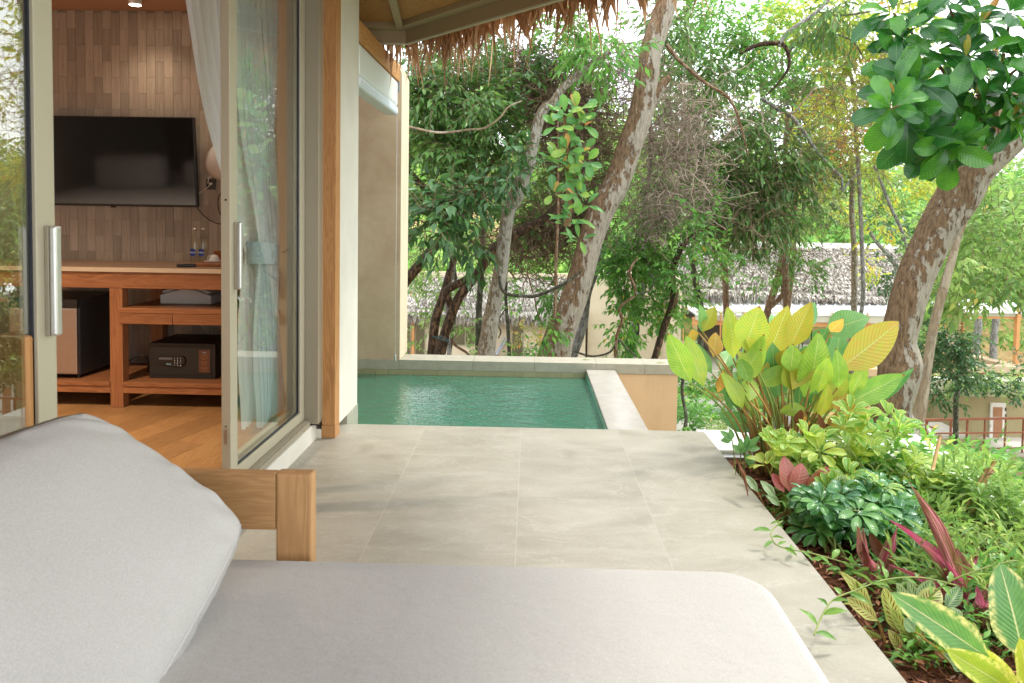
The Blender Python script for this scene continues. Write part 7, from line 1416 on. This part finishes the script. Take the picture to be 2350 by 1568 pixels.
# lime ground cover and other fine plants: nobody could count their leaves
def cover(name, label, blobs, mat, seed, T=T_DIA):
    A = [[] for _ in range(6)]
    for i, b in enumerate(blobs):
        px, py, Y, rx, rz, ry, n, L = b[:8]; k = Y / FV; c = at(px, py, Y); res = clump_leaves(c, (rx * k, ry, rz * k), n, L, b[8] if len(b) > 8 else 7, b[9] if len(b) > 9 else .1, seed * 57 + i, b[10] if len(b) > 10 else 0.34)
        for q in range(6): A[q].append(res[q])
    A = [np.concatenate(a) for a in A]; o = link(name, leaf_mesh(name, *A[:5], mat, T, A[5])); o['kind'] = 'stuff'; o['label'] = label; return o
cover('ground_cover', 'fine lime-green trailing ground cover along the outer side of the bed', [(2200, 1158.0, 3.9, 60, 23.9, .25, 70, .065), (2280, 1208.0, 3.7, 70, 28.1, .3, 90, .065), (2190, 1248.0, 3.5, 60, 23.9, .2, 80, .06), (2330, 1158.0, 3.9, 50, 23.9, .3, 60, .06), (2140, 1208.0, 3.6, 50, 23.9, .2, 70, .06), (2300, 1298.0, 3.3, 60, 25.2, .2, 80, .06), (2220, 1338.0, 3.1, 60, 19.6, .15, 70, .055), (2340, 1358.0, 3.0, 50, 25.2, .15, 60, .055), (2110, 1298.0, 3.2, 40, 21.0, .12, 50, .05), (2080, 1168.0, 3.9, 60, 18.3, .2, 50, .06), (2260, 1128.0, 4.2, 60, 16.8, .3, 50, .07), (2150, 1358.0, 3.05, 40, 14.1, .1, 30, .05), (2340, 1258.0, 3.5, 40, 28.1, .2, 70, .06), (2320, 1180, 3.55, 50, 30, .3, 80, .06), (2350, 1240, 3.35, 40, 34, .25, 70, .06), (2270, 1130, 3.75, 50, 24, .3, 70, .06)], m_lf_lime, 91)
cover('grassy_leaves', 'long thin leaves mixed in the lime ground cover', [(2230, 1214.0, 3.6, 100, 42.0, .3, 60, .11, 5, 0, .13), (2180, 1324.0, 3.1, 80, 28.0, .2, 50, .09, 5, 0, .13), (2310, 1334.0, 3.0, 60, 35.0, .2, 40, .09, 5, 0, .13), (2090, 1264.0, 3.3, 50, 28.0, .15, 40, .09, 5, 0, .13)], m_lf_light, 92)
cover('bed_leaves', 'mixed green low leaves between the planted shrubs', [(1960, 1100.0, 4.0, 110, 29.8, .2, 120, .075, 7, .2, .45), (2090, 1120.0, 4.1, 80, 29.8, .2, 100, .075, 7, .2, .45), (1860, 1170.0, 3.65, 90, 11.9, .12, 40, .05), (2020, 1200.0, 3.6, 80, 17.8, .15, 80, .07, 7, .2, .45), (2000, 1050.0, 4.6, 90, 23.8, .2, 90, .08, 7, .2, .45), (2160, 1060.0, 5.2, 70, 23.8, .5, 80, .08)], m_lf_mid, 93)
cover('slope_shrubs', 'lush leaves on the slope below the bed, under the railing', [(2180, 1215.0, 7.5, 60, 22.4, .8, 90, .12), (2260, 1185.0, 9, 80, 22.4, 1, 110, .13), (2330, 1235.0, 8.5, 50, 22.4, .8, 80, .13), (2250, 1255.0, 6.5, 70, 16.8, .6, 80, .11), (2200, 1165.0, 11, 50, 16.8, 1, 70, .16), (2330, 1175.0, 12, 30, 22.4, 1, 80, .17), (2100, 1115.0, 7, 40, 22.4, .6, 50, .11)], m_lf_mid, 94)
cover('path_plants', 'green plants beside the path below the terrace', [(1600, 965, 8.6, 32, 26, .35, 60, .10, 7, .1, .3), (1590, 930, 9.2, 30, 22, .35, 50, .10, 7, .2, .3), (1575, 895, 10, 26, 22, .4, 50, .10), (1640, 880, 12, 40, 14, .6, 50, .11), (1700, 905, 10.5, 40, 14, .4, 40, .10), (1720, 960, 8.8, 30, 16, .3, 40, .09), (1600, 1000, 7.6, 34, 10, .3, 30, .07), (1760, 880, 12, 60, 16, .6, 60, .12), (1740, 935, 9.5, 20, 24, .3, 30, .11, 7, .4, .2)], m_lf_mid, 95)
cover('path_plants', 'pale variegated bush beside the garden stones', [(1645, 980, 8.0, 20, 14, .2, 90, .035), (1652, 992, 7.9, 16, 10, .15, 50, .035)], m_lf_pale, 96)
cover('ledge_plants', 'small trailing greens along the planter ledge of the olive building', [(2180 + i * 22, 872 + (i % 2) * 4, 29, 22, 9, .5, 16, .22) for i in range(9)], m_lf_light, 97)
cover('bed_front_leaves', 'low mixed green leaves among the prayer plants at the bed\'s front', [(2120, 1400, 2.75, 60, 26, .1, 36, .05, 7, .1, .34), (2190, 1500, 2.5, 60, 30, .1, 34, .045, 7, .1, .34), (2060, 1440, 2.7, 30, 26, .08, 16, .045), (2260, 1440, 2.6, 50, 30, .1, 34, .055), (2290, 1350, 2.9, 50, 40, .12, 50, .055), (2150, 1340, 3.0, 60, 26, .12, 44, .05), (1990, 1290, 3.15, 30, 14, .06, 14, .04), (1960, 1330, 2.95, 16, 14, .05, 8, .045)], m_lf_mid, 98)
cover('bed_front_shoots', 'fine lime shoots at the bed\'s front', [(2210, 1380, 2.75, 90, 40, .12, 34, .09, 5, 0, .14), (2150, 1540, 2.4, 70, 26, .08, 20, .07, 5, 0, .14), (2300, 1400, 2.7, 50, 50, .1, 30, .08, 5, 0, .14)], m_lf_lime, 99)
r = np.random.RandomState(77); A = [[] for _ in range(6)]
for i in range(70):
    x_, y_ = 2.75 + 5.5 * r.rand(), 0.5 + 8.5 * r.rand(); res = clump_leaves((x_, y_, float(gz(x_, y_)) + 0.16), (0.4, 0.4, 0.2), 34, 0.10, 7, .1, 2000 + i)
    for q in range(6): A[q].append(res[q])
A = [np.concatenate(a) for a in A]; o = link('slope_ground_cover', leaf_mesh('slope_ground_cover', *A[:5], m_lf_mid, T_DIA, A[5])); o['kind'] = 'stuff'; o['label'] = 'leafy ground cover on the slope outside the planting bed'
# log and small posts at the path
lg = thing('driftwood_log', 'weathered log lying on the garden stones below the terrace corner', 'log', (0, 0, 0)); P, rr = catmull([atZ(1700, 1010, -1.2), atZ(1760, 1000, -1.15), atZ(1800, 960, -1.05), atZ(1830, 930, -0.95)], [.09, .11, .10, .07], 5); link('log', trunk_mesh(P[::5], [.09, .11, .10, .07], k_grey, 10, 'log'), lg)
for i, (pts, lab) in enumerate((([(1572, 830, 7), (1566, 900, 8), (1575, 960, 8), (1565, 1005, 9)], 'thin crooked stem hanging by the right end of the pool wall'), ([(1652, 1005, 9), (1672, 960, 8), (1680, 900, 7), (1700, 860, 6)], 'thin leaning stem rising from the garden stones'), ([(1702, 965, 20), (1716, 930, 20), (1735, 880, 20), (1745, 820, 16)], 'rough dark trunk just behind the paddle leaves'))):
    branch('slender_stem', lab, 'stem', pts, 8.2, k_brown if i == 2 else k_mossy, 120 + i)
# bamboo stakes
for i, (a, b, lab) in enumerate((((2283, 1056), (2218, 1205), 'tied bamboo stake standing tall in the lime ground cover'), ((2266, 1075), (2180, 1230), 'second bamboo stake tied beside the tall one'), ((2352, 1190), (2300, 1300), 'bamboo stake at the right edge of the photo'), ((2158, 1000), (2140, 1080), 'short cut bamboo stake beside the tan trunk'))):
    t = thing('bamboo_stake', lab, 'stake', (0, 0, 0)); A_, B_2 = at(*a, 3.75), at(*b, 3.65); mb = MB(); n = 10; P = [A_ + (B_2 - A_) * k / n for k in range(n + 1)]; mb.tube(P, [0.008 if k % 3 else 0.0095 for k in range(n + 1)], 8); ob('cane', mb, m_bamboo, t, True)
    if i == 0: P0 = A_ + (B_2 - A_) * .2; ob('tie', MB().tube([P0 + np.array([-.02, 0, -.01]), P0 + np.array([0, -.014, 0]), P0 + np.array([.02, 0, .01])], 0.006, 6), m_stem_b, t)
# trailing vines over the terrace edge
U_v = [uleaf('vine_leaf', b_plain, 0.4, 0.25, 0.3, 0.01, s_, 1.3, nu=8, nv=2) for s_ in (0, 1)]
def vine(label, pts, nleaf, L, pale=False):
    t = thing('trailing_vine', label, 'vine', (0, 0, 0)); P = [at(x_, y_, Y_) for x_, y_, Y_ in pts]; P, rr = catmull(P, [0.0028] * len(P), 6); ob('stem', MB().tube(P, rr, 5), m_stem, t, True)
    for k in range(nleaf):
        j = int((k + .5) / nleaf * (len(P) - 1)); p = P[j]; tg = unit((P[min(j + 1, len(P) - 1)] - P[j - 1 if j else 0])[None])[0]; sd = np.array([-tg[1], tg[0], 0.1]) * (1 if k % 2 else -1)
        d = tg * .6 + sd * .9 + np.array([0, 0, R2.uniform(-.3, .5)]); l_ = L * R2.uniform(.7, 1.2); leaf_between(U_v[k % 2], t, p, p + unit(d[None])[0] * l_, l_ * .3, (R2.gauss(0, .3), -.4, 1))
    return t
vine('green vine tendril trailing onto the terrace from the dark shrubs', [(1796, 1195, 3.12), (1771, 1219, 3.06), (1777, 1246, 2.98), (1805, 1259, 2.96), (1854, 1268, 2.96), (1910, 1283, 2.95), (1966, 1300, 2.93), (2020, 1315, 2.92)], 16, .07)
vine('yellowish vine tendril trailing onto the terrace near the cushion', [(1868, 1458, 2.30), (1888, 1411, 2.40), (1915, 1375, 2.47), (1966, 1354, 2.52), (2034, 1330, 2.58), (2117, 1326, 2.6), (2200, 1345, 2.6)], 14, .07)
vine('arching vine tendril over the dark umbrella shrubs', [(1885, 1168, 3.3), (1935, 1170, 3.3), (1985, 1176, 3.3), (2060, 1200, 3.28), (2130, 1232, 3.25), (2200, 1280, 3.2)], 12, .055)
vine('arching vine tendril in front of the pink cordyline', [(2095, 1470, 2.5), (2120, 1390, 2.5), (2170, 1340, 2.5), (2240, 1310, 2.5), (2310, 1290, 2.5), (2370, 1285, 2.5)], 12, .065)
vine('vine shoot with heart-shaped leaves beside the tan trunk', [(2130, 1130, 3.9), (2150, 1075, 3.9), (2120, 1040, 3.9), (2080, 1030, 3.9), (2050, 1035, 3.9)], 16, .05)
vine('vine shoot climbing the tall bamboo stake', [(2200, 1210, 3.6), (2240, 1150, 3.6), (2270, 1110, 3.6), (2300, 1120, 3.6), (2330, 1150, 3.6)], 14, .06)
# small philodendron and hanging dry leaf near the white ledge
ph_ = thing('split_leaf_seedling', 'small split-leaf seedling on long stalks before the white ledge', 'plant', (0, 0, 0)); g0 = at(1692, 1105, 3.95); g0[2] = PZ
for tx, ty, lx2, ly2 in ((1680, 1010, 1652, 988), (1712, 1030, 1745, 1000), (1700, 1040, 1700, 1005), (1712, 1060, 1740, 1048)):
    b = at(tx, ty, 3.95); ob('stalk', MB().tube([tuple(g0), tuple((g0 + b) / 2 + np.array([.004, 0, 0])), tuple(b)], 0.003, 5), m_stem, ph_, True)
    for k in (-1, 0, 1): t3 = at(lx2, ly2, 3.95) - b; t3 = Matrix.Rotation(k * .7, 3, 'Y') @ Vector(t3); leaf_between(U_g[0], ph_, b, tuple(Vector(b) + t3 * (1 - .25 * abs(k))), .035, (0, -1, .4))
dl = thing('dried_leaf', 'long curled dry brown leaf leaning on the terrace edge', 'leaf', (0, 0, 0)); leaf_between(U_d[0], dl, at(1716, 1140, 3.5), at(1690, 1045, 3.7), .022, (.6, -1, .2), name='blade')
dl = thing('dried_leaf', 'dry brown curled leaf standing among the mulch by the pink cordyline', 'leaf', (0, 0, 0)); leaf_between(U_d[0], dl, at(2030, 1290, 3.1), at(1995, 1222, 3.15), .045, (-.4, -1, .2), name='blade')
dl = thing('dried_leaf', 'crumpled brown leaf lying on the mulch in the lower right', 'leaf', (0, 0, 0)); leaf_between(U_d[0], dl, at(2150, 1520, 2.45), at(2185, 1500, 2.5), .06, (0, -.3, 1), name='blade')
